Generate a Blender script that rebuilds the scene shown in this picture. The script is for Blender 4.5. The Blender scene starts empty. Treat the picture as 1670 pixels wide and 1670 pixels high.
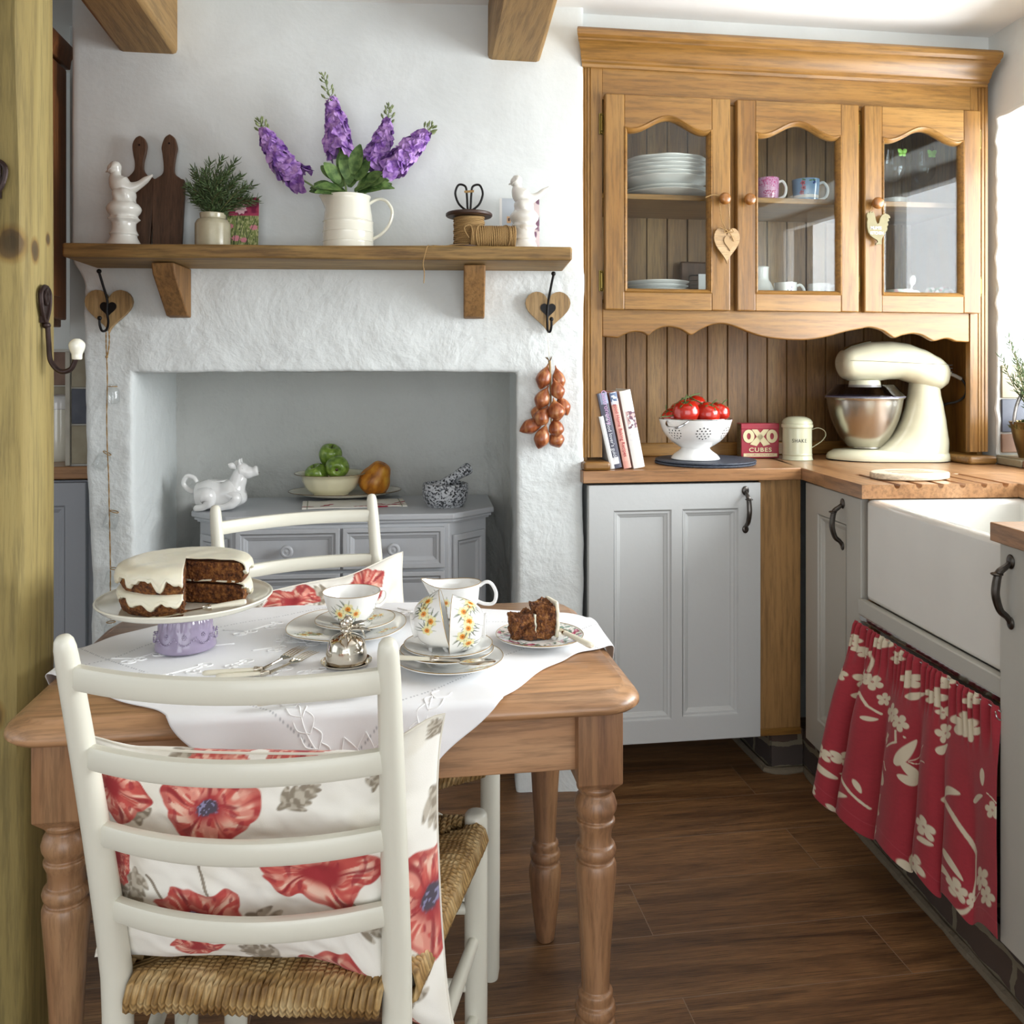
import bpy, bmesh, math, random
import numpy as np
from mathutils import Vector, Matrix, noise
random.seed(7)
SC = bpy.context.scene
COL = SC.collection
PI = math.pi
R = math.radians

# ---------------------------------------------------------------- camera numbers
FPX = 1430.0; CAM_H = 1.2; YAW = R(8.16); VH = 607.0
_c, _s = math.cos(YAW), math.sin(YAW)
def at_z(u, v, z):
    """the point at height z seen at pixel u, v (frame 1670 wide)"""
    k = (u - 835) / FPX; t = (z - CAM_H) / (-(v - VH) / FPX)
    return Vector((t * (_c * k + _s), t * (_c - _s * k), z))
def at_y(u, v, y):
    k = (u - 835) / FPX; t = y / (_c - _s * k)
    return Vector((t * (_c * k + _s), y, CAM_H - t * (v - VH) / FPX))

# ---------------------------------------------------------------- mesh builder
def hexc(h, a=1.0):
    h = h.lstrip('#'); out = []
    for i in (0, 2, 4):
        x = int(h[i:i + 2], 16) / 255
        out.append(x / 12.92 if x <= .04045 else ((x + .055) / 1.055) ** 2.4)
    return tuple(out) + (a,)
def npc(h): return np.array(hexc(h)[:3])

class MB:
    def __init__(s): s.v = []; s.f = []; s.c = None
    def add(s, vs, fs, M=None):
        n = len(s.v)
        for p in vs:
            p = Vector(p)
            s.v.append(M @ p if M is not None else p)
        s.f += [tuple(i + n for i in f) for f in fs]
        return s
    def box(s, x0, x1, y0, y1, z0, z1, M=None):
        vs = [(x, y, z) for z in (z0, z1) for y in (y0, y1) for x in (x0, x1)]
        return s.add(vs, [(0, 2, 3, 1), (4, 5, 7, 6), (0, 1, 5, 4), (2, 6, 7, 3), (0, 4, 6, 2), (1, 3, 7, 5)], M)
    def prism(s, pts, lo, hi, axis='y', M=None):
        """pts: 2-D outline; axis y: (x,z) outline run along y; z: (x,y); x: (y,z)"""
        def P(a, b, t): return {'y': (a, t, b), 'z': (a, b, t), 'x': (t, a, b)}[axis]
        n = len(pts)
        vs = [P(a, b, lo) for a, b in pts] + [P(a, b, hi) for a, b in pts]
        fs = [tuple(range(n)), tuple(range(2 * n - 1, n - 1, -1))]
        fs += [(i, i + n, (i + 1) % n + n, (i + 1) % n) for i in range(n)]
        return s.add(vs, fs, M)
    def lathe(s, prof, seg=32, c=(0, 0, 0), M=None, wob=None, cap=True):
        n = len(prof); vs = []; fs = []
        for j in range(seg):
            a = 2 * PI * j / seg
            for i, (r, z) in enumerate(prof):
                rr = r * (wob(a, z) if wob else 1)
                vs.append((c[0] + rr * math.cos(a), c[1] + rr * math.sin(a), c[2] + z))
        for j in range(seg):
            k = (j + 1) % seg
            for i in range(n - 1):
                fs.append((j * n + i, k * n + i, k * n + i + 1, j * n + i + 1))
        if cap:
            if prof[0][0] > 1e-5: fs.append(tuple(j * n for j in range(seg - 1, -1, -1)))
            if prof[-1][0] > 1e-5: fs.append(tuple(j * n + n - 1 for j in range(seg)))
        return s.add(vs, fs, M)
    def tube(s, pts, rad, seg=10, closed=False, M=None, flat=None):
        """flat=(a,b): elliptical section scale along the two frame axes"""
        pts = [Vector(p) for p in pts]; n = len(pts)
        if not hasattr(rad, '__len__'): rad = [rad] * n
        vs = []; fs = []
        up = None
        for i, p in enumerate(pts):
            if closed: t = pts[(i + 1) % n] - pts[i - 1]
            else: t = pts[min(i + 1, n - 1)] - pts[max(i - 1, 0)]
            t = t.normalized() if t.length > 1e-9 else Vector((0, 0, 1))
            if up is None:
                up = Vector((0, 0, 1)) if abs(t.z) < .9 else Vector((0, 1, 0))
            up = (up - t * up.dot(t))
            up = up.normalized() if up.length > 1e-6 else t.orthogonal().normalized()
            w = t.cross(up)
            fa, fb = flat if flat else (1, 1)
            for j in range(seg):
                a = 2 * PI * j / seg
                vs.append(p + (up * math.cos(a) * fa + w * math.sin(a) * fb) * rad[i])
        m = n if closed else n - 1
        for i in range(m):
            for j in range(seg):
                a = i * seg + j; b = i * seg + (j + 1) % seg
                c2 = ((i + 1) % n) * seg + (j + 1) % seg; d = ((i + 1) % n) * seg + j
                fs.append((a, d, c2, b))
        if not closed:
            fs.append(tuple(range(seg))); fs.append(tuple((n - 1) * seg + j for j in range(seg - 1, -1, -1)))
        return s.add(vs, fs, M)
    def ball(s, c, r, seg=16, rings=10, sc=(1, 1, 1), M=None):
        prof = [(math.sin(PI * i / rings) * r, -math.cos(PI * i / rings) * r) for i in range(rings + 1)]
        prof[0] = (0.0, -r); prof[-1] = (0.0, r)
        T = Matrix.Translation(c) @ Matrix.Diagonal((sc[0], sc[1], sc[2], 1))
        if M is not None: T = M @ T
        vs = [(0, 0, -r)]; fs = []
        for i in range(1, rings):
            for j in range(seg):
                a = 2 * PI * j / seg
                vs.append((prof[i][0] * math.cos(a), prof[i][0] * math.sin(a), prof[i][1]))
        vs.append((0, 0, r)); L = len(vs) - 1
        for j in range(seg):
            k = (j + 1) % seg
            fs.append((0, 1 + k, 1 + j))
            for i in range(rings - 2):
                a = 1 + i * seg
                fs.append((a + j, a + k, a + seg + k, a + seg + j))
            fs.append((L, 1 + (rings - 2) * seg + j, 1 + (rings - 2) * seg + k))
        return s.add(vs, fs, T)
    def grid(s, nu, nv, fn, closed_u=False, M=None):
        n0 = len(s.v); mu = nu if closed_u else nu + 1
        vs = [fn(i / nu, j / nv) for j in range(nv + 1) for i in range(mu)]
        fs = []
        for j in range(nv):
            for i in range(nu):
                a = j * mu + i; b = j * mu + (i + 1) % mu
                fs.append((a, b, b + mu, a + mu))
        return s.add(vs, fs, M)
    def leaf(s, base, d, up, L, W, bend=.2, n=4, fold=.15):
        """a thin curved leaf blade from base along d"""
        base = Vector(base); d = Vector(d).normalized(); up = Vector(up)
        side = d.cross(up)
        side = side.normalized() if side.length > 1e-6 else d.orthogonal().normalized()
        up2 = side.cross(d).normalized(); vs = []; fs = []
        for i in range(n + 1):
            t = i / n; w = W * math.sin(PI * min(1, t * .93 + .05)) ** .75
            p = base + d * (L * t) - up2 * (bend * L * t * t)
            vs += [p - side * w + up2 * fold * w, p, p + side * w + up2 * fold * w]
        for i in range(n):
            a = 3 * i
            fs += [(a, a + 1, a + 4, a + 3), (a + 1, a + 2, a + 5, a + 4)]
        return s.add(vs, fs)
    def build(s, name, m, parent=None, bevel=0, seg=2, ang=35, smooth=True, cols=None, sub=0, solid=0, loc=None, fixn=False):
        me = bpy.data.meshes.new(name)
        me.from_pydata([tuple(p) for p in s.v], [], s.f)
        me.update()
        if fixn:
            b = bmesh.new(); b.from_mesh(me); bmesh.ops.recalc_face_normals(b, faces=b.faces); b.to_mesh(me); b.free()
        if m is not None: me.materials.append(m)
        if smooth:
            me.shade_smooth(); me.set_sharp_from_angle(angle=R(ang))
        if cols is not None:
            ca = me.color_attributes.new('Col', 'FLOAT_COLOR', 'POINT')
            arr = np.ones((len(s.v), 4), dtype=np.float32); arr[:, :3] = cols
            ca.data.foreach_set('color', arr.ravel())
        o = bpy.data.objects.new(name, me); COL.objects.link(o)
        if parent is not None: o.parent = parent
        if loc is not None: o.location = loc
        if solid:
            md = o.modifiers.new('solid', 'SOLIDIFY'); md.thickness = solid; md.offset = 0
        if bevel:
            md = o.modifiers.new('bevel', 'BEVEL'); md.width = bevel; md.segments = seg
            md.limit_method = 'ANGLE'; md.angle_limit = R(30); md.harden_normals = False
        if sub:
            md = o.modifiers.new('sub', 'SUBSURF'); md.levels = sub; md.render_levels = sub
        return o

def tag(o, label=None, cat=None, group=None, kind=None):
    if label: o['label'] = label
    if cat: o['category'] = cat
    if group: o['group'] = group
    if kind: o['kind'] = kind
    return o
def thing(name, label, cat, loc=(0, 0, 0), rz=0, group=None, rot=None):
    o = bpy.data.objects.new(name, None); COL.objects.link(o)
    o.empty_display_size = .05
    o.location = loc; o.rotation_euler = rot if rot else (0, 0, rz)
    return tag(o, label, cat, group)
def struct(o): o['kind'] = 'structure'; return o
def copy_tree(o, parent=None, loc=None, rz=None, label=None):
    kids = [k for k in bpy.data.objects if k.parent == o]
    c = o.copy(); COL.objects.link(c)
    if parent is not None: c.parent = parent
    if loc is not None: c.location = loc
    if rz is not None: c.rotation_euler = (0, 0, rz)
    if label: c['label'] = label
    for k in kids: copy_tree(k, c)
    return c
def RX(a): return Matrix.Rotation(a, 4, 'X')
def RY(a): return Matrix.Rotation(a, 4, 'Y')
def RZ(a): return Matrix.Rotation(a, 4, 'Z')
def TR(x, y, z): return Matrix.Translation((x, y, z))
def catmull(pts, n=8, closed=False):
    P = [Vector(p) for p in pts]; N = len(P); out = []
    rng = range(N if closed else N - 1)
    for i in rng:
        if closed: a, b, c, d = P[i - 1], P[i], P[(i + 1) % N], P[(i + 2) % N]
        else: a, b, c, d = P[max(i - 1, 0)], P[i], P[i + 1], P[min(i + 2, N - 1)]
        for k in range(n):
            t = k / n
            out.append(.5 * ((2 * b) + (c - a) * t + (2 * a - 5 * b + 4 * c - d) * t * t + (-a + 3 * b - 3 * c + d) * t ** 3))
    if not closed: out.append(P[-1])
    return out
def smooth_prof(pts, n=5):
    return [(max(0.0, p.x), p.y) for p in catmull([(a, b, 0) for a, b in pts], n)]
def ss(a, b, x):
    t = min(1, max(0, (x - a) / (b - a))); return t * t * (3 - 2 * t)
def heart2d(w, h, n=40):
    pts = []
    for i in range(n):
        t = 2 * PI * i / n
        x = 16 * math.sin(t) ** 3
        y = 13 * math.cos(t) - 5 * math.cos(2 * t) - 2 * math.cos(3 * t) - math.cos(4 * t)
        pts.append((x / 32 * w, (y + 2.5) / 29 * h))
    return pts
def text_mesh(name, body, size, m, parent, M, depth=.0006, align='CENTER', sx=1.0, off=0.0, spacing=1.0):
    cu = bpy.data.curves.new(name, 'FONT'); cu.body = body; cu.size = size
    cu.align_x = align; cu.align_y = 'CENTER'; cu.extrude = depth; cu.offset = off; cu.space_character = spacing
    o = bpy.data.objects.new(name, cu); COL.objects.link(o)
    bpy.context.view_layer.update()
    me = bpy.data.meshes.new_from_object(o.evaluated_get(bpy.context.evaluated_depsgraph_get()))
    bpy.data.objects.remove(o)
    me.transform(M @ Matrix.Diagonal((sx, 1, 1, 1)))
    me.materials.clear(); me.materials.append(m)
    o2 = bpy.data.objects.new(name, me); COL.objects.link(o2); o2.parent = parent
    return o2

# ---------------------------------------------------------------- numpy noise for printed cloth and china
def vnoise(x, y, seed=0):
    x = np.asarray(x, float); y = np.asarray(y, float)
    xi = np.floor(x).astype(np.int64); yi = np.floor(y).astype(np.int64)
    fx = x - xi; fy = y - yi; fx = fx * fx * (3 - 2 * fx); fy = fy * fy * (3 - 2 * fy)
    def h(a, b):
        n = (a * 374761393 + b * 668265263 + seed * 362437) & 0xffffffff
        n = ((n ^ (n >> 13)) * 1274126177) & 0xffffffff
        return ((n ^ (n >> 16)) & 0xffff) / 65535.0
    return (h(xi, yi) * (1 - fx) + h(xi + 1, yi) * fx) * (1 - fy) + (h(xi, yi + 1) * (1 - fx) + h(xi + 1, yi + 1) * fx) * fy
def mixc(C, col, m):
    m = np.clip(m, 0, 1)[..., None]
    return C * (1 - m) + np.asarray(col) * m
def sstep(a, b, x):
    t = np.clip((x - a) / (b - a), 0, 1); return t * t * (3 - 2 * t)
def seg_dist(x, y, pts):
    d = np.full(np.shape(x), 1e9)
    for (x0, y0), (x1, y1) in zip(pts[:-1], pts[1:]):
        dx, dy = x1 - x0, y1 - y0; L = dx * dx + dy * dy + 1e-12
        t = np.clip(((x - x0) * dx + (y - y0) * dy) / L, 0, 1)
        d = np.minimum(d, np.hypot(x - x0 - t * dx, y - y0 - t * dy))
    return d
def leaf_mask(x, y, cx, cy, a, L, W, soft, jag=0.0):
    dx = x - cx; dy = y - cy
    u = (dx * math.cos(a) + dy * math.sin(a)) / L; w = (-dx * math.sin(a) + dy * math.cos(a))
    prof = W * np.sqrt(np.clip(np.sin(PI * np.clip(u, 0, 1)), 0, 1)) * (1 - .35 * u)
    if jag: prof = prof * (1 - jag * (.5 + .5 * np.sin(u * 17 + 3 * np.sign(w))))
    return sstep(soft, -soft, np.abs(w) - prof) * (u > 0) * (u < 1)

# ---------------------------------------------------------------- materials
def new_mat(name):
    m = bpy.data.materials.new(name); m.use_nodes = True
    nt = m.node_tree; b = nt.nodes['Principled BSDF']
    return m, nt, b
def N(nt, typ, **kw):
    n = nt.nodes.new(typ)
    for k, v in kw.items():
        if k in n.inputs.keys(): n.inputs[k].default_value = v
        else: setattr(n, k, v)
    return n
def ramp(nt, stops, fac=None):
    n = nt.nodes.new('ShaderNodeValToRGB'); e = n.color_ramp.elements
    while len(e) < len(stops): e.new(.5)
    for i, (p, c) in enumerate(stops): e[i].position = p; e[i].color = c if len(c) == 4 else tuple(c) + (1,)
    if fac is not None: nt.links.new(fac, n.inputs['Fac'])
    return n
def coords(nt, scale=(1, 1, 1), rot=(0, 0, 0), loc=(0, 0, 0)):
    t = nt.nodes.new('ShaderNodeTexCoord'); mp = nt.nodes.new('ShaderNodeMapping')
    nt.links.new(t.outputs['Object'], mp.inputs['Vector'])
    mp.inputs['Scale'].default_value = scale; mp.inputs['Rotation'].default_value = rot; mp.inputs['Location'].default_value = loc
    return mp.outputs['Vector']
def plain(name, col, rough=.5, metal=0, coat=0, bump=0, bscale=40, var=.0, spec=.5, sss=0, trans=0, sheen=0):
    m, nt, b = new_mat(name)
    c = hexc(col) if isinstance(col, str) else col
    b.inputs['Base Color'].default_value = c
    b.inputs['Roughness'].default_value = rough; b.inputs['Metallic'].default_value = metal
    b.inputs['Coat Weight'].default_value = coat; b.inputs['Coat Roughness'].default_value = .08
    b.inputs['Specular IOR Level'].default_value = spec
    b.inputs['Sheen Weight'].default_value = sheen
    if sss:
        b.inputs['Subsurface Weight'].default_value = sss; b.inputs['Subsurface Radius'].default_value = (.01, .006, .004)
        b.inputs['Subsurface Scale'].default_value = .5
    if var or bump:
        v = coords(nt); n = N(nt, 'ShaderNodeTexNoise', Scale=bscale, Detail=6.0); nt.links.new(v, n.inputs['Vector'])
        if var:
            d = tuple(x * (1 - var) for x in c[:3]); l = tuple(min(1, x * (1 + var * .6)) for x in c[:3])
            r = ramp(nt, [(.3, d), (.7, l)], n.outputs['Fac']); nt.links.new(r.outputs['Color'], b.inputs['Base Color'])
        if bump:
            bp = N(nt, 'ShaderNodeBump', Strength=bump, Distance=.01); nt.links.new(n.outputs['Fac'], bp.inputs['Height'])
            nt.links.new(bp.outputs['Normal'], b.inputs['Normal'])
    return m
def wood(name, dark, mid, light, axis='z', scale=1.0, rough=.42, bump=.12, coat=0.0, knots=0.0, ring=6.0, contrast=1.0, pores=.35, boards=0):
    """stretched noise grain along one object axis"""
    m, nt, b = new_mat(name)
    st = {'x': (.07, 1, 1), 'y': (1, .07, 1), 'z': (1, 1, .07)}[axis]
    v = coords(nt, tuple(a * scale for a in st))
    n1 = N(nt, 'ShaderNodeTexNoise', Scale=ring, Detail=5.0, Roughness=.6, Distortion=.6); nt.links.new(v, n1.inputs['Vector'])
    v2 = coords(nt, tuple(a * scale * (1 if a < .5 else 1) for a in st), loc=(3, 1, 2))
    n2 = N(nt, 'ShaderNodeTexNoise', Scale=ring * 14, Detail=4.0, Roughness=.7); nt.links.new(v2, n2.inputs['Vector'])
    r1 = ramp(nt, [(.5 - .2 / contrast, hexc(dark)), (.5, hexc(mid)), (.5 + .2 / contrast, hexc(light))], n1.outputs['Fac'])
    r2 = ramp(nt, [(.38, (1 - pores,) * 3), (.55, (1, 1, 1))], n2.outputs['Fac'])
    mx = N(nt, 'ShaderNodeMix', data_type='RGBA', blend_type='MULTIPLY'); mx.inputs[0].default_value = 1
    nt.links.new(r1.outputs['Color'], mx.inputs[6]); nt.links.new(r2.outputs['Color'], mx.inputs[7])
    out = mx.outputs[2]
    if knots:
        vk = coords(nt, tuple(a * scale * (1 if a > .5 else 3.2) for a in st))
        vo = N(nt, 'ShaderNodeTexVoronoi', Scale=knots); nt.links.new(vk, vo.inputs['Vector'])
        rk = ramp(nt, [(.03, hexc('3a2412')), (.075, (1, 1, 1))], vo.outputs['Distance'])
        m2 = N(nt, 'ShaderNodeMix', data_type='RGBA', blend_type='MULTIPLY'); m2.inputs[0].default_value = .8
        nt.links.new(out, m2.inputs[6]); nt.links.new(rk.outputs['Color'], m2.inputs[7]); out = m2.outputs[2]
    if boards:
        vb = coords(nt, (1, 1, 1))
        bt = N(nt, 'ShaderNodeTexBrick', offset=.5, Scale=1.0)
        bt.inputs['Brick Width'].default_value = 30.0; bt.inputs['Row Height'].default_value = boards
        bt.inputs['Mortar Size'].default_value = 0.0
        bt.inputs['Color1'].default_value = (.82, .8, .78, 1); bt.inputs['Color2'].default_value = (1.1, 1.1, 1.1, 1)
        nt.links.new(vb, bt.inputs['Vector'])
        m3 = N(nt, 'ShaderNodeMix', data_type='RGBA', blend_type='MULTIPLY'); m3.inputs[0].default_value = 1
        nt.links.new(out, m3.inputs[6]); nt.links.new(bt.outputs['Color'], m3.inputs[7]); out = m3.outputs[2]
    nt.links.new(out, b.inputs['Base Color'])
    b.inputs['Roughness'].default_value = rough; b.inputs['Coat Weight'].default_value = coat; b.inputs['Coat Roughness'].default_value = .2
    if bump:
        bp = N(nt, 'ShaderNodeBump', Strength=bump, Distance=.004); nt.links.new(n2.outputs['Fac'], bp.inputs['Height'])
        nt.links.new(bp.outputs['Normal'], b.inputs['Normal'])
    return m
def plaster(name, col, bump=.5, scale=5.0, fade=None):
    m, nt, b = new_mat(name)
    v = coords(nt)
    n = N(nt, 'ShaderNodeTexNoise', Scale=scale, Detail=8.0, Roughness=.55, Distortion=.4); nt.links.new(v, n.inputs['Vector'])
    n2 = N(nt, 'ShaderNodeTexNoise', Scale=scale * 9, Detail=4.0); nt.links.new(v, n2.inputs['Vector'])
    ad = N(nt, 'ShaderNodeMath', operation='MULTIPLY_ADD'); nt.links.new(n2.outputs['Fac'], ad.inputs[0]); ad.inputs[1].default_value = .18
    nt.links.new(n.outputs['Fac'], ad.inputs[2])
    bp = N(nt, 'ShaderNodeBump', Strength=bump, Distance=.03); nt.links.new(ad.outputs[0], bp.inputs['Height'])
    if fade:   # the plaster is trowelled smoother above the shelf
        sx = N(nt, 'ShaderNodeSeparateXYZ'); nt.links.new(v, sx.inputs[0]); mr = N(nt, 'ShaderNodeMapRange'); nt.links.new(sx.outputs['Z'], mr.inputs['Value'])
        mr.inputs['From Min'].default_value = fade[0]; mr.inputs['From Max'].default_value = fade[1]; mr.inputs['To Min'].default_value = bump; mr.inputs['To Max'].default_value = bump * .22
        nt.links.new(mr.outputs[0], bp.inputs['Strength'])
    nt.links.new(bp.outputs['Normal'], b.inputs['Normal'])
    c = hexc(col); r = ramp(nt, [(.35, tuple(x * .93 for x in c[:3])), (.65, c)], n.outputs['Fac'])
    nt.links.new(r.outputs['Color'], b.inputs['Base Color']); b.inputs['Roughness'].default_value = .85
    return m
def vcol(name, rough=.6, bump=0, bscale=300, coat=0, sheen=0, stretch=(1, 1, 1), spec=.5):
    m, nt, b = new_mat(name)
    a = nt.nodes.new('ShaderNodeVertexColor'); a.layer_name = 'Col'
    nt.links.new(a.outputs['Color'], b.inputs['Base Color'])
    b.inputs['Roughness'].default_value = rough; b.inputs['Coat Weight'].default_value = coat; b.inputs['Sheen Weight'].default_value = sheen
    b.inputs['Specular IOR Level'].default_value = spec
    if bump:
        v = coords(nt, stretch); n = N(nt, 'ShaderNodeTexNoise', Scale=bscale, Detail=3.0); nt.links.new(v, n.inputs['Vector'])
        bp = N(nt, 'ShaderNodeBump', Strength=bump, Distance=.002); nt.links.new(n.outputs['Fac'], bp.inputs['Height'])
        nt.links.new(bp.outputs['Normal'], b.inputs['Normal'])
    return m
def glass(name, col=(1, 1, 1, 1), rough=0.0, ior=1.45):
    m, nt, b = new_mat(name)
    b.inputs['Base Color'].default_value = col; b.inputs['Transmission Weight'].default_value = 1
    b.inputs['Roughness'].default_value = rough; b.inputs['IOR'].default_value = ior
    return m
def thin_glass(name, tint=(.96, .98, .97, 1), refl=1.0):
    """window and cupboard panes: clear with a fresnel sheen"""
    m, nt, b = new_mat(name); nt.nodes.remove(b)
    o = nt.nodes['Material Output']
    t = N(nt, 'ShaderNodeBsdfTransparent'); t.inputs['Color'].default_value = tint
    g = N(nt, 'ShaderNodeBsdfGlossy'); g.inputs['Roughness'].default_value = .0
    lw = nt.nodes.new('ShaderNodeLayerWeight'); lw.inputs['Blend'].default_value = .5
    f = N(nt, 'ShaderNodeMath', operation='POWER'); nt.links.new(lw.outputs['Facing'], f.inputs[0]); f.inputs[1].default_value = 4.0
    mu = N(nt, 'ShaderNodeMath', operation='MULTIPLY_ADD'); mu.inputs[1].default_value = .5 * refl; mu.inputs[2].default_value = .022 * refl
    mx = nt.nodes.new('ShaderNodeMixShader')
    nt.links.new(f.outputs[0], mu.inputs[0]); nt.links.new(mu.outputs[0], mx.inputs[0])
    nt.links.new(t.outputs[0], mx.inputs[1]); nt.links.new(g.outputs[0], mx.inputs[2]); nt.links.new(mx.outputs[0], o.inputs['Surface'])
    return m
M = {}
M['wall'] = plaster('white_plaster', 'e8ecea', .12, 3.2)
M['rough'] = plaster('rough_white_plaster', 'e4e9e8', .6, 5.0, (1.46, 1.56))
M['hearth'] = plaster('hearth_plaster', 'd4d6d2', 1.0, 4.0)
M['ceil'] = plain('ceiling_paint', 'f4f5f3', .9)
M['oak_v'] = wood('honey_oak_upright', '704a1f', '8c632d', 'a07940', 'z', 1.3, .38, .08, .15)
M['oak_h'] = wood('honey_oak_level', '744d21', '926931', 'a77f45', 'x', 1.3, .38, .08, .15)
M['oak_pan'] = wood('tongued_boards', '6a4a26', '846238', '987848', 'z', 1.6, .5, .15, 0, 0, 8)
M['oak_dark'] = wood('oak_knob_wood', '7a4a1e', '95602a', 'aa7436', 'z', 2, .25, .05, .4)
M['top'] = wood('worktop_wood', '96693f', 'ae8055', 'bf946a', 'x', 1.2, .33, .06, .2, boards=.045)
M['topy'] = wood('worktop_wood_return', '8f6440', 'a87b52', 'b98e66', 'y', 1.2, .33, .06, .2)
M['filler'] = wood('oak_filler', '8f6a3e', 'a67e4c', 'b48d5c', 'z', 1.0, .5, .1, 0, 0, 5)
M['grey'] = plain('grey_cabinet_paint', 'bfc1c0', .42, bump=.04, bscale=60)
M['greyw'] = plain('warm_grey_cabinet_paint', 'bdbcb4', .45, bump=.04, bscale=60)
M['bluegrey'] = plain('blue_grey_paint', 'a2a6ad', .5, bump=.04, bscale=60)
M['sideb'] = plain('pale_grey_sideboard_paint', 'b9bcc0', .42, bump=.05, bscale=50)
M['sink'] = plain('white_fireclay', 'e9e8e2', .12, coat=.6, var=.04, bscale=6)
M['pewter'] = plain('antique_pewter', '5c5854', .32, metal=1, var=.3, bscale=50)
M['black_iron'] = plain('black_iron', '1c1a1a', .45, metal=.6)
M['brown_iron'] = plain('brown_cast_iron', '33231f', .42, metal=.5, var=.3, bscale=70, bump=.1)
M['brass'] = plain('aged_brass', '8a7a44', .3, metal=1)
M['china'] = plain('white_glazed_china', 'f0f0ee', .12, coat=.5)
M['cream_china'] = plain('cream_glaze', 'eceadb', .15, coat=.5)
M['steel'] = plain('polished_steel', 'c9c9c9', .16, metal=1)
M['post'] = wood('green_pine_post', '6f6034', '94824c', 'ab9b62', 'z', 1.0, .7, .3, 0, 0, 5, 1.0, .3)
def add_knots(m, pts):
    nt = m.node_tree; b = nt.nodes['Principled BSDF']; src = b.inputs['Base Color'].links[0].from_socket
    v = coords(nt)
    for (x, y, z, r) in pts:
        vm = N(nt, 'ShaderNodeVectorMath', operation='SUBTRACT'); nt.links.new(v, vm.inputs[0]); vm.inputs[1].default_value = (x, y, z)
        sc = N(nt, 'ShaderNodeVectorMath', operation='MULTIPLY'); nt.links.new(vm.outputs[0], sc.inputs[0]); sc.inputs[1].default_value = (1, 1, .8)
        ln = N(nt, 'ShaderNodeVectorMath', operation='LENGTH'); nt.links.new(sc.outputs[0], ln.inputs[0])
        n = N(nt, 'ShaderNodeTexNoise', Scale=30.0); nt.links.new(v, n.inputs['Vector'])
        ma = N(nt, 'ShaderNodeMath', operation='MULTIPLY_ADD'); nt.links.new(n.outputs['Fac'], ma.inputs[0]); ma.inputs[1].default_value = r * .5; nt.links.new(ln.outputs['Value'], ma.inputs[2])
        d = N(nt, 'ShaderNodeMath', operation='DIVIDE'); nt.links.new(ma.outputs[0], d.inputs[0]); d.inputs[1].default_value = r * 3
        rk = ramp(nt, [(.22, (.16, .11, .07)), (.38, (.30, .2, .12)), (.46, (.75, .6, .4)), (.6, (1, 1, 1))], d.outputs[0])
        mx = N(nt, 'ShaderNodeMix', data_type='RGBA', blend_type='MULTIPLY'); mx.inputs[0].default_value = .9
        nt.links.new(src, mx.inputs[6]); nt.links.new(rk.outputs['Color'], mx.inputs[7]); src = mx.outputs[2]
    nt.links.new(src, b.inputs['Base Color'])
M['beam'] = wood('ceiling_beam_oak', '7d5f38', '9b7a4a', 'b0905c', 'y', 1.0, .65, .3, 0, 2.0, 5, 1.0, .35)
M['shelfw'] = wood('old_shelf_oak', '75552c', 'a0804a', 'b59660', 'x', 1.0, .6, .35, 0, 0, 7, 1.2, .45)
M['bracket'] = wood('bracket_oak', '6b4a28', '8a6438', '9c7545', 'z', 1.2, .65, .3, 0, 0, 6)
# ================================================================ camera
cam_d = bpy.data.cameras.new('camera'); cam = bpy.data.objects.new('camera', cam_d); COL.objects.link(cam)
cam_d.sensor_width = 36; cam_d.lens = FPX / 1670 * 36; cam_d.shift_y = -(835 - VH) / 1670; cam_d.clip_start = .02
cam.location = (0, 0, CAM_H); cam.rotation_euler = (PI / 2, 0, -YAW)
SC.camera = cam
SC.view_settings.view_transform = 'Standard'; SC.view_settings.look = 'None'; SC.view_settings.gamma = 1
SC.view_settings.use_curve_mapping = False
SC.view_settings.exposure = 0.0
SC.cycles.max_bounces = 10; SC.cycles.transparent_max_bounces = 12; SC.cycles.sample_clamp_indirect = 6

CEIL = 2.245
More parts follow.
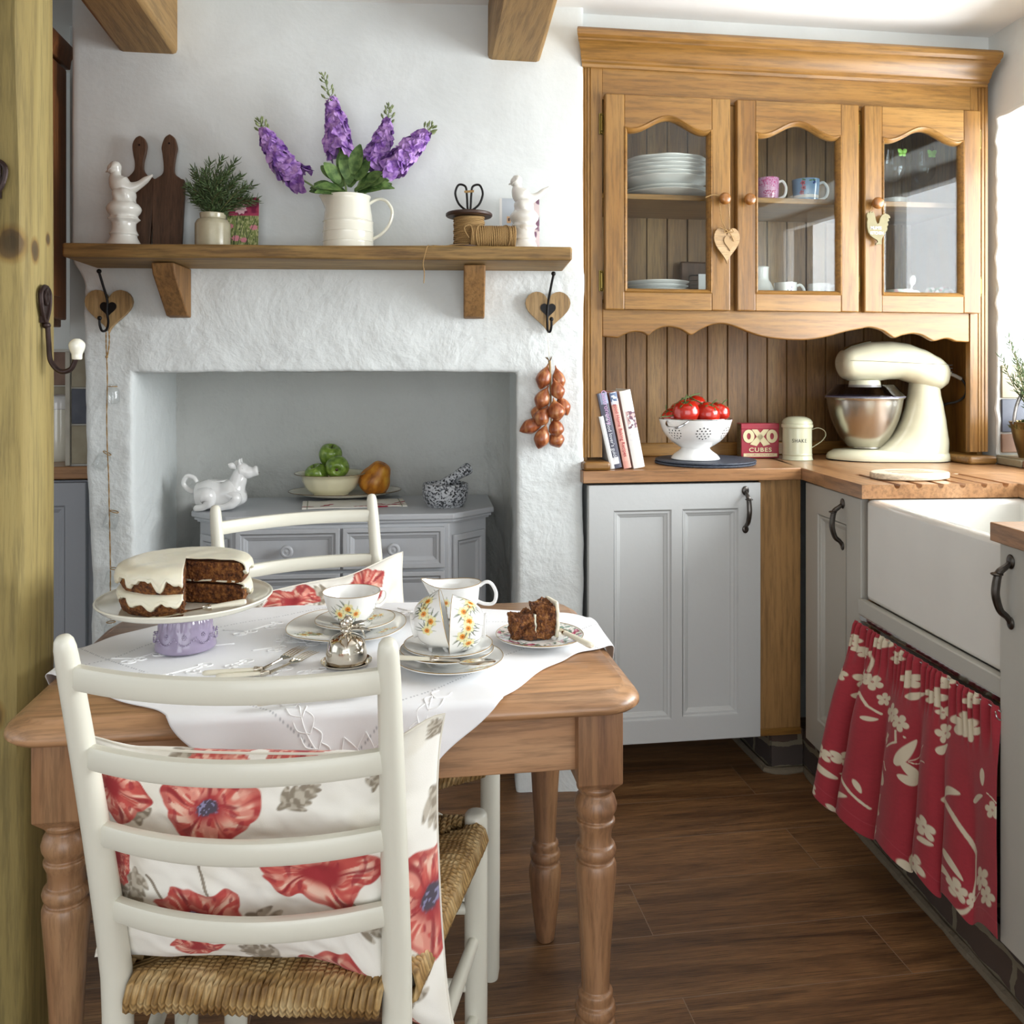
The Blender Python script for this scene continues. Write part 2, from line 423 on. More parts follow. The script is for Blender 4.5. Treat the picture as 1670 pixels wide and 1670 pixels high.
# ---------------------------------------------------------------- floor
def floor_mat():
    m, nt, b = new_mat('dark_plank_floor')
    v = coords(nt, loc=(.25, -1.806 + .1875 * 20, 0))
    bt = N(nt, 'ShaderNodeTexBrick', offset=.37, offset_frequency=2, Scale=1.0)
    bt.inputs['Brick Width'].default_value = 1.29; bt.inputs['Row Height'].default_value = .1875
    bt.inputs['Mortar Size'].default_value = .0011; bt.inputs['Mortar Smooth'].default_value = .3
    bt.inputs['Color1'].default_value = (.72, .72, .72, 1); bt.inputs['Color2'].default_value = (1.15, 1.15, 1.15, 1)
    bt.inputs['Mortar'].default_value = (1.6, 1.5, 1.4, 1); bt.inputs['Bias'].default_value = 0
    nt.links.new(v, bt.inputs['Vector'])
    # shift the grain from plank to plank
    vm = N(nt, 'ShaderNodeVectorMath', operation='MULTIPLY_ADD'); nt.links.new(bt.outputs['Color'], vm.inputs[0]); vm.inputs[1].default_value = (9, 5, 7)
    nt.links.new(coords(nt, (.13, 1.5, 1)), vm.inputs[2])
    n1 = N(nt, 'ShaderNodeTexNoise', Scale=9.0, Detail=8.0, Roughness=.68, Distortion=1.1); nt.links.new(vm.outputs[0], n1.inputs['Vector'])
    vm2 = N(nt, 'ShaderNodeVectorMath', operation='MULTIPLY'); nt.links.new(vm.outputs[0], vm2.inputs[0]); vm2.inputs[1].default_value = (.8, 3.2, 1)
    n2 = N(nt, 'ShaderNodeTexNoise', Scale=110.0, Detail=5.0, Roughness=.7); nt.links.new(vm2.outputs[0], n2.inputs['Vector'])
    r1 = ramp(nt, [(.28, hexc('4a2f1c')), (.42, hexc('725032')), (.58, hexc('926a44')), (.74, hexc('b48c5e'))], n1.outputs['Fac'])
    r2 = ramp(nt, [(.38, (.36, .33, .30)), (.50, (.9, .9, .9)), (.62, (1.25, 1.22, 1.18))], n2.outputs['Fac'])
    mx = N(nt, 'ShaderNodeMix', data_type='RGBA', blend_type='MULTIPLY'); mx.inputs[0].default_value = .9
    nt.links.new(r1.outputs['Color'], mx.inputs[6]); nt.links.new(r2.outputs['Color'], mx.inputs[7])
    m2 = N(nt, 'ShaderNodeMix', data_type='RGBA', blend_type='MULTIPLY'); m2.inputs[0].default_value = 1
    nt.links.new(mx.outputs[2], m2.inputs[6]); nt.links.new(bt.outputs['Color'], m2.inputs[7])
    m3 = N(nt, 'ShaderNodeMix', data_type='RGBA'); nt.links.new(bt.outputs['Fac'], m3.inputs[0])
    nt.links.new(m2.outputs[2], m3.inputs[6]); m3.inputs[7].default_value = hexc('8a7460')
    nt.links.new(m3.outputs[2], b.inputs['Base Color'])
    b.inputs['Roughness'].default_value = .42
    bp = N(nt, 'ShaderNodeBump', Strength=.25, Distance=.003); nt.links.new(n2.outputs['Fac'], bp.inputs['Height']); nt.links.new(bp.outputs['Normal'], b.inputs['Normal'])
    return m
struct(MB().box(-3.2, 2.7, -2.4, 3.6, -.05, 0).build('floor', floor_mat(), smooth=False))
struct(MB().box(-3.2, 2.7, -2.4, 3.6, CEIL, CEIL + .1).build('ceiling', M['ceil'], smooth=False))

# ---------------------------------------------------------------- chimney breast with its fireplace opening
BX, BY, BA = .53, 2.46, R(-4.9)
BDX, BDY = math.cos(BA), math.sin(BA)
def BR(w, d, z):
    """breast frame: w along the face (0 at its right end), d out towards the room"""
    return Vector((BX + w * BDX + d * BDY, BY + w * BDY - d * BDX, z))
def b_at(u, v, d=0.0):
    k = (u - 835) / FPX; r = (_c * k + _s, _c - _s * k)
    n = (BDY, -BDX); q = (BX * n[0] + BY * n[1] + d) / (r[0] * n[0] + r[1] * n[1])
    return Vector((r[0] * q, r[1] * q, CAM_H - q * (v - VH) / FPX))
WL, WR_, OL, OR_, OT = -1.40, .03, -1.232, -.162, 1.202
def axis_pts(stops, step=.02):
    out = []
    for a, b in zip(stops[:-1], stops[1:]):
        n = max(1, round((b - a) / step)); out += [a + (b - a) * i / n for i in range(n)]
    return out + [stops[-1]]
def rough_disp(p, amp=1.0):
    a = noise.noise_vector(Vector(p) * 3.1) * .006 + noise.noise_vector(Vector(p) * 14) * .0035 + noise.noise_vector(Vector(p) * 45) * .0012
    up = 1.0 if p[2] < 1.5 else .35
    return Vector(p) + a * amp * up
def breast():
    bm = bmesh.new(); cache = {}
    def vert(w, d, z):
        k = (round(w, 4), round(d, 4), round(z, 4))
        if k not in cache:
            ww = w
            if w < -1.3: ww = w + (.035 + .02 * ss(1.5, .3, z)) * ss(1.52, 1.44, z) * ss(-1.3, -1.4, w)
            cache[k] = bm.verts.new(rough_disp(BR(ww, d, z)))
        return cache[k]
    ws = axis_pts([WL, OL, OR_, WR_]); zs = axis_pts([0, OT, 1.5, CEIL + .02]); ds = axis_pts([-.62, 0], .04)
    def quad(a, b, c, d):
        try: bm.faces.new((a, b, c, d))
        except ValueError: pass
    for w0, w1 in zip(ws[:-1], ws[1:]):
        for z0, z1 in zip(zs[:-1], zs[1:]):
            if w0 >= OL - 1e-6 and w1 <= OR_ + 1e-6 and z1 <= OT + 1e-6: continue
            quad(vert(w0, 0, z0), vert(w1, 0, z0), vert(w1, 0, z1), vert(w0, 0, z1))
    for d0, d1 in zip(ds[:-1], ds[1:]):
        for z0, z1 in zip(zs[:-1], zs[1:]):
            quad(vert(WL, d0, z0), vert(WL, d1, z0), vert(WL, d1, z1), vert(WL, d0, z1))
            quad(vert(WR_, d1, z0), vert(WR_, d0, z0), vert(WR_, d0, z1), vert(WR_, d1, z1))
            if z1 <= OT + 1e-6:
                quad(vert(OL, d1, z0), vert(OL, d0, z0), vert(OL, d0, z1), vert(OL, d1, z1))
                quad(vert(OR_, d0, z0), vert(OR_, d1, z0), vert(OR_, d1, z1), vert(OR_, d0, z1))
        for w0, w1 in zip(ws[:-1], ws[1:]):
            if w0 >= OL - 1e-6 and w1 <= OR_ + 1e-6:
                quad(vert(w0, d0, OT), vert(w1, d0, OT), vert(w1, d1, OT), vert(w0, d1, OT))
    me = bpy.data.meshes.new('wall_fireplace'); bm.to_mesh(me); bm.free(); me.materials.append(M['rough']); me.shade_smooth()
    o = bpy.data.objects.new('wall_fireplace', me); COL.objects.link(o)
    md = o.modifiers.new('bevel', 'BEVEL'); md.width = .009; md.segments = 2; md.limit_method = 'ANGLE'; md.angle_limit = R(55)
    return struct(o)
breast()
# curved back of the niche
def niche(u, v):
    z = v * (OT + .03)
    path = [(OL - .01, -.2), (OL + .005, -.38), (OL + .05, -.50), (OL + .16, -.555), ((OL + OR_) / 2, -.565), (OR_ - .14, -.555), (OR_ - .04, -.50), (OR_ - .0, -.36), (OR_ + .01, -.2)]
    c = niche.c; q = c[min(len(c) - 1, int(round(u * (len(c) - 1))))]
    return rough_disp(BR(q.x, q.y, z), 1.2)
niche.c = catmull([(OL - .012, -.2, 0), (OL + .002, -.38, 0), (OL + .05, -.50, 0), (OL + .16, -.555, 0), ((OL + OR_) / 2, -.565, 0), (OR_ - .14, -.555, 0), (OR_ - .05, -.50, 0), (OR_ - .002, -.36, 0), (OR_ + .012, -.2, 0)], 10)
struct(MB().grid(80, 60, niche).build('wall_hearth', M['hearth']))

# ---------------------------------------------------------------- back, left recess, left and rear walls
struct(MB().box(.50, 2.2, 2.875, 2.97, 0, CEIL).build('wall_back', M['wall'], smooth=False))
struct(MB().box(.545, 1.95, 2.50, 2.875, 2.175, CEIL).build('wall_bulkhead', M['wall'], smooth=False))
struct(MB().box(-3.2, -.70, 3.25, 3.35, 0, CEIL).build('wall_recess', M['wall'], smooth=False))
def wall_with_hole(name, x0, x1, y0, y1, ha0, ha1, hz0, hz1, along, m):
    mb = MB()
    if along == 'y':
        for a, b, c, d in ((y0, ha0, 0, CEIL), (ha1, y1, 0, CEIL), (ha0, ha1, 0, hz0), (ha0, ha1, hz1, CEIL)):
            if b > a and d > c: mb.box(x0, x1, a, b, c, d)
    else:
        for a, b, c, d in ((x0, ha0, 0, CEIL), (ha1, x1, 0, CEIL), (ha0, ha1, 0, hz0), (ha0, ha1, hz1, CEIL)):
            if b > a and d > c: mb.box(a, b, y0, y1, c, d)
    return struct(mb.build(name, m, smooth=False))
wall_with_hole('wall_left', -3.2, -3.05, -2.3, 3.3, -.8, 1.4, .8, 2.05, 'y', M['wall'])  # unseen wall; its hole is added to let in left fill
wall_with_hole('wall_rear', -3.2, 2.7, -2.4, -2.3, -1.6, 1.6, .05, 2.1, 'x', M['wall'])  # unseen wall; its large hole is added to let in strong fill
# stub of wall beside the chimney with its tiles
struct(MB().box(-.944, -.80, 2.80, 3.25, .915, CEIL).build('wall_stub', M['wall'], bevel=.004))

# ---------------------------------------------------------------- right wall, turned a little, with the window recess
RO = bpy.data.objects.new('window_1', None); COL.objects.link(RO); RO.location = (1.203, 2.42, 0); RO.rotation_euler = (0, 0, R(-4)); struct(RO)
RRZ = R(-4); RMAT = Matrix.Translation((1.203, 2.42, 0)) @ RZ(RRZ)
def rloc(x, y, z=0): return RMAT @ Vector((x, y, z))
def rwall():
    mb = MB(); x0, x1, j0, j1, z0, z1 = .652, 1.02, -1.75, .086, .915, 1.985
    for a, b, c, d in ((-4.6, j0, 0, CEIL), (j1, .48, 0, CEIL), (j0, j1, 0, z0), (j0, j1, z1, CEIL)): mb.box(x0, x1, a, b, c, d, RMAT)
    return struct(mb.build('wall_right', M['wall'], smooth=False))
rwall()
# ragged plaster arris on the far jamb
def arris(name, pts):
    mb = MB(); P = []
    for i, (x, y, z) in enumerate(pts): P.append(rloc(x, y, z) + noise.noise_vector(Vector((x, y, z)) * 22) * .006)
    mb.tube(P, [.007 + .003 * noise.noise(p * 30) for p in P], 8)
    return struct(mb.build(name, M['wall']))
arris('trim_1', [(.655, .083, .95 + i * .02) for i in range(53)])
arris('trim_2', [(.655, .083 - i * .02, 1.985) for i in range(92)])
# frame and pane of the window, out of the picture on the right
mb = MB()
for a, b, c, d in ((-1.75, .086, .93, .99), (-1.75, .086, 1.925, 1.985), (-1.75, -1.69, .99, 1.925), (.026, .086, .99, 1.925), (-.86, -.80, .99, 1.925)):
    mb.box(.93, .99, a, b, c, d)
fr = mb.build('window_frame', plain('white_window_paint', 'f0f0ee', .4), RO, bevel=.004)
MB().box(.958, .962, -1.70, .03, .985, 1.93).build('window_pane', thin_glass('window_glass', (1, 1, 1, 1)), RO, smooth=False)
# tiles
def tile_mat(name, base, var='6f6a63', bump=.2):
    m, nt, b = new_mat(name); v = coords(nt); n = N(nt, 'ShaderNodeTexNoise', Scale=14.0, Detail=6.0); nt.links.new(v, n.inputs['Vector'])
    r = ramp(nt, [(.3, hexc(base)), (.7, hexc(var))], n.outputs['Fac']); nt.links.new(r.outputs['Color'], b.inputs['Base Color'])
    b.inputs['Roughness'].default_value = .45; bp = N(nt, 'ShaderNodeBump', Strength=bump, Distance=.004)
    nt.links.new(n.outputs['Fac'], bp.inputs['Height']); nt.links.new(bp.outputs['Normal'], b.inputs['Normal']); return m
T_TAN = tile_mat('tan_slate_tile', '8b8066', 'a39a82'); T_BLUE = tile_mat('blue_slate_tile', '3e424e', '565a66'); T_RUST = tile_mat('rust_slate_tile', '6f4e3c', '8a6a54')
M_GROUT = plain('grout', 'cfccc2', .9)
t = tag(thing('tiled_upstand', 'mixed slate wall tiles in the window recess behind the brass flower pot', 'wall tiles'), kind='structure')
mb = MB().box(.657, .92, .079, .086, .95, 1.224, RMAT); struct(mb.build('grout_bed', M_GROUT, t, smooth=False))
for z0, z1, mt in ((1.121, 1.222, T_TAN), (1.016, 1.117, T_BLUE), (.954, 1.011, T_RUST)):
    for a, b in ((.66, .79), (.794, .92)):
        struct(MB().box(a, b, .071, .079, z0, z1, RMAT).build('wall_tile', mt if a < .7 else (T_BLUE if mt is T_TAN else T_TAN), t, bevel=.002))
# sill and its edging
sl = tag(thing('window_sill', 'tiled window sill above the worktop with a narrow brown tile edging', 'window sill'), kind='structure')
MB().box(.645, .93, -1.75, .079, .921, .947, RMAT).build('sill_slab', T_TAN, sl, bevel=.003)
yy = .06
for i in range(14):
    MB().box(.634, .646, yy - .118, yy, .9215, .942, RMAT).build('edging_tile', T_RUST if i % 3 else T_TAN, sl, bevel=.002); yy -= .122

# left side tiles, seen past the post
t = tag(thing('stub_tiles', 'brown and dark slate tiles stacked on the wall stub left of the fireplace', 'wall tiles'), kind='structure')
MB().box(-.945, -.80, 2.796, 2.80, .92, 1.262).build('grout_bed', M_GROUT, t, smooth=False)
MB().box(-.951, -.937, 2.785, 3.25, .92, 1.262).build('tile_trim', plain('stone_tile_trim', 'b9b4a6', .6, var=.15, bscale=20), t, bevel=.002)
for z0, z1, mt in ((.925, 1.04, T_TAN), (1.045, 1.15, T_BLUE), (1.155, 1.258, T_TAN)):
    MB().box(-.934, -.82, 2.788, 2.796, z0, z1).build('wall_tile', mt, t, bevel=.002)
t = tag(thing('recess_tiles', 'brown wall tiles behind the lidded crock left of the fireplace', 'wall tiles'), kind='structure')
for i, (z0, z1, mt) in enumerate(((.925, 1.04, T_TAN), (1.045, 1.15, T_TAN), (1.155, 1.27, T_RUST))):
    for j in range(4): MB().box(-1.5 + j * .14, -1.364 + j * .14, 3.238, 3.249, z0, z1).build('wall_tile', mt, t, bevel=.002)
MB().box(-1.55, -.951, 3.242, 3.25, .92, 1.28).build('grout_bed', M_GROUT, t, smooth=False)

# ---------------------------------------------------------------- ceiling beams
def beam(name, ul, ur, v, label, zt=CEIL):
    a, b = b_at(ul, v), b_at(ur, v)
    mb = MB(); L = 4.2
    x0, x1 = a.x, b.x; z0 = (a.z + b.z) / 2; y1 = max(a.y, b.y) + .02
    n = 60; tilt = BEAM_T
    def ring(i):
        y = y1 - L * i / n; s = (y1 - y) * tilt
        w = lambda k: noise.noise(Vector((k * 7.1, y * 1.7, z0))) * .008
        return [(x0 + s + w(1), y, z0 + w(2)), (x1 + s + w(3), y, z0 + w(4)), (x1 + s + w(5), y, zt + .01), (x0 + s + w(6), y, zt + .01)]
    vs = []; fs = []
    for i in range(n + 1): vs += ring(i)
    for i in range(n):
        for j in range(4): fs.append((4 * i + j, 4 * i + (j + 1) % 4, 4 * i + 4 + (j + 1) % 4, 4 * i + 4 + j))
    fs.append((0, 1, 2, 3)); fs.append((4 * n + 3, 4 * n + 2, 4 * n + 1, 4 * n))
    mb.add(vs, fs)
    o = mb.build(name, M['beam'], bevel=.012, fixn=True)
    return tag(o, label, 'ceiling beam', kind='structure')
BEAM_T = 0.0
beam('ceiling_beam', 195, 289, 85, 'oak ceiling beam over the left end of the mantel shelf')
BEAM_T = -.06
beam('ceiling_beam', 797, 882, 98, 'oak ceiling beam with a split knot beside the dresser crown')
BEAM_T = 0

# ---------------------------------------------------------------- rough timber post in the foreground
mb = MB(); px1, py0, py1, n = -.605, 1.585, 1.71, 70
vs = []; fs = []
for i in range(n + 1):
    z = CEIL * i / n
    wv = lambda k, s=1.6, a=.004: noise.noise(Vector((k * 3.3, 2.0, z * s))) * a
    ch = .012 + .010 * noise.noise(Vector((5, 1, z * 2.5)))
    vs += [(px1 - .30, py0, z), (px1 - ch + wv(1), py0 + wv(2), z), (px1 + wv(3), py0 + ch * 1.3, z), (px1 + wv(4, 1.1, .005), py1, z), (px1 - .30, py1, z)]
for i in range(n):
    for j in range(5): fs.append((5 * i + j, 5 * i + (j + 1) % 5, 5 * i + 5 + (j + 1) % 5, 5 * i + 5 + j))
fs += [tuple(range(4, -1, -1)), tuple(5 * n + j for j in range(5))]
mb.add(vs, fs)
add_knots(M['post'], [(-.628, py0, 1.418, .020), (px1, 1.63, 1.412, .014), (px1, 1.685, 1.44, .008), (-.66, py0, .62, .018)])
tag(mb.build('timber_post', M['post'], fixn=True, ang=50), 'rough sawn yellow pine post with knots standing in the left foreground', 'post', kind='structure')
def coat_hook(loc, rz, label):
    t = thing('coat_hook', label, 'coat hook', loc, rz)
    # local +y points out of the timber
    mb = MB()
    mb.tube(catmull([(0, .004, .0), (-.016, .004, .025), (-.020, .004, .055), (0, .004, .066), (.020, .004, .055), (.016, .004, .025), (0, .004, 0)], 6), .0045, 8)
    mb.tube(catmull([(0, .006, .064), (-.007, .006, .05), (0, .006, .035), (.007, .006, .05), (0, .006, .064)], 5), .003, 6)
    mb.ball((0, .006, -.002), .009, 12, 8, (1, .8, .7)); mb.box(-.014, .014, .0, .004, .002, .06)
    mb.build('hook_plate', M['brown_iron'], t)
    MB().tube(catmull([(0, .008, -.002), (0, .010, -.035), (0, .013, -.065), (0, .028, -.083), (0, .046, -.080), (0, .055, -.062)], 7), .0045, 10).build('hook_arm', M['brown_iron'], t)
    MB().lathe(smooth_prof([(0, -.006), (.008, -.005), (.009, .004), (.013, .014), (.013, .024), (.006, .031), (0, .032)], 3), 20, (0, .057, -.057)).build('porcelain_knob', M['cream_china'], t)
    return t
coat_hook((px1 + .003, 1.655, 1.285), R(-90), 'brown cast iron coat hook with a white porcelain ball on the post')
coat_hook((-.654, py0 - .003, 1.49), R(180), 'dark iron coat hook cut off by the left edge of the photo')
# ================================================================ pine dresser with glazed doors
DY = 2.465            # face frame plane
dr = thing('kitchen_dresser', 'honey oak built-in dresser with three arched glass doors above the worktop', 'dresser', (1.195, 2.65, .92))
def D(x, y, z): return (x - 1.195, y - 2.65, z - .92)
DM = TR(-1.195, -2.65, -.92)
def dbox(name, x0, x1, y0, y1, z0, z1, m, parent=dr, bevel=.0015):
    return MB().box(x0, x1, y0, y1, z0, z1, DM).build(name, m, parent, bevel=bevel)
XL, XR = .557, 1.834
ZD0, ZD1 = 1.379, 1.998
dbox('side_panel', XL + .002, XL + .02, DY + .022, 2.84, .92, 2.16, M['oak_v'])
dbox('side_panel', XR - .02, XR - .002, DY + .022, 2.84, .92, 2.16, M['oak_v'])
# tongue and groove back
mb = MB(); x = XL + .02
while x < XR - .02:
    x2 = min(x + .0705, XR - .02)
    mb.prism([(x + .0005, 2.84), (x + .0005, 2.833), (x + .003, 2.828), (x2 - .003, 2.828), (x2 - .0005, 2.833), (x2 - .0005, 2.84)], .925, 2.15, 'z', DM)
    x = x2
mb.box(XL + .02, XR - .02, 2.8395, 2.846, .92, 2.15, DM)
mb.build('back_boards', M['oak_pan'], dr, fixn=True)
dbox('back_skirting', XL + .02, XR - .02, 2.805, 2.827, .9205, .965, M['oak_h'], bevel=.004)
# posts of the face frame, fluted
def flute_post(x0, x1, z0, z1):
    w = x1 - x0; g = []
    for f in (.12, .24, .72 if 0 else .40): g += [(x0 + w * f - .002, DY), (x0 + w * f, DY + .003), (x0 + w * f + .002, DY)]
    pts = [(x0, DY + .022), (x0, DY)] + g + [(x1, DY), (x1, DY + .022)]
    return MB().prism(pts, z0, z1, 'z', DM).build('face_post', M['oak_v'], dr, fixn=True)
flute_post(XL, .616, .955, 2.10)
mb = MB(); w = XR - 1.775
pts = [(1.775, DY + .022), (1.775, DY)]
for f in (.45, .62, .82): pts += [(1.775 + w * f - .002, DY), (1.775 + w * f, DY + .003), (1.775 + w * f + .002, DY)]
pts += [(XR, DY), (XR, DY + .022)]
mb.prism(pts, .955, 2.10, 'z', DM).build('face_post', M['oak_v'], dr, fixn=True)
for x0, x1 in ((XL - .004, .632), (1.745, XR + .004)):
    mb = MB(); mb.prism([(x0, 2.425), (x1, 2.425), (x1 + .0, 2.83), (x0, 2.83)], .9205, .945, 'z', DM)
    mb.build('plinth_block', M['oak_h'], dr, bevel=.008, seg=3)
for x0, x1 in ((.995, 1.016), (1.393, 1.415)): dbox('mullion', x0 - .012, x1 + .012, DY + .003, DY + .020, ZD0 - .005, ZD1 - .012, M['oak_v'])
dbox('top_rail', .616, 1.775, DY, DY + .022, ZD1 - .012, 2.10, M['oak_h'])
# valance with its carved lower edge
def val_z(x):
    s = abs(x - 1.195) / .58
    pts = [(0, 1.272), (.12, 1.275), (.30, 1.302), (.42, 1.322), (.50, 1.331), (.60, 1.322), (.665, 1.302), (.69, 1.297), (.73, 1.306), (.79, 1.322), (.84, 1.320), (.885, 1.304), (.90, 1.300), (.93, 1.309), (.965, 1.312), (1, 1.300), (1.01, 1.298)]
    for (a, za), (b, zb) in zip(pts[:-1], pts[1:]):
        if s <= b: t = (s - a) / (b - a); return za + (zb - za) * (t * t * (3 - 2 * t))
    return pts[-1][1]
def val_px(u):   # traced knots of the edge at the photo, on the dresser plane
    return u
edge = [(991, 549), (1008, 551), (1020, 545), (1036, 541), (1050, 543), (1058, 547), (1068, 539), (1085, 533), (1105, 535), (1118, 541), (1128, 546), (1142, 538), (1160, 530), (1180, 528), (1200, 533), (1225, 543), (1250, 550), (1285, 554), (1320, 554), (1350, 549), (1380, 541), (1405, 536), (1420, 534), (1440, 539), (1452, 547), (1460, 551), (1472, 547), (1490, 544), (1505, 547), (1520, 555), (1527, 556), (1545, 552), (1560, 557), (1587, 558)]
ev = [at_y(u, v, DY) for u, v in edge]
pts = [(.617, 1.40)] + [(.617, ev[0].z)] + [(p.x, p.z) for p in catmull(ev[1:-1], 4)] + [(1.774, ev[-1].z), (1.774, 1.40)]
MB().prism(pts, DY + .002, DY + .020, 'y', DM).build('valance', M['oak_h'], dr, fixn=True, bevel=.005, seg=3)
# crown moulding
prof = [(0, 2.075), (.010, 2.075), (.012, 2.083), (.018, 2.087), (.018, 2.093), (.024, 2.098), (.030, 2.112), (.046, 2.128), (.060, 2.134), (.060, 2.139), (.070, 2.146), (.072, 2.158), (.066, 2.166), (.056, 2.171), (0, 2.171)]
mb = MB(); vs = []; fs = []; n = len(prof)
for k, (x, sgn) in enumerate(((XL + .002, 1), (XR - .010, .35))):
    for d, z in prof:
        vs.append((x + (d * .45 if k == 0 else d * .12) * (1 if k else -1), DY + .0 - d, z))
for i in range(n): fs.append((i, (i + 1) % n, n + (i + 1) % n, n + i))
fs += [tuple(range(n)), tuple(range(2 * n - 1, n - 1, -1))]
mb.add(vs, fs, DM); mb.box(XL + .02, XR - .02, DY, 2.49, 2.075, 2.17, DM)
mb.build('crown_moulding', M['oak_h'], dr, fixn=True, ang=28)
# boards inside
dbox('bottom_board', XL + .02, XR - .02, DY + .022, 2.826, 1.392, 1.412, M['oak_h'])
dbox('inner_shelf', XL + .02, XR - .02, DY + .05, 2.826, 1.712, 1.728, M['oak_h'])
dbox('top_board', XL + .02, XR - .02, DY + .022, 2.826, 2.055, 2.073, M['oak_h'])
PANE = thin_glass('dresser_glass', (.93, .95, .94, 1), 1.25)
def dresser_door(x0, x1, knob_side, hinge_side):
    F = DY - .022; B = DY - .001; w = x1 - x0
    s = .058; px0, px1 = x0 + s, x1 - s; pz0 = ZD0 + .052
    mb = MB()
    mb.box(x0, px0, F, B, ZD0, ZD1, DM); mb.box(px1, x1, F, B, ZD0, ZD1, DM)
    door = mb.build('door', M['oak_v'], dr, bevel=.004, seg=3, fixn=True); mb = MB(); MB().box(px0 - .001, px1 + .001, F + .0006, B, ZD0 + .0006, pz0, DM).build('bottom_rail', M['oak_h'], door, bevel=.002)
    def arch(t):
        u = abs(2 * t - 1); return 1.900 + .040 * (.5 + .5 * math.cos(PI * min(1, u / .86))) + (.004 * ss(.86, 1, u))
    K = 28; pts = [(px0 + (px1 - px0) * i / K, arch(i / K)) for i in range(K + 1)]
    mb.prism([(px0 - .001, pts[0][1])] + pts[1:-1] + [(px1 + .001, pts[-1][1]), (px1 + .001, ZD1 - .0006), (px0 - .001, ZD1 - .0006)], F + .0006, B, 'y', DM)
    mb.build('arched_rail', M['oak_h'], door, bevel=.002, fixn=True)
    # moulding round the opening
    loop = [(px0, pz0)] + pts + [(px1, pz0)]
    inner = []; L = len(loop)
    vs = []; fs = []
    for i, (x, z) in enumerate(loop):
        a = Vector(loop[i - 1]); b = Vector(loop[(i + 1) % L]); p = Vector((x, z))
        if 1 < i < L - 2: tt = (b - a).normalized(); nn = Vector((tt.y, -tt.x)) * 1.0
        else:
            nn = Vector((1 if x < (px0 + px1) / 2 else -1, 1 if z < 1.6 else -1)).normalized() * 1.35
        for d, y in ((-.003, F + .001), (.0015, F - .003), (.006, F + .001), (.011, F + .010), (.011, B)):
            q = p + nn * d; vs.append((q.x, y, q.y))
    for i in range(L):
        for j in range(4):
            a = i * 5 + j; b = ((i + 1) % L) * 5 + j; fs.append((a, b, b + 1, a + 1))
    MB().add(vs, fs, DM).build('moulding', M['oak_h'], door, fixn=True, ang=50)
    MB().box(px0 + .002, px1 - .002, B - .008, B - .005, pz0 + .001, 1.945, DM).build('glass_pane', PANE, door, smooth=False)
    kx = x1 - .026 if knob_side > 0 else x0 + .030
    MB().lathe(smooth_prof([(.0, 0), (.008, .0), (.0065, .008), (.0075, .012), (.0155, .016), (.0175, .024), (.012, .032), (0, .034)], 4), 24, M=DM @ TR(kx, F, 1.702) @ RX(PI / 2)).build('door_knob', M['oak_dark'], door)
    hx = x0 - .006 if hinge_side < 0 else x1 + .006
    for hz in (1.915, 1.463):
        mb = MB(); mb.tube([(hx, F + .014, hz - .022), (hx, F + .014, hz + .022)], .0042, 10, M=DM)
        mb.box(hx - .007, hx + .007, F + .018, DY + .0006, hz - .030, hz + .030, DM)
        mb.ball((hx, F + .014, hz + .026), .004, 8, 6, M=DM); mb.ball((hx, F + .014, hz - .026), .004, 8, 6, M=DM)
        mb.build('hinge', M['brass'], door)
    return door
dresser_door(.619, .995, 1, -1)
dresser_door(1.015, 1.397, -1, 1)
dresser_door(1.414, 1.795, -1, 1)

# ================================================================ worktop
wt = thing('worktop', 'oiled wooden worktop turning the corner, with draining grooves beside the sink', 'worktop', (1.2, 2.4, .88))
WM = TR(-1.2, -2.4, -.88)
MB().prism([(.551, 2.425), (1.203, 2.42), (1.24, 2.62), (1.24, 2.86), (.551, 2.86)], .885, .92, 'z', WM).build('worktop_slab', M['top'], wt, fixn=True, bevel=.002)
mb = MB()
mb.prism([(0, 0), (-.006, -.17), (.643, -.17), (.643, .12), (.60, .42), (.012, .46)], .885, .92, 'z', WM @ RMAT)
mb.prism([(.400, -.17), (.400, -.925), (-.02, -.925), (-.05, -1.7), (.643, -1.7), (.643, -.17)], .885, .92, 'z', WM @ RMAT)
mb.build('worktop_slab', M['topy'], wt, fixn=True, bevel=.002)
pts = [(-.006, .885), (-.006, .92)]
for k in range(6):
    c = .089 + .0565 * k - .004
    for a in range(0, 181, 30): pts.append((c - .0085 * math.cos(R(a)), .92 - .011 * math.sin(R(a))))
pts += [(.400, .92), (.400, .885)]
MB().prism(pts, -.388, -.170, 'y', WM @ RMAT).build('draining_board', M['topy'], wt, fixn=True)

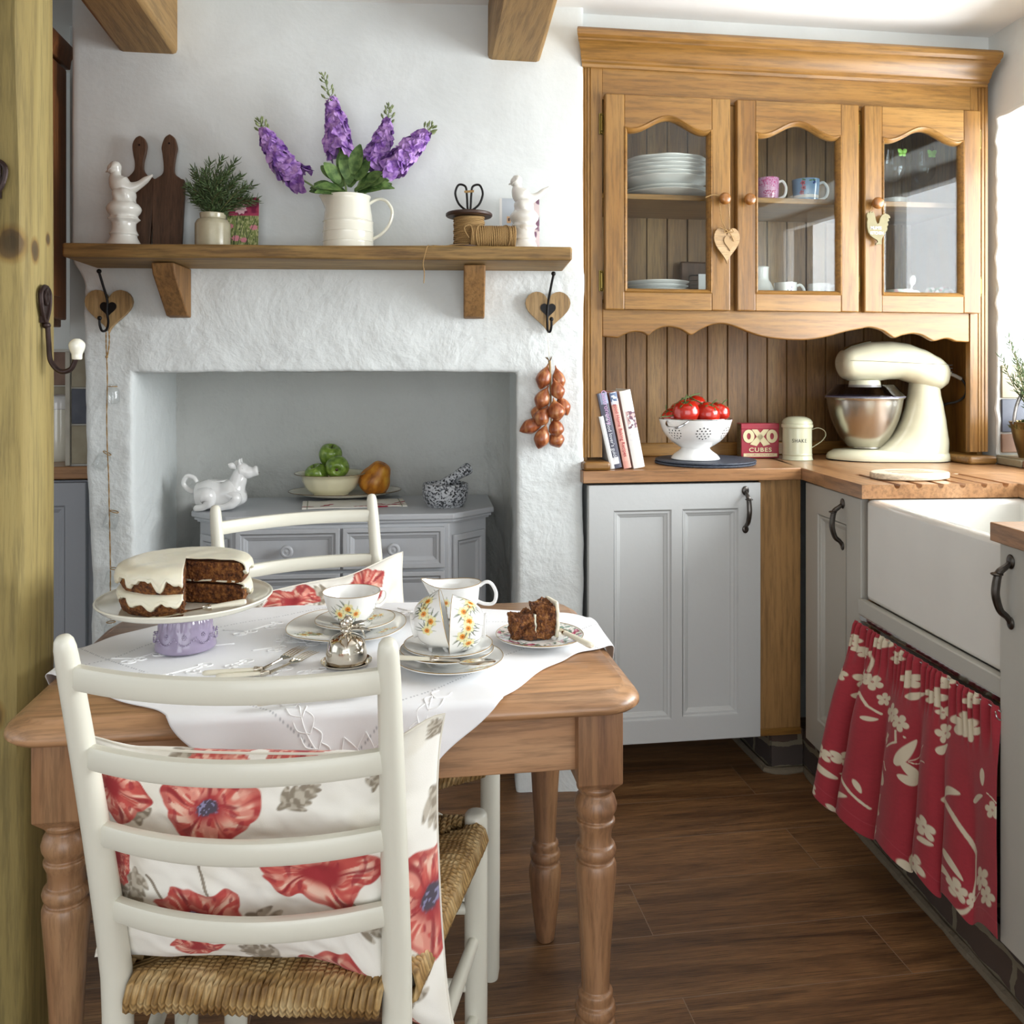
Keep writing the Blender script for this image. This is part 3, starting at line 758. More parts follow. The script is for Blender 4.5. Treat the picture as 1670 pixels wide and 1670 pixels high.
# ================================================================ cabinets
def pull_handle(parent, Mx):
    """local: z along the handle, -y outwards, top at z=0"""
    mb = MB()
    mb.ball((0, -.002, 0), .011, 14, 8, (1, .35, 1.25), M=Mx); mb.ball((0, -.002, -.112), .010, 14, 8, (1, .35, 1.2), M=Mx)
    mb.tube(catmull([(0, -.002, -.002), (0, -.012, -.010), (0, -.024, -.020), (0, -.029, -.040), (0, -.030, -.062), (0, -.022, -.088), (0, -.009, -.100), (0, -.002, -.112)], 5), [.0045 + .0028 * math.sin(PI * min(1, i / 35)) for i in range(36)], 10, M=Mx)
    mb.ball((0, -.024, -.022), .010, 14, 8, (1.15, 1.1, .35), M=Mx @ TR(0, -.004, 0) @ RX(R(0)))
    return mb.build('door_handle', M['pewter'], parent)
def panel_door(parent, Mx, w, h, panels, m, name='cabinet_door', th=.022):
    """local x 0..w, z 0..h, front face at y=0, back at y=th; panels: list of (x0,x1,z0,z1)"""
    xs = sorted(set([0, w] + [a for p in panels for a in p[:2]])); zs = sorted(set([0, h] + [a for p in panels for a in p[2:]]))
    mb = MB()
    for a, b in zip(xs[:-1], xs[1:]):
        for c, d in zip(zs[:-1], zs[1:]):
            if any(p[0] <= a + 1e-6 and b <= p[1] + 1e-6 and p[2] <= c + 1e-6 and d <= p[3] + 1e-6 for p in panels): continue
            mb.v  # frame cell
            mb.box(a, b, 0, th, c, d, Mx)
    bm = bmesh.new(); me = bpy.data.meshes.new('t'); me.from_pydata([tuple(v) for v in mb.v], [], mb.f); bm.from_mesh(me)
    bmesh.ops.remove_doubles(bm, verts=bm.verts, dist=1e-5)
    # drop inner walls shared by two cells
    seen = {}
    for f in list(bm.faces):
        k = tuple(sorted(v.index for v in f.verts)); seen.setdefault(k, []).append(f)
    dead = [f for fl in seen.values() if len(fl) > 1 for f in fl]
    bmesh.ops.delete(bm, geom=dead, context='FACES')
    bmesh.ops.recalc_face_normals(bm, faces=bm.faces)
    bmesh.ops.dissolve_limit(bm, angle_limit=.01, verts=bm.verts, edges=bm.edges)
    bm.to_mesh(me); bm.free(); me.name = name; me.materials.append(m)
    door = bpy.data.objects.new(name, me); COL.objects.link(door); door.parent = parent
    md = door.modifiers.new('bevel', 'BEVEL'); md.width = .0025; md.segments = 2; md.limit_method = 'ANGLE'; md.angle_limit = R(40)
    for x0, x1, z0, z1 in panels:
        mb = MB(); steps = [(0, 0), (.003, .0035), (.009, .004), (.011, .007), (.018, .0105), (.020, .013)]
        vs = []
        for d, y in steps: vs += [(x0 + d, y, z0 + d), (x1 - d, y, z0 + d), (x1 - d, y, z1 - d), (x0 + d, y, z1 - d)]
        fs = []
        for i in range(len(steps) - 1):
            for j in range(4): fs.append((4 * i + j, 4 * i + (j + 1) % 4, 4 * i + 4 + (j + 1) % 4, 4 * i + 4 + j))
        k = 4 * (len(steps) - 1); fs.append((k, k + 1, k + 2, k + 3))
        mb.add(vs, fs, Mx).build('door_panel', m, door, ang=20)
    return door
# double-panel cabinet under the dresser
cb = thing('base_cabinet', 'grey painted base cabinet with a two-panel door under the dresser', 'cabinet', (.56, 2.45, .13))
MB().box(.014, .52, .004, .34, 0, .745).build('carcass', M['grey'], cb, bevel=.002)
d = panel_door(cb, TR(.008, -.018, .005), .515, .743, [(.075, .243, .068, .668), (.278, .445, .072, .668)], M['grey'])
pull_handle(d, TR(.475, -.018, .725))
# oak filler
t = tag(thing('corner_filler', 'plain oak filler board in the corner between the two grey cabinet doors', 'filler board', (1.14, 2.45, .13)), kind=None)
MB().box(-.055, .075, 0, .018, .02, .752).build('filler_board', M['filler'], t, bevel=.001)
MB().box(-.055, .075, -.004, .30, 0, .02).build('filler_rail', M['oak_h'], t, bevel=.001)
# narrow cabinet on the return
nc = thing('narrow_cabinet', 'narrow grey single-panel cabinet between the oak filler and the sink', 'cabinet', (1.203, 2.42, .13), RRZ)
RD = RZ(-PI / 2)   # door local x runs towards the room (-y)
Mx = TR(.012, .0, 0) @ Matrix(((0, 1, 0, 0), (-1, 0, 0, 0), (0, 0, 1, 0), (0, 0, 0, 1)))
MB().box(.036, .60, -.335, .02, 0, .745).build('carcass', M['greyw'], nc, bevel=.002)
d = panel_door(nc, Mx, .345, .748, [(.085, .262, .085, .668)], M['greyw'])
pull_handle(d, Mx @ TR(.245, 0, .722))
# sink cabinet: rail, dark void, side, curtain wire
sc_ = thing('sink_cabinet', 'warm grey open cabinet rail carrying the white butler sink', 'cabinet', (1.203, 2.42, .12), RRZ)
MB().box(.0, .022, -.935, -.352, .470, .508).build('front_rail', M['greyw'], sc_, bevel=.003)
MB().box(.004, .012, -.93, -.355, .455, .470).build('track_rail', M['steel'], sc_, bevel=.002)
MB().box(.03, .60, -.362, -.350, 0, .765).build('side_board', M['filler'], sc_)
MB().box(.05, .60, -.93, -.37, .35, .502).build('sink_support', M['greyw'], sc_)
# butler sink
sk = thing('butler_sink', 'deep white fireclay butler sink with a square front', 'sink', (1.203, 2.42, .63), RRZ)
X0, X1, Y0, Y1, H0, H1, W = .012, .44, -.93, -.372, 0, .252, .034
bm = bmesh.new()
def ringv(x0, x1, y0, y1, z): return [bm.verts.new(p) for p in ((x0, y0, z), (x1, y0, z), (x1, y1, z), (x0, y1, z))]
rs = [ringv(X0, X1, Y0, Y1, H0), ringv(X0, X1, Y0, Y1, H1), ringv(X0 + W, X1 - W, Y0 + W, Y1 - W, H1), ringv(X0 + W, X1 - W, Y0 + W, Y1 - W, H0 + .03)]
bm.faces.new(rs[0][::-1]); bm.faces.new(rs[3])
for a, b in zip(rs[:-1], rs[1:]):
    for j in range(4): bm.faces.new((a[j], a[(j + 1) % 4], b[(j + 1) % 4], b[j]))
bmesh.ops.recalc_face_normals(bm, faces=bm.faces)
me = bpy.data.meshes.new('basin'); bm.to_mesh(me); bm.free(); me.materials.append(M['sink']); me.shade_smooth(); me.set_sharp_from_angle(angle=R(60))
o = bpy.data.objects.new('basin', me); COL.objects.link(o); o.parent = sk
md = o.modifiers.new('bevel', 'BEVEL'); md.width = .012; md.segments = 4
MB().box(X1 - W - .045, X1 - W + .002, -.60, -.46, .125, H1 - .005).build('overflow_weir', M['sink'], sk, bevel=.014, seg=4)
# right cabinet beside the camera
rc = thing('base_cabinet', 'grey cabinet right of the sink, cut off by the edge of the photo', 'cabinet', (1.203, 2.42, .14), RRZ)
MB().box(.022, .60, -1.55, -.938, 0, .745).build('carcass', M['greyw'], rc, bevel=.002)
Mx = TR(-.006, -.934, 0) @ Matrix(((0, 1, 0, 0), (-1, 0, 0, 0), (0, 0, 1, 0), (0, 0, 0, 1)))
d = panel_door(rc, Mx, .60, .742, [(.085, .515, .085, .66)], M['greyw'])
pull_handle(d, Mx @ TR(.034, 0, .714))
# brick plinths
def brick_mat():
    m, nt, b = new_mat('old_brick'); v = coords(nt, (1, 1, 1), (PI / 2, 0, 0))
    bt = N(nt, 'ShaderNodeTexBrick', Scale=1.0); bt.inputs['Brick Width'].default_value = .2; bt.inputs['Row Height'].default_value = .072
    bt.inputs['Mortar Size'].default_value = .008; bt.inputs['Color1'].default_value = hexc('4c4440'); bt.inputs['Color2'].default_value = hexc('5d4a3e'); bt.inputs['Mortar'].default_value = hexc('857c68')
    n = N(nt, 'ShaderNodeTexNoise', Scale=22.0, Detail=5.0); nt.links.new(v, n.inputs['Vector'])
    vm = N(nt, 'ShaderNodeVectorMath', operation='MULTIPLY_ADD'); nt.links.new(n.outputs['Color'], vm.inputs[0]); vm.inputs[1].default_value = (.02, .02, .02); nt.links.new(v, vm.inputs[2])
    nt.links.new(vm.outputs[0], bt.inputs['Vector'])
    nt.links.new(bt.outputs['Color'], b.inputs['Base Color']); b.inputs['Roughness'].default_value = .9
    bp = N(nt, 'ShaderNodeBump', Strength=.6, Distance=.01, invert=True); nt.links.new(bt.outputs['Fac'], bp.inputs['Height']); nt.links.new(bp.outputs['Normal'], b.inputs['Normal']); return m
BRK = brick_mat()
def plinth(nm, L, loc, rz, label, h=.125, th=.1):
    nn = max(8, int(L / .02))
    o = MB().grid(nn, 7, lambda u, v: (u * L, noise.noise(Vector((u * L * 11, v * 7, loc[0]))) * .006 - (.004 if v > 0 else -.0), v * h)).build(nm, BRK, None, solid=.0)
    m2 = MB().box(0, L, .008, th, 0, h); 
    o.location = loc; o.rotation_euler = (0, 0, rz)
    b2 = m2.build('plinth_core', BRK, o)
    return tag(o, label, 'plinth', kind='structure')
plinth('brick_plinth', .60, (.56, 2.80, 0), 0, 'low brick plinth far back under the two-panel grey cabinet')
plinth('brick_plinth', .10, (1.145, 2.50, 0), 0, 'short brick return of the plinth in the cabinet corner')
plinth('brick_plinth', .30, (1.145, 2.80, 0), R(-90), 'brick side of the plinth running back under the grey cabinet')
p = rloc(.045, .085); plinth('brick_plinth', 1.75, (p.x, p.y, 0), RRZ - PI / 2, 'long brick plinth under the sink run')
# mortar fillet along the bricks
mb = MB(); P = [rloc(.035 + noise.noise(Vector((i, 0, 0))) * .008, .07 - i * .04, .004) for i in range(42)]
P = [Vector((1.128, 2.78, .004)), Vector((1.132, 2.50, .004)), Vector((1.15, 2.488, .004)), Vector((1.18, 2.482, .004))] + P
mb.tube(P, [.012 + .005 * noise.noise(p * 20) for p in P], 8)
struct(mb.build('trim_3', plain('mortar', '7b705e', .95, bump=.5, bscale=60)))

# ================================================================ left recess furniture
lw = thing('side_worktop', 'brown wooden worktop in the recess left of the fireplace', 'worktop', (-1.3, 2.78, .88))
MB().box(-.45, .432, -.0, .455, 0, .038).build('worktop_slab', M['top'], lw, bevel=.003)
lc = thing('recess_cabinet', 'blue-grey cabinet under the worktop in the left recess', 'cabinet', (-1.3, 2.80, .10))
MB().box(-.44, .425, .0, .42, -.1, .775).build('carcass', M['bluegrey'], lc, bevel=.002)
d = panel_door(lc, TR(-.15, -.022, .01), .56, .76, [(.06, .50, .07, .69)], M['bluegrey'])
wc = thing('wall_cupboard', 'tall reddish brown wall cupboard behind the timber post', 'cupboard', (-1.062, 2.3, 1.33))
MB().box(-.25, .130, -.55, .40, 0, .76).build('carcass', wood('reddish_cupboard_wood', '6e4222', '86532b', '97613a', 'z', 1.2, .45, .1), wc, bevel=.003)
WD = bpy.data.materials['reddish_cupboard_wood']
MB().prism([(.130, .75), (.150, .75), (.153, .775), (.158, .785), (.160, .815), (.130, .815)], -.56, .415, 'y').build('cornice', WD, wc, fixn=True, bevel=.003)
MB().box(.130, .150, .02, .385, .02, .74).build('cupboard_door', WD, wc, bevel=.004)
mb = MB(); arcp = [(.08 + .245 * i / 16, .62 + .06 * math.sin(PI * i / 16)) for i in range(17)]
mb.prism([(a, b) for a, b in arcp] + [(.325, .08), (.08, .08)], .150, .156, 'x'); mb.build('arched_panel', WD, wc, fixn=True, bevel=.005)
cj = thing('lidded_crock', 'white lidded storage crock on the side worktop behind the post', 'storage jar', (-1.035, 2.99, .918))
MB().lathe(smooth_prof([(.05, 0), (.062, .004), (.070, .05), (.072, .12), (.071, .165)], 4), 36).build('jar_body', M['cream_china'], cj)
MB().lathe(smooth_prof([(.073, .166), (.073, .19), (.060, .205), (.0, .212)], 4), 36).build('jar_lid', M['china'], cj)
# ================================================================ mantel shelf
def BM_(w, z=0, d=0):
    p = BR(w, d, z); return (p.x, p.y, p.z)
ms = thing('mantel_shelf', 'thick old wooden mantel shelf above the fireplace on two wedge brackets', 'shelf', BM_(-.69, 1.488), BA)
def slab(mb, x0, x1, y0, y1, z0, z1, n=60, amp=.0025, tap=0.0, seed=0):
    vs = []; fs = []
    for i in range(n + 1):
        x = x0 + (x1 - x0) * i / n
        q = lambda k: noise.noise(Vector((x * 3, k * 4.1, seed))) * amp
        e = 1 - .0
        vs += [(x, y0 + q(1) * 1.6, z0 + .004 + q(2)), (x, y0 + q(3), z1 + q(4)), (x, y1, z1 + q(4)), (x, y1, z0)]
    for i in range(n):
        for j in range(4): fs.append((4 * i + j, 4 * i + (j + 1) % 4, 4 * i + 4 + (j + 1) % 4, 4 * i + 4 + j))
    fs += [(3, 2, 1, 0), tuple(4 * n + j for j in range(4))]
    return mb.add(vs, fs)
# local x along the breast, local -y out to the room
slab(MB(), -.640, .660, -.215, -.004, .0, .040).build('shelf_board', M['shelfw'], ms, bevel=.006, seg=3, fixn=True)
for ul, ur in ((274, 310), (757, 791)):
    a = b_at(ul, 510, .02); b = b_at(ur, 510, .02)
    wa = (a.x - BM_(-.69)[0]) / BDX; wb = (b.x - BM_(-.69)[0]) / BDX
    MB().prism([(-.002, 0), (-.150, 0), (-.140, -.03), (-.032, -.133), (-.002, -.137)], wa, wb, 'x').build('bracket', M['bracket'], ms, fixn=True, bevel=.004)

# ================================================================ corner sideboard in the fireplace
sb = thing('sideboard', 'pale grey sideboard with canted corners and panelled drawers inside the fireplace', 'sideboard', (-.13, 2.62, 0), R(-2.6))
def outline(f, c, dp, over=0.0):
    """f half width of the flat front, c half width over all, front at y=0"""
    return [(-f - over * .4, -over), (f + over * .4, -over), (c + over, .115 - over * .3), (c + over, dp), (-c - over, dp), (-c - over, .115 - over * .3)]
for z0, z1, ov, bv in ((.764, .782, .012, .004), (.755, .764, .004, .002), (.749, .755, -.004, .001)):
    MB().prism(outline(.325, .445, .38, ov), z0, z1, 'z').build('top_board' if z1 > .78 else 'top_moulding', M['sideb'], sb, bevel=bv, seg=3, fixn=True)
MB().prism(outline(.315, .432, .375), .03, .751, 'z').build('carcass', M['sideb'], sb, bevel=.002, fixn=True)
MB().prism(outline(.322, .440, .378), 0, .06, 'z').build('plinth', M['sideb'], sb, bevel=.003, fixn=True)
def drawer(x0, x1, z0, z1):
    w, h = x1 - x0, z1 - z0
    d = panel_door(sb, TR(x0, -.014, z0), w, h, [(.014, w - .014, .014, h - .014)], M['sideb'], 'drawer', .014)
    MB().lathe(smooth_prof([(0, 0), (.009, 0), (.008, .010), (.016, .014), (.019, .020), (.017, .026), (.011, .027), (.010, .025), (.006, .025), (0, .027)], 3), 24, M=TR((x0 + x1) / 2, -.012, (z0 + z1) / 2) @ RX(PI / 2)).build('drawer_knob', M['sideb'], d)
for z0, z1 in ((.622, .743), (.49, .612), (.35, .480), (.21, .34), (.08, .20)):
    drawer(-.302, -.004, z0, z1); drawer(.004, .302, z0, z1)
for sgn in (-1, 1):   # canted side panels
    ang = math.atan2(.115, .117) * sgn
    Mx = TR(.315 * sgn, 0, 0) @ RZ(ang)
    x0, x1 = (.012, .150) if sgn > 0 else (-.150, -.012)
    panel_door(sb, Mx @ TR(x0, -.010, .07), x1 - x0, .645, [(.018, x1 - x0 - .018, .02, .625)], M['sideb'], 'side_panel', .010)

# ================================================================ pine table
TX0, TX1, TY0, TY1, TZ = -.552, .405, 1.318, 1.905, .70
M['table'] = wood('polished_table_top', '936b4a', 'b0855f', 'c29a74', 'x', 1.0, .35, .06, .25, boards=.14)
M['tableleg'] = wood('turned_leg_wood', '644232', '9a7250', 'c09a72', 'z', 1.6, .4, .12, .2, 0, 5, .8, .3)
tb = thing('dining_table', 'small wooden table with a rounded top and thick turned legs', 'table', ((TX0 + TX1) / 2, (TY0 + TY1) / 2, 0))
def rrect(hx, hy, r, n=8, bow=0.0):
    pts = []
    for cx, cy, a0 in ((hx - r, hy - r, 0), (-hx + r, hy - r, 90), (-hx + r, -hy + r, 180), (hx - r, -hy + r, 270)):
        for i in range(n + 1): a = R(a0 + 90 * i / n); pts.append((cx + r * math.cos(a), cy + r * math.sin(a)))
    return pts
hx, hy = (TX1 - TX0) / 2, (TY1 - TY0) / 2
mb = MB(); lay = [(-.016, .666), (-.006, .668), (0, .674), (.0, .680), (-.004, .687), (-.013, .693), (-.020, .695), (-.024, .700)]
vs = []; fs = []
for off, z in lay:
    vs += [(x, y, z) for x, y in rrect(hx + off, hy + off, .065 + off * .5)]
n = len(vs) // len(lay)
for i in range(len(lay) - 1):
    for j in range(n): fs.append((i * n + j, i * n + (j + 1) % n, (i + 1) * n + (j + 1) % n, (i + 1) * n + j))
fs += [tuple(range(n - 1, -1, -1)), tuple((len(lay) - 1) * n + j for j in range(n))]
mb.add(vs, fs).build('table_top', M['table'], tb, ang=50)
lx0, lx1, ly0, ly1 = -.468 + .0735, .333 + .0735, 1.377 - 1.6115, 1.828 - 1.6115
A0, A1 = lx0, lx1
for nm, x0, x1, y0, y1 in (('apron', A0, A1, ly0 - .012, ly0 + .010), ('apron', A0, A1, ly1 - .010, ly1 + .012), ('apron', lx0 - .012, lx0 + .010, ly0, ly1), ('apron', lx1 - .010, lx1 + .012, ly0, ly1)):
    MB().box(x0, x1, y0, y1, .568, .668).build(nm, M['table'], tb, bevel=.0015)
legp = [(.017, 0), (.0195, .004), (.0215, .02), (.029, .08), (.034, .135), (.0345, .150), (.031, .163), (.0265, .166), (.0265, .170), (.031, .174), (.033, .181), (.031, .189), (.0265, .192), (.0265, .197), (.0285, .203), (.0275, .209), (.0225, .213), (.0225, .225), (.0245, .27), (.0295, .35), (.0335, .400), (.0335, .412), (.031, .419), (.0275, .421), (.0275, .424), (.032, .429), (.0335, .436), (.031, .444), (.0265, .447), (.0255, .455), (.0265, .468), (.0315, .480), (.0315, .484), (.0275, .487), (.0295, .492), (.0335, .500), (.0345, .508), (.031, .520), (.0265, .526), (.0265, .530), (.030, .533), (.031, .538), (.028, .542)]
for x in (lx0, lx1):
    for y in (ly0, ly1):
        lg = MB().lathe(legp, 32, (x, y, 0))
        vs = [(x + sx * .036, y + sy * .036, z) for z in (.552, .667) for sx, sy in ((-1, -1), (1, -1), (1, 1), (-1, 1))]
        vs += [(x + sx * .021, y + sy * .021, .534) for sx, sy in ((-1, -1), (1, -1), (1, 1), (-1, 1))]
        lg.add(vs, [(0, 1, 5, 4), (1, 2, 6, 5), (2, 3, 7, 6), (3, 0, 4, 7), (4, 5, 6, 7), (8, 9, 1, 0), (9, 10, 2, 1), (10, 11, 3, 2), (11, 8, 0, 3)])
        lg.build('leg', M['tableleg'], tb, bevel=.0012, ang=40)

# ================================================================ ladder-back chairs with rush seats
M['cream'] = plain('cream_chair_paint', 'dedccd', .38, coat=.15, bump=.03, bscale=50)
def rush_mat():
    m, nt, b = new_mat('woven_rush'); v = coords(nt, (1, 1, 1), (0, 0, .5))
    wv = N(nt, 'ShaderNodeTexWave', Scale=55.0, Distortion=3.0, Detail=2.0); nt.links.new(coords(nt, (1, 1, .6), (0, .6, .8)), wv.inputs['Vector'])
    n = N(nt, 'ShaderNodeTexNoise', Scale=30.0, Detail=5.0); nt.links.new(v, n.inputs['Vector'])
    r = ramp(nt, [(.3, hexc('7d5a2c')), (.5, hexc('b08d57')), (.68, hexc('d2b684'))], n.outputs['Fac'])
    mx = N(nt, 'ShaderNodeMix', data_type='RGBA', blend_type='MULTIPLY'); mx.inputs[0].default_value = .35
    nt.links.new(r.outputs['Color'], mx.inputs[6]); nt.links.new(wv.outputs['Color'], mx.inputs[7]); nt.links.new(mx.outputs[2], b.inputs['Base Color'])
    b.inputs['Roughness'].default_value = .6
    bp = N(nt, 'ShaderNodeBump', Strength=.5, Distance=.003); nt.links.new(wv.outputs['Fac'], bp.inputs['Height']); nt.links.new(bp.outputs['Normal'], b.inputs['Normal']); return m
M['rush'] = rush_mat()
RHW, FHW, SD, SH = .176, .246, .385, .428     # rear and front half widths, depth, rail height
def rear_xy(z):
    if z <= .43: return RHW, 0.0
    t = (z - .43) / .47; return RHW + .008 * t, -.112 * t ** 1.15
def make_chair(label):
    t = thing('ladder_back_chair', label, 'chair')
    for sgn in (-1, 1):
        zs = [0, .1, .2, .3, .4, .45, .5, .55, .6, .65, .7, .75, .8, .85, .875, .888, .897, .9015, .903]
        P = []; rr = []
        for z in zs:
            x, y = rear_xy(z); P.append((x * sgn, y, z)); rr.append(.0188 if z < .45 else .0188 - .0058 * (z - .45) / .45)
        rr[0] = .015; rr[-5:] = [.0128, .0122, .0105, .0075, .003]
        MB().tube(P, rr, 20).build('back_post', M['cream'], t, ang=60)
        P = [(FHW * sgn, SD, z) for z in (0, .02, .2, .40, .450, .458, .462, .463)]
        MB().tube(P, [.0155, .0185, .0195, .0195, .0195, .0185, .0155, .008], 20).build('front_leg', M['cream'], t, ang=60)
    for zc, hh in ((.853, .0142), (.751, .0142), (.648, .0140), (.544, .0140)):
        nn = 24; vs = []; fs = []
        hw, yb = rear_xy(zc)
        for i in range(nn + 1):
            s = -1 + 2 * i / nn; x = s * (hw - .004)
            y = yb - .042 * (1 - s * s); arch = .0; tw = .1
            prof = [(-.006, -1), (.006, -1), (.0085, -.7), (.0085, .7), (.006, .96), (0, 1.05), (-.006, .96), (-.0085, .7), (-.0085, -.7)]
            for dy, dz in prof: vs.append((x, y + dy - tw * hh * dz, zc + arch + dz * hh))
        k = 9
        for i in range(nn):
            for j in range(k): fs.append((i * k + j, i * k + (j + 1) % k, (i + 1) * k + (j + 1) % k, (i + 1) * k + j))
        fs += [tuple(range(k)), tuple(nn * k + j for j in range(k - 1, -1, -1))]
        MB().add(vs, fs).build('back_slat', M['cream'], t, fixn=True, ang=40)
    def st(a, b, r=.0115):
        a, b = Vector(a), Vector(b); P = [a + (b - a) * i / 8 for i in range(9)]
        MB().tube(P, [r * (.8 + .2 * math.sin(PI * i / 8)) for i in range(9)], 14).build('stretcher', M['cream'], t)
    st((-FHW, SD, .30), (FHW, SD, .30)); st((-FHW, SD, .17), (FHW, SD, .17))
    for s in (-1, 1): st((FHW * s, SD, .255), (RHW * s, 0, .235)); st((FHW * s, SD, .125), (RHW * s, 0, .105))
    st((-RHW, 0, .26), (RHW, 0, .26))
    # rush seat: cords wrap each rail and run in to the mitre lines
    mb = MB(); C = [Vector((-RHW, 0)), Vector((RHW, 0)), Vector((FHW, SD)), Vector((-FHW, SD))]
    mid0, mid1 = Vector((-.05, SD * .46)), Vector((.05, SD * .46))
    rr = .0225; rng = random.Random(3)
    targets = {0: (mid0, mid1), 1: (mid1, mid1), 2: (mid1, mid0), 3: (mid0, mid0)}
    for k in range(4):
        A, B = C[k], C[(k + 1) % 4]; L = (B - A).length; n = int((L - .03) / .0088)
        ctr = (A + B) / 2; inw = Vector((-(B - A).y, (B - A).x)).normalized()
        e0, e1 = targets[k]
        for i in range(n):
            s = (i + .5) / n; q = A + (B - A) * (.017 / L + s * (1 - .034 / L))
            # mitre: corner -> middle segment
            if s < .5: m = C[k] + (e0 - C[k]) * min(1, s / .42)
            else: m = C[(k + 1) % 4] + (e1 - C[(k + 1) % 4]) * min(1, (1 - s) / .42)
            dist = max(.012, (m - q).dot(inw)); j = rng.uniform(-.0012, .0012)
            slant = (B - A).normalized() * .006
            P = []
            for a in (-120, -80, -40, 0, 40, 80):
                aa = R(a); P.append((q.x - inw.x * rr * math.cos(aa) + slant.x * (a / 100), q.y - inw.y * rr * math.cos(aa) + slant.y * (a / 100), SH + rr * math.sin(aa) + j))
            for f in (.33, .66, 1.0):
                P.append((q.x + slant.x + inw.x * dist * f, q.y + slant.y + inw.y * dist * f, SH + rr * .95 - .007 * f + j))
            mb.tube(P, [.0050 + rng.uniform(-.0004, .0006)] * len(P), 6)
    mb.prism([(c.x * .97, c.y * .97 + .005) for c in C], SH - .006, SH + .004, 'z')
    mb.build('rush_seat', M['rush'], t, ang=80)
    return t
chair = make_chair('cream ladder-back chair with a rush seat in the foreground, its back to the viewer')
chair.location = (-.160, 1.129, 0); chair.rotation_euler = (0, 0, R(-10))
far = copy_tree(chair, None, (-.166, 1.995, 0), R(201.5), 'cream ladder-back chair on the far side of the table, facing the viewer')
for o in (chair, far): o['group'] = 'cream ladder-back chairs at the table'

# ================================================================ printed cushions
def poppy(C, x, y, cx, cy, r, rot, sq=1.0, soft=.02, seed=1, open_=True):
    """paint one poppy; x,y arrays in the same unit as r"""
    x = x + (vnoise(x / r * 2.2, y / r * 2.2, seed + 31) - .5) * r * .28; y = y + (vnoise(x / r * 2.2 + 9, y / r * 2.2, seed + 37) - .5) * r * .28
    dx = (x - cx); dy = (y - cy) / sq
    a = np.arctan2(dy, dx) + rot; d = np.hypot(dx, dy) / r
    n1 = vnoise(a * 4 + 20, d * 3, seed); n2 = vnoise(a * 9 + 40, d * 2.5, seed + 5)
    edge = .82 + .13 * np.abs(np.cos(a * 2.5)) + .10 * n1
    m = sstep(edge + soft, edge - soft, d)
    pet = np.mod(a * 5 / (2 * PI), 1); crease = np.abs(pet - .5) * 2
    base = mixc(np.zeros(C.shape) + npc('c4524a'), npc('dd8a78'), sstep(.35, .75, n2))
    base = mixc(base, npc('ecc3ae'), sstep(.58, .74, n2) * sstep(.3, .6, d) * sstep(1.0, .7, d))
    base = mixc(base, npc('a03038'), sstep(.70, .78, vnoise(x / r * 9 + 9, y / r * 5, seed + 11)) * .8); base = mixc(base, npc('e09a88'), sstep(.6, .7, vnoise(x / r * 7 + 30, y / r * 8, seed + 17)) * .75)
    base = mixc(base, npc('8f1f28'), sstep(.84, .99, crease + .25 * (n1 - .5)) * .9)
    base = mixc(base, npc('a02a30'), sstep(.45, .2, d))
    base = mixc(base, npc('b23a3a'), sstep(.12, .03, np.abs(edge - d - .06)) * .6)
    if open_:
        core = sstep(.27, .20, d + .05 * n1)
        base = mixc(base, npc('4a4250'), core); base = mixc(base, npc('8a86a8'), core * (vnoise(x / r * 22, y / r * 22, seed) > .62))
    return C * (1 - m[..., None]) + base * m[..., None]
def gleaf(C, x, y, cx, cy, a, L, W, soft):
    m = leaf_mask(x, y, cx, cy, a, L, W * .45, soft)
    for k in range(4):
        px, py = cx + math.cos(a) * L * (.15 + .18 * k), cy + math.sin(a) * L * (.15 + .18 * k)
        for sg in (-1, 1): m = np.maximum(m, leaf_mask(x, y, px, py, a + sg * (.85 - .08 * k), W * (1.5 - .22 * k), W * .34, soft))
    n = vnoise((x - cx) / L * 14, (y - cy) / L * 14, 9)
    col = mixc(np.zeros(C.shape) + npc('8e8372'), npc('bdb4a4'), sstep(.4, .7, n))
    return C * (1 - m[..., None]) + col * m[..., None]
def stem(C, x, y, pts, w, col='8f8474'):
    m = sstep(w, w * .6, seg_dist(x, y, pts)); return mixc(C, npc(col), m)
CU_FL = [(366, 1296, 82, .3, .85, 1), (212, 1290, 62, 1.2, .9, 0), (540, 1398, 95, .1, .55, 0), (345, 1470, 72, 2.0, .6, 1), (705, 1452, 68, .9, .95, 1), (562, 1562, 72, 1.6, .62, 0), (340, 1526, 45, .4, .35, 0), (378, 1218, 52, .2, .35, 0), (492, 1222, 58, 2.2, .25, 0), (205, 1410, 26, .5, 1.5, 0), (640, 1600, 40, .2, .6, 0)]
CU_LF = [(255, 1345, 1.7, 60, 16), (420, 1470, -.3, 85, 15), (390, 1375, 2.2, 50, 14), (475, 1300, .6, 62, 17), (620, 1280, 1.4, 55, 12), (705, 1330, -1.2, 60, 14), (470, 1560, 2.6, 60, 16), (430, 1540, -1.5, 60, 18), (590, 1475, 0.2, 55, 12), (240, 1410, -1.6, 55, 14), (660, 1560, 1.2, 50, 13), (300, 1215, .1, 60, 14), (600, 1530, -1.2, 45, 12), (700, 1600, -.6, 36, 14), (715, 1255, 2.0, 40, 10), (180, 1480, .8, 50, 14)]
CU_ST = [[(345, 1340), (350, 1400), (365, 1445)], [(580, 1430), (625, 1470)], [(400, 1500), (460, 1570), (480, 1590)], [(260, 1420), (300, 1470)], [(700, 1510), (660, 1560)]]
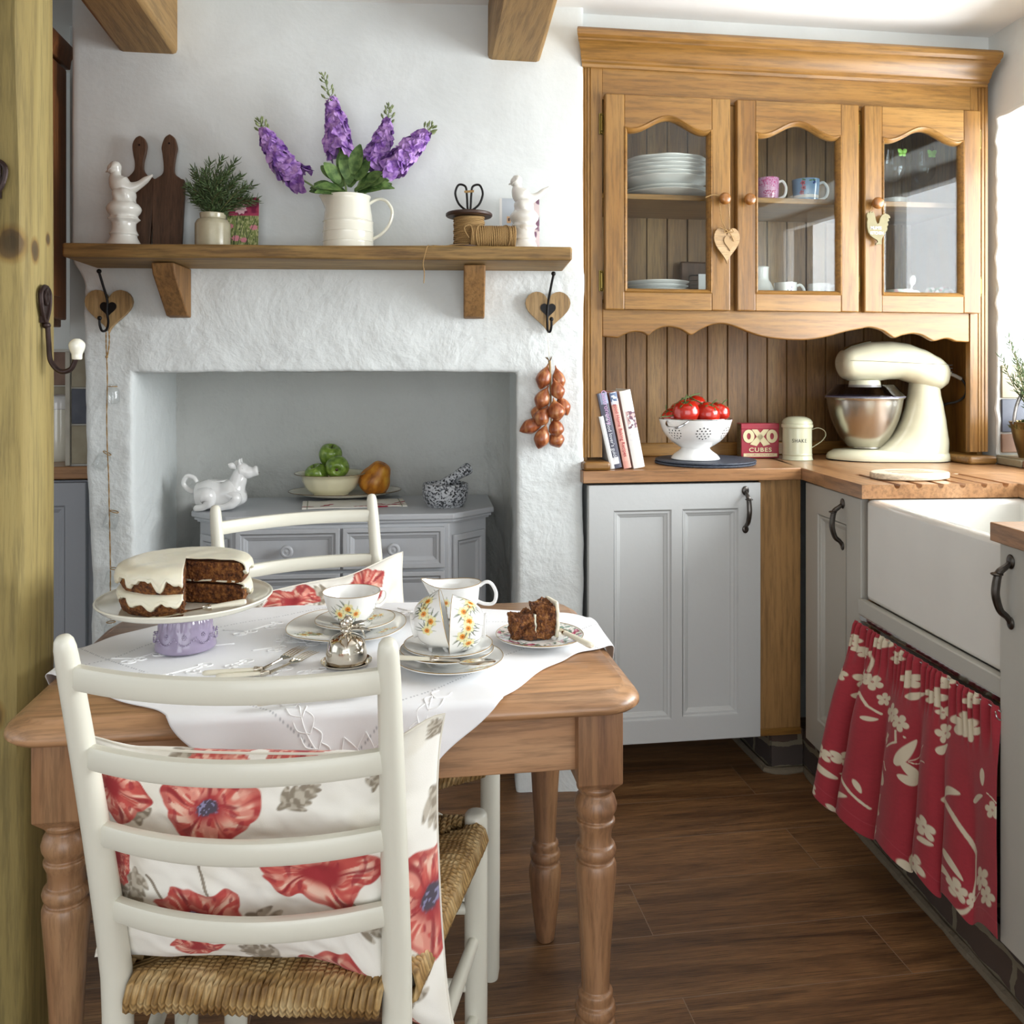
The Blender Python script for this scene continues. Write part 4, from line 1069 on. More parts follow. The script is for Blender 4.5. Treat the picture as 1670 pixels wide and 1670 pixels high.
def cushion_cols(a, b, kind):
    """a,b in -1..1"""
    if kind == 0:
        u = 442 + a * 272; v = np.interp(b, [-1, -.5, 0, .467, .8, 1], [1565, 1497, 1418, 1341, 1270, 1209]) + np.clip(a - .4, 0, 1) * 70 * np.clip(-b, 0, 1)
        fl, lf, stt, sc = CU_FL, CU_LF, CU_ST, 1
    else:
        u = a * 300; v = -b * 210
        fl = [(-150, -150, 75, .3, .8, 0), (95, -165, 95, 1.1, .45, 0), (-40, 20, 80, .5, .9, 1), (170, 60, 70, 2, .8, 1), (-210, 110, 60, 1, .9, 0), (40, 160, 70, 2.2, .6, 0)]
        lf = [(-40, -150, .3, 80, 22), (200, -150, 1.5, 60, 18), (60, -60, 2, 70, 18), (-130, -10, 2.6, 60, 18), (230, -60, -1, 60, 16)]
        stt = [[(-150, -90), (-130, -10)], [(95, -120), (60, -30)]]
    C = np.zeros(u.shape + (3,)) + npc('efece3')
    C = mixc(C, npc('e2dccd'), sstep(.5, .9, vnoise(u / 40, v / 40, 3)) * .5)
    for p in stt: C = stem(C, u, v, p, 3.0)
    for c in lf: C = gleaf(C, u, v, c[0], c[1], -c[2], c[3] * 1.25, c[4] * 1.5, 2.0)
    for i, f in enumerate(fl): C = poppy(C, u, v, f[0], f[1], f[2], f[3], f[4], .02, i + 1, bool(f[5]))
    return C
M['cushion'] = vcol('poppy_print_linen', .8, .12, 900, 0, .1)
def cushion(name, label, hw, hh, thick, Pfun, kind, nu=300, nv=240, group=None, loc=(0, 0, 0), rz=0):
    """Pfun(a,b) -> centre point and normal in the thing's own axes; side A faces -normal"""
    t = thing(name, label, 'cushion', loc, rz, group)
    for side in (-1, 1):
        vs = []; aa = np.zeros((nv + 1, nu + 1)); bb = np.zeros((nv + 1, nu + 1))
        for j in range(nv + 1):
            for i in range(nu + 1):
                a = -1 + 2 * i / nu; b = -1 + 2 * j / nv
                pinch = 1 - .05 * (1 - b * b) * 0; 
                ea = a * (1 - .075 * (1 - (abs(b)) ** 2.6)); eb = b * (1 - .085 * (1 - (abs(a)) ** 2.6))
                c, n = Pfun(ea, eb)
                th = thick * (max(0, 1 - abs(a) ** 3.2) ** .6) * (max(0, 1 - abs(b) ** 3.2) ** .6)
                cr = noise.noise(Vector((a * 2.6, b * 2.2, kind * 5 + side))) * .010 + noise.noise(Vector((a * 9 + b * 3, b * 7, kind + side * 3))) * .0035
                e = (1 - abs(a) ** 8) * (1 - abs(b) ** 8)
                vs.append(c + n * (side * th + cr * e))
                aa[j, i] = a; bb[j, i] = b
        fs = [(j * (nu + 1) + i, j * (nu + 1) + i + 1, (j + 1) * (nu + 1) + i + 1, (j + 1) * (nu + 1) + i) for j in range(nv) for i in range(nu)]
        if side == 1: fs = [f[::-1] for f in fs]
        cols = cushion_cols(aa, bb, kind).reshape(-1, 3)
        mb = MB(); mb.v = vs; mb.f = fs
        mb.build('cushion_face', M['cushion'], t, cols=cols, ang=180)
    # piped seam
    P = []
    for k in range(160):
        s = k / 160 * 4; q = int(s); f = s - q; f = -1 + 2 * f
        a, b = ((f, -1), (1, f), (-f, 1), (-1, -f))[q]
        ea = a * (1 - .075 * (1 - (abs(b)) ** 2.6)); eb = b * (1 - .085 * (1 - (abs(a)) ** 2.6))
        P.append(Pfun(ea, eb)[0])
    MB().tube(P, .0018, 6, closed=True).build('seam', plain('cushion_seam', 'e6e1d4', .8), t)
    return t
def near_cushion(a, b):
    hb = (b + 1) / 2
    x = .010 + .224 * a + .006 * (1 - hb) * a
    z = .447 + .292 * hb + .032 * ss(.55, 1, a) * ss(.2, 1, b) + .010 * ss(-.7, -1, a) * ss(.5, 1, b)
    z -= .115 * ss(.35, 1.0, a) * ss(.5, -1, b) + .012 * ss(0.2, .5, a) * ss(.2, -1, b)
    yb = rear_xy(max(.43, z))[1]
    y = yb + .060 - .028 * (1 - hb) ** 2 + .050 * ss(.6, 1.0, a) * (1 - hb * .4)
    return Vector((x, y, z)), Vector((0, .97, .24))
cushion('cushion', 'white cushion printed with red poppies propped against the back of the foreground chair', .23, .18, .052, near_cushion, 0, loc=(-.160, 1.129, 0), rz=R(-10), group='poppy print cushions')
def far_cushion(a, b):
    hb = (b + 1) / 2
    x = -.015 + .215 * a; z = .462 + .280 * hb + .030 * ss(-.2, -1, a) * hb - .022 * ss(-.1, 1, a) * hb
    y = rear_xy(max(.43, z))[1] + .052 + .035 * (1 - hb)
    return Vector((x, y, z)), Vector((0, -.97, -.24))
cushion('cushion', 'white cushion with red poppies on the chair behind the table', .21, .2, .036, far_cushion, 1, 150, 120, 'poppy print cushions', (-.166, 1.995, 0), R(201.5))
# ================================================================ tablecloth
def coons(u, v, c0, c1, d0, d1):
    """c0(u) at v=0, c1(u) at v=1, d0(v) at u=0, d1(v) at u=1"""
    a = c0(u) * (1 - v) + c1(u) * v; b = d0(v) * (1 - u) + d1(v) * u
    c = c0(0) * (1 - u) * (1 - v) + c0(1) * u * (1 - v) + c1(0) * (1 - u) * v + c1(1) * u * v
    return a + b - c
def polyf(pts):
    P = [Vector(p) for p in pts]; P = catmull([(p.x, p.y, 0) for p in P], 12)
    L = [0]
    for a, b in zip(P[:-1], P[1:]): L.append(L[-1] + (b - a).length)
    def f(t):
        s = t * L[-1]
        for i in range(len(L) - 1):
            if s <= L[i + 1] + 1e-9:
                q = (s - L[i]) / max(1e-9, L[i + 1] - L[i]); p = P[i].lerp(P[i + 1], q); return Vector((p.x, p.y))
        return Vector((P[-1].x, P[-1].y))
    return f
B_, A_, C_, D_ = (-.062, 1.085), (-.628, 1.625), (.455, 1.600), (-.07, 2.02)
cf_l = polyf([B_, (-.17, 1.185), (-.262, 1.268), (-.300, 1.302), (-.335, 1.352), (-.40, 1.395), (-.47, 1.47), (-.545, 1.535), A_])
cf_r = polyf([B_, (.035, 1.19), (.082, 1.245), (.142, 1.290), (.192, 1.345), (.245, 1.425), (.295, 1.475), (.335, 1.520), (.385, 1.542), C_])
cb_l = polyf([A_, (-.545, 1.67), (-.505, 1.745), (-.450, 1.790), (-.385, 1.850), (-.27, 1.91), D_])
cb_r = polyf([C_, (.388, 1.735), (.335, 1.772), (.262, 1.795), (.185, 1.835), (.07, 1.90), D_])
tc = thing('tablecloth', 'white embroidered tablecloth laid diagonally over the table, its point hanging at the front', 'tablecloth', (-.07, 1.6, .7))
NU = 260
HS = []   # embroidery and hemstitch are raised thread on the cloth
def cloth_pt(u, v):
    p = coons(u, v, cf_l, cb_r, cf_r, cb_l)   # u along B->A, v along B->C
    return p
# v=0 is B->A ; v=1 is C->D ; u=0 is B->C ; u=1 is A->D
def cloth_pt(u, v): return coons(u, v, cf_l, cb_r, cf_r, cb_l)
EX0, EX1, EY0, EY1 = TX0 - .003, TX1 + .003, TY0 - .004, TY1 + .004
def fold(p):
    h = .0028 + .0030 * noise.noise(Vector((p.x * 9, p.y * 9, 1))) + .0032 * max(0, noise.noise(Vector((p.x * 5 + p.y * 4, p.y * 2.5, 4)))) * 1.3
    x, y, z = p.x, p.y, TZ + h
    rad = .010
    dy = EY0 - y; dx0 = EX0 - x; dx1 = x - EX1; dyb = y - EY1
    def wrap(d):   # distance past the edge -> (outward, down)
        if d < -rad: return None
        s = d + rad; q = rad * PI / 2
        if s < q: a = s / rad; return rad * math.sin(a) - rad, -rad * (1 - math.cos(a))
        return 0.0, -rad - (s - q)
    for d, ax in ((dy, 'f'), (dx0, 'l'), (dx1, 'r'), (dyb, 'b')):
        w = wrap(d)
        if w is None: continue
        o, dn = w; k = .012 * min(1, max(0, -dn) / .05)
        if ax == 'f': y = EY0 - o - h - k * (.6 + .5 * math.sin(x * 38)); z = z + dn if z + dn < z else z
        elif ax == 'l': x = EX0 - o - h - k * .5; z += dn
        elif ax == 'r': x = EX1 + o + h + k * .5; z += dn
        else: y = EY1 + o + h + k * .5; z += dn
        if ax in 'f': y = EY0 - o - h - k * (.6 + .5 * math.sin(x * 38))
    return Vector((x + .07, y - 1.6, z - .7))
vs = []; us = np.zeros((NU + 1, NU + 1)); vv = us.copy()
for j in range(NU + 1):
    for i in range(NU + 1):
        us[j, i] = i / NU; vv[j, i] = j / NU; vs.append(fold(cloth_pt(i / NU, j / NU)))
fs = [(j * (NU + 1) + i, (j + 1) * (NU + 1) + i, (j + 1) * (NU + 1) + i + 1, j * (NU + 1) + i + 1) for j in range(NU) for i in range(NU)]
C = np.zeros((NU + 1, NU + 1, 3)) + npc('f3f4f6')
# drawn-thread lines, one hand in from each hem
for d in (us, 1 - us, vv, 1 - vv):
    other = vv if (d is us or d is not vv and np.allclose(d, 1 - us)) else us
    line = (np.abs(d - .135) < .0022) * (np.mod(other * 150, 1) > .55)
    C = mixc(C, npc('8f939b'), line * .8)
mb = MB(); mb.v = vs; mb.f = fs
clo = mb.build('cloth', vcol('white_linen', .85, .08, 1200, 0, .2), tc, cols=C.reshape(-1, 3), ang=180)
md = clo.modifiers.new('solid', 'SOLIDIFY'); md.thickness = .0012; md.offset = 1
# whitework embroidery
def cl(p, lift=.0016):
    q = fold(Vector(p)); return Vector((q.x, q.y - lift * (1 if q.z < -.012 else 0), q.z + lift))
mb = MB()
def thread(pts, r=.0011): mb.tube([cl((p.x, p.y)) for p in catmull([(a, b, 0) for a, b in pts], 8)], r, 5)
ex, ey = -.03, 1.22
for k in (-2, -1, 0, 1, 2):   # tulip motif at the front point
    a = k * .38
    for sgn in (-1, 1):
        P = []
        for i in range(6):
            t = i / 5; r = .085 * t; w = .016 * math.sin(PI * t) * sgn
            P.append((ex + r * math.sin(a) + w * math.cos(a), ey + .075 * (-1) + r * math.cos(a) + .055 - w * math.sin(a) * .4))
        thread(P)
for sgn in (-1, 1):
    thread([(ex, ey - .02), (ex + sgn * .05, ey + .02), (ex + sgn * .085, ey + .07), (ex + sgn * .10, ey + .12)])
    for i in range(5):
        bx_, by_ = ex + sgn * (.055 + .012 * i), ey + .025 + .022 * i
        thread([(bx_, by_), (bx_ + sgn * .018, by_ + .004), (bx_ + sgn * .026, by_ + .018)]); thread([(bx_, by_), (bx_ - sgn * .004, by_ + .02), (bx_ + sgn * .008, by_ + .03)])
rng = random.Random(5)
def scroll(cx, cy, a, s):
    pts = [(cx + s * (.2 * t + .12 * math.sin(t * 5)) * math.cos(a) - s * .10 * math.cos(t * 4) * math.sin(a), cy + s * (.2 * t + .12 * math.sin(t * 5)) * math.sin(a) + s * .10 * math.cos(t * 4) * math.cos(a)) for t in [i / 2 for i in range(9)]]
    thread(pts, .0016)
    for i in range(7):
        px, py = pts[1 + i]; r = .012
        thread([(px + r * math.cos(q), py + r * .7 * math.sin(q)) for q in [j * PI / 3 + i for j in range(7)]], .0014)
for c in ((-.40, 1.50, .2, .25), (-.26, 1.50, -.2, .22), (-.46, 1.58, .5, .22), (-.22, 1.60, .9, .22), (-.14, 1.78, .1, .25), (-.3, 1.72, .4, .25), (.02, 1.84, -.2, .2), (-.2, 1.68, -.4, .16)): scroll(*c)
mb.build('embroidery', plain('white_embroidery_thread', 'fbfbfb', .6, sheen=.3), tc, ang=180)

# ================================================================ red curtain under the sink
ct = thing('sink_curtain', 'gathered red curtain with cream blossom branches hanging under the butler sink', 'curtain', (1.203, 2.42, .12), RRZ)
def crop8(x, y): return (1280 + x * .3892, 950 + y * .3892)
TLc, TRc, BLc, BRc = (1397, 1005), (1632, 1142), (1354, 1325), (1638, 1537)
def st2px(s, t):
    x0 = TLc[0] + (BLc[0] - TLc[0]) * t; y0 = TLc[1] + (BLc[1] - TLc[1]) * t
    x1 = TRc[0] + (BRc[0] - TRc[0]) * t; y1 = TRc[1] + (BRc[1] - TRc[1]) * t
    sp = s / (s + (1 - s) * 1.30)     # perspective along the rail
    return x0 + (x1 - x0) * sp, y0 + (y1 - y0) * sp
def curtain_cols(s, t):
    u, v = st2px(s, t)
    C = np.zeros(u.shape + (3,)) + npc('a02a36')
    C = mixc(C, npc('8d2430'), sstep(.4, .8, vnoise(u / 3, v * 1.2, 2)) * .35)
    W = np.zeros(u.shape); KX = 1.1 + .55 * sstep(.15, .6, t)
    def fl(cx, cy, r, rot=0.0, sq=1.0):
        nonlocal W
        ux = (u - cx) * KX
        a = np.arctan2((v - cy) / sq, ux) + rot; d = np.hypot(ux, (v - cy) / sq) / r
        e = .42 + .58 * np.abs(np.cos(a * 2.5)) ** .55
        m = sstep(e + .06, e - .06, d); m = m * (1 - (d < .14) * .6) 
        W = np.maximum(W, m)
    def lf(cx, cy, a, L, w):
        nonlocal W
        W = np.maximum(W, leaf_mask(cx + (u - cx) * (1 + (KX - 1) * .6), v, cx, cy, a, L, w * .8, .7))
    def br(pts, w):
        nonlocal W
        W = np.maximum(W, sstep(w, w * .6, seg_dist(u, v, pts) + .5 * (vnoise(u / 2, v / 2, 4) - .5)))
    for x, y, r, rot in ((305, 240, 34, .3), (345, 290, 28, 1), (340, 410, 44, .2), (395, 420, 38, .9), (545, 400, 42, .5), (650, 470, 46, .1), (475, 560, 48, .2), (520, 600, 40, 1.1), (460, 680, 34, .5), (770, 580, 60, .3), (795, 600, 48, 1.1), (690, 620, 42, .6), (235, 770, 34, .4), (270, 765, 34, 1.2), (200, 950, 28, .5), (450, 860, 40, .2), (630, 1050, 46, .4), (550, 1215, 70, .2), (600, 1240, 52, 1.0), (425, 1100, 30, .8), (755, 1290, 48, .3), (800, 1310, 36, .9), (860, 1260, 55, .6), (885, 1340, 48, .1), (900, 950, 40, .4), (440, 225, 40, .4), (490, 300, 36, 1.0), (410, 240, 30, 0), (700, 400, 34, .2), (800, 470, 36, .9), (275, 400, 30, .3), (240, 1000, 30, .7), (430, 490, 30, .2), (680, 530, 30, .8)):
        cx, cy = crop8(x, y); fl(cx, cy, r * .3892, rot)
    for x, y, a, L, w in ((300, 480, .1, 75, 26), (370, 590, -.2, 55, 15), (530, 480, -.3, 80, 24), (660, 700, -.4, 60, 28), (215, 840, .2, 60, 24), (290, 820, -.9, 70, 22), (350, 860, 1.2, 50, 16), (275, 980, -.4, 90, 20), (690, 900, -.2, 100, 30), (805, 900, -.1, 75, 24), (850, 770, 1.4, 80, 18), (710, 1150, .8, 120, 24), (685, 1215, .6, 100, 22), (610, 1120, -.4, 60, 18), (520, 830, .1, 105, 30), (540, 650, 1.9, 10, 8), (515, 790, -1.1, 150, 30), (530, 760, .8, 115, 30), (430, 820, .9, 70, 26), (470, 900, -1.8, 80, 24), (300, 280, -.3, 50, 20)):
        cx, cy = crop8(x, y); lf(cx, cy, a, L * .3892, w * .3892)
    for pts, w in (([(380, 290), (385, 330), (378, 375)], 10), ([(360, 480), (385, 530), (420, 555)], 6), ([(510, 640), (515, 690), (480, 720)], 5), ([(265, 830), (300, 860), (340, 920), (380, 965)], 6), ([(680, 900), (740, 980), (790, 1060), (825, 1130), (820, 1230), (805, 1290)], 11), ([(800, 1330), (750, 1390), (700, 1440)], 9), ([(450, 940), (440, 1000), (450, 1030)], 9), ([(550, 750), (590, 730), (618, 700)], 2.5), ([(550, 755), (590, 770), (630, 772)], 2.5), ([(485, 830), (475, 790), (430, 780)], 2.5), ([(880, 880), (900, 900), (915, 920)], 3), ([(820, 1330), (850, 1320)], 3)):
        br([crop8(*p) for p in pts], w * .3892)
    C = mixc(C, npc('d8cdb4'), W)
    hem = (np.abs(t - .93) < .002); C = mixc(C, npc('b8505a'), hem * .4)
    return C
NS, NT = 420, 300
folds = [0, .07, .15, .235, .33, .42, .50, .60, .70, .80, .90, 1.0]
def fold_phase(s): return 2 * PI * 5.2 * (s + .035 * math.sin(s * 9))
vs = []; S_ = np.zeros((NT + 1, NS + 1)); T_ = S_.copy()
for j in range(NT + 1):
    t = j / NT
    for i in range(NS + 1):
        s = i / NS; S_[j, i] = s; T_[j, i] = t
        yt = -.362 - .574 * s; yb = -.372 - .571 * s
        flare = -.088 * (1 - s) ** 1.1
        ph = fold_phase(s)
        big = (math.sin(ph) * .5 + .5) ** .8 * .045 * ss(-.05, .6, t) * (1 - .85 * s)
        small = math.sin(s * 2 * PI * 26 + 2 * math.sin(s * 30)) * .0045 * ss(.28, .04, t) * (.4 + ss(0, .03, t))
        x = .0 - .006 + flare * t ** 1.2 * .9 - big - small - .004
        y = yt + (yb - yt) * t + .010 * math.cos(ph) * t
        ztop = .458; zbot = .022 + .012 * math.sin(ph + .6) - .018 * ss(.35, .75, s) * 0
        zz = ztop + (zbot - ztop) * t + noise.noise(Vector((s * 6, t * 3, 1))) * .003
        x += noise.noise(Vector((s * 12, t * 4, 7))) * .004 * ss(0, .3, t)
        vs.append((x, y, zz))
fs = [(j * (NS + 1) + i, (j + 1) * (NS + 1) + i, (j + 1) * (NS + 1) + i + 1, j * (NS + 1) + i + 1) for j in range(NT) for i in range(NS)]
mb = MB(); mb.v = vs; mb.f = fs
cu = mb.build('curtain_cloth', vcol('red_blossom_linen', .85, .15, 700, 0, .15, (1, 1, .2)), ct, cols=curtain_cols(S_, T_).reshape(-1, 3), ang=180)
md = cu.modifiers.new('solid', 'SOLIDIFY'); md.thickness = .0015; md.offset = 1
MB().tube([(-.008, -.352, .450), (-.008, -.94, .450)], .0022, 8).build('curtain_wire', M['steel'], ct)
mb = MB(); mb.tube(catmull([(-.008, -.925, .450), (-.014, -.934, .446), (-.014, -.940, .437), (-.006, -.938, .434), (-.002, -.931, .442)], 5), .0014, 6); mb.build('wire_eye', M['steel'], ct)
# ================================================================ things on the table
ZC = .7085     # resting height on the linen
def put(u, v, z=ZC): p = at_z(u, v, z); return (p.x, p.y, z)
def crumb_mat():
    m, nt, b = new_mat('carrot_cake_crumb'); v = coords(nt)
    n = N(nt, 'ShaderNodeTexNoise', Scale=110.0, Detail=5.0, Roughness=.7); nt.links.new(v, n.inputs['Vector'])
    n2 = N(nt, 'ShaderNodeTexVoronoi', Scale=190.0); nt.links.new(v, n2.inputs['Vector'])
    r = ramp(nt, [(.32, hexc('2e1508')), (.47, hexc('6e3d18')), (.6, hexc('96602c')), (.74, hexc('b98446'))], n.outputs['Fac']); nt.links.new(r.outputs['Color'], b.inputs['Base Color'])
    b.inputs['Roughness'].default_value = .75
    mu = N(nt, 'ShaderNodeMath', operation='ADD'); nt.links.new(n.outputs['Fac'], mu.inputs[0]); nt.links.new(n2.outputs['Distance'], mu.inputs[1])
    bp = N(nt, 'ShaderNodeBump', Strength=.9, Distance=.006); nt.links.new(mu.outputs[0], bp.inputs['Height']); nt.links.new(bp.outputs['Normal'], b.inputs['Normal']); return m
M['crumb'] = crumb_mat()
M['icing'] = plain('cream_cheese_icing', 'efe9d2', .35, coat=.3, bump=.1, bscale=60, sss=.15)
M['ivory'] = plain('ivory_handle', 'e9e4d0', .3, coat=.3)
M['silver'] = plain('old_silver', 'cfc8ba', .14, metal=1)
M['gilt'] = plain('gilt_line', 'a8894a', .35, metal=.6)
# cake stand
cs = thing('cake_stand', 'cake stand with a cream plate and a moulded lilac foot holding the iced cake', 'cake stand', (-.356, 1.64, ZC - .0015))
prof = [(.0, 0), (.050, 0), (.053, .003), (.0525, .010), (.050, .022), (.047, .036), (.045, .05), (.040, .064), (.034, .072), (0, .073)]
def wobs(a, z): return 1 + (.018 * math.cos(a * 22) * ss(.034, .044, z))
mb = MB(); pr = smooth_prof(prof[1:-1], 5); mb.lathe([(0, 0)] + pr + [(0, pr[-1][1])], 180, wob=wobs)
for k in range(9):        # lace relief
    a0 = 2 * PI * k / 9
    for sgn in range(12):
        q = -.32 + .64 * sgn / 11; a = a0 + q; z = .014 + .014 * (1 - (q / .32) ** 2) * 0 + .012 * (q / .32) ** 2
        r = .0535; mb.ball((r * math.cos(a), r * math.sin(a), z + .003), .0016, 8, 5)
    for j in range(8):
        b = 2 * PI * j / 8; a = a0 + .07 * math.cos(b); z = .030 + .0042 * math.sin(b)
        mb.ball((.0485 * math.cos(a), .0485 * math.sin(a), z), .0014, 8, 5)
    mb.ball((.049 * math.cos(a0), .049 * math.sin(a0), .030), .0016, 8, 5)
mb.build('pedestal', plain('lilac_glaze', 'a094ae', .15, coat=.6), cs, ang=60)
mb = MB(); mb.lathe(smooth_prof([(.03, .070), (.09, .073), (.135, .080), (.149, .090), (.151, .093), (.148, .094), (.140, .088), (.10, .081), (.0, .080)], 4), 72); mb.build('plate', M['cream_china'], cs, ang=60)
CZ = ZC + .0800
ck = thing('carrot_cake', 'two-layer carrot cake with white icing running down its sides and a wedge cut out', 'cake', (-.356, 1.64, CZ))
A_CUT0, A_CUT1 = R(-80), R(-18)          # the missing wedge
def ck_prof(z, base):
    return .104 + .006 * math.sin(PI * min(1, max(0, z)))
def cake_layer(z0, z1, name, seed):
    mb = MB(); na, nz = 150, 10; span = 2 * PI - (A_CUT1 - A_CUT0)
    def P(u, v):
        a = A_CUT1 + span * u; z = z0 + (z1 - z0) * v
        r = .103 + .007 * math.sin(PI * v) + noise.noise(Vector((math.cos(a) * 5, math.sin(a) * 5, z * 60 + seed))) * .0025 + noise.noise(Vector((a * 25, z * 150, seed))) * .0012
        return (r * math.cos(a), r * math.sin(a), z)
    mb.grid(na, nz, P)
    for z, fl in ((z0, 0), (z1, 1)): mb.grid(na, 6, lambda u, v: tuple(Vector(P(u, fl)) * (1 - v) * Vector((1, 1, 0)).length / 1.41421356 if 0 else (P(u, fl)[0] * (1 - v * .999), P(u, fl)[1] * (1 - v * .999), z)))
    for uu in (0, 1):
        def Q(u, v):
            p = Vector(P(uu, v)); q = Vector((p.x * u, p.y * u, p.z)); n = noise.noise_vector(Vector((u * 14, v * 6, seed + uu * 3))) * .0026 + noise.noise_vector(Vector((u * 40, v * 18, seed + uu))) * .0014
            return q + n * min(1, u * 8) * (1 if 0 < v < 1 else .3)
        mb.grid(40, 14, Q)
    return mb.build(name, M['crumb'], ck, ang=80)
cake_layer(0, .033, 'lower_sponge', 1); cake_layer(.037, .073, 'upper_sponge', 2)
def icing(name, zt, seed, top=True, dmin=.006, dmax=.028, ru=.0035):
    mb = MB(); na, nv = 220, 26; span = 2 * PI - (A_CUT1 - A_CUT0)
    def drip(a):
        d = noise.noise(Vector((math.cos(a) * 3.4, math.sin(a) * 3.4, seed))) * .9 + noise.noise(Vector((math.cos(a) * 9, math.sin(a) * 9, seed + 3))) * .55 + .32
        return dmin + (dmax - dmin) * min(1, max(0, d))
    def P(u, v):
        a = A_CUT1 + span * u
        Rr = .1055 + ru
        if v < .5:
            s = v / .5; r = Rr * s; z = zt + (.0045 if top else .002) + noise.noise(Vector((r * math.cos(a) * 30, r * math.sin(a) * 30, seed))) * .0016 - .004 * ss(.85, 1, s)
        else:
            s = (v - .5) / .5; d = drip(a); r = Rr + .0022 * math.sin(PI * min(1, s * 1.1)) + .0025 * ss(.6, .95, s) - .004 * ss(.93, 1, s) + .0035 * math.sin(PI * min(1, s * (d / .036)))
            z = zt - .001 - d * s
        return (r * math.cos(a), r * math.sin(a), z)
    mb.grid(na, nv, P); 
    o = mb.build(name, M['icing'], ck, ang=80); md = o.modifiers.new('s', 'SOLIDIFY'); md.thickness = .003; md.offset = -1
    return o
icing('top_icing', .073, 4, True, .008, .040); icing('middle_icing', .0360, 9, False, .004, .030, .002)
def cutlery_handle(parent, a, b, r=.0052, name='handle'):
    a, b = Vector(a), Vector(b); P = [a + (b - a) * t for t in (0, .04, .12, .5, .85, 1)]
    MB().tube(P, [r * .55, r * .95, r * 1.05, r * .95, r * .8, r * .75], 14, flat=(.8, 1.15)).build(name, M['ivory'], parent)
    d = (b - a).normalized()
    mb = MB(); mb.tube([b, b + d * .004, b + d * .008, b + d * .014], [r * .95, r * 1.05, r * .8, r * .5], 12)
    for k in range(6): mb.ball(b + d * (.003 + .002 * k) + Vector((0, 0, r * .5)), r * .38, 6, 5)
    mb.build('ferrule', M['silver'], parent); return b + d * .014
kn = thing('cake_server', 'cake server with an ivory handle lying on the stand under the cut cake', 'cake server', (0, 0, 0))
a, b = at_z(402, 981, .811), at_z(345, 990, .806); e = cutlery_handle(kn, a, b, .006)
d = (b - a).normalized(); s_ = Vector((-d.y, d.x, 0))
MB().prism([(0, -.004), (.02, -.004), (.032, -.012), (.06, -.010), (.085, 0), (.06, .010), (.032, .012), (.02, .004), (0, .004)], 0, .0015, 'z', Matrix.Translation(e - Vector((0, 0, .001))) @ RZ(math.atan2(d.y, d.x)) @ RY(R(6))).build('blade', M['silver'], kn, fixn=True)
kn.location = (0, 0, 0)

# ---------------------------------------------------------------- china with daffodils
def daffodil(C, x, y, cx, cy, s, rot):
    dx, dy = x - cx, y - cy; a = np.arctan2(dy, dx) + rot; d = np.hypot(dx, dy) / s
    for k in range(5):
        aa = 2.2 + .5 * k; C = mixc(C, npc('55604a'), leaf_mask(x, y, cx, cy - s * .2, -aa + rot * .3, s * 2.2, s * .13, s * .05) * .9)
        C = mixc(C, npc('8b9672'), leaf_mask(x, y, cx, cy, -aa * 1.4 + 1, s * 1.7, s * .10, s * .05) * .8)
    m = sstep(.75 + .3 * np.abs(np.cos(a * 3)), .68 + .3 * np.abs(np.cos(a * 3)), d)
    C = mixc(C, npc('efe9b4'), m); C = mixc(C, npc('d9cf86'), m * (np.abs(np.sin(a * 3)) > .9) * .5)
    t = sstep(.50, .42, d + .06 * np.cos(a * 9)); C = mixc(C, npc('e9962e'), t)
    return mixc(C, npc('b35c18'), sstep(.24, .16, d))
def spray(C, x, y, cx, cy, s):
    for dx, dy, r, ro in ((0, .35, 1, .2), (-1.5, -.6, 1.0, 1.1), (1.35, -.5, .9, 2.0)): C = daffodil(C, x, y, cx + dx * s, cy + dy * s, r * s, ro)
    return C
CHP = vcol('printed_china', .1, 0, 1, .6)
def cup_cols(na, nz, R0, H, angs, s=.011, base='f4f4f1', zc=.55):
    th = np.linspace(0, 2 * PI, na, endpoint=False)[:, None] + np.zeros((1, nz)); z = np.linspace(0, H, nz)[None, :] + np.zeros((na, 1))
    C = np.zeros((na, nz, 3)) + npc(base)
    for a0 in angs:
        x = (np.mod(th - a0 + PI, 2 * PI) - PI) * R0
        C = spray(C, x, z, 0, H * zc, s)
    return C
def printed_lathe(prof, seg, cfun, n_out):
    """outer wall (first n_out profile points) printed, the rest plain"""
    mb = MB(); mb.lathe(prof, seg, cap=False)
    n = len(prof); C = np.zeros((seg, n, 3)) + npc('f4f4f1')
    th = np.linspace(0, 2 * PI, seg, endpoint=False)[:, None] + np.zeros((1, n_out))
    r = np.array([p[0] for p in prof[:n_out]])[None, :] + np.zeros((seg, 1)); z = np.array([p[1] for p in prof[:n_out]])[None, :] + np.zeros((seg, 1))
    C[:, :n_out] = cfun(C[:, :n_out], th, r, z)
    return mb, C.reshape(-1, 3)
def dense(prof, step=.0008):
    out = []
    for a, b in zip(prof[:-1], prof[1:]):
        L = math.hypot(b[0] - a[0], b[1] - a[1]); n = max(1, int(L / step))
        out += [(a[0] + (b[0] - a[0]) * i / n, a[1] + (b[1] - a[1]) * i / n) for i in range(n)]
    return out + [prof[-1]]
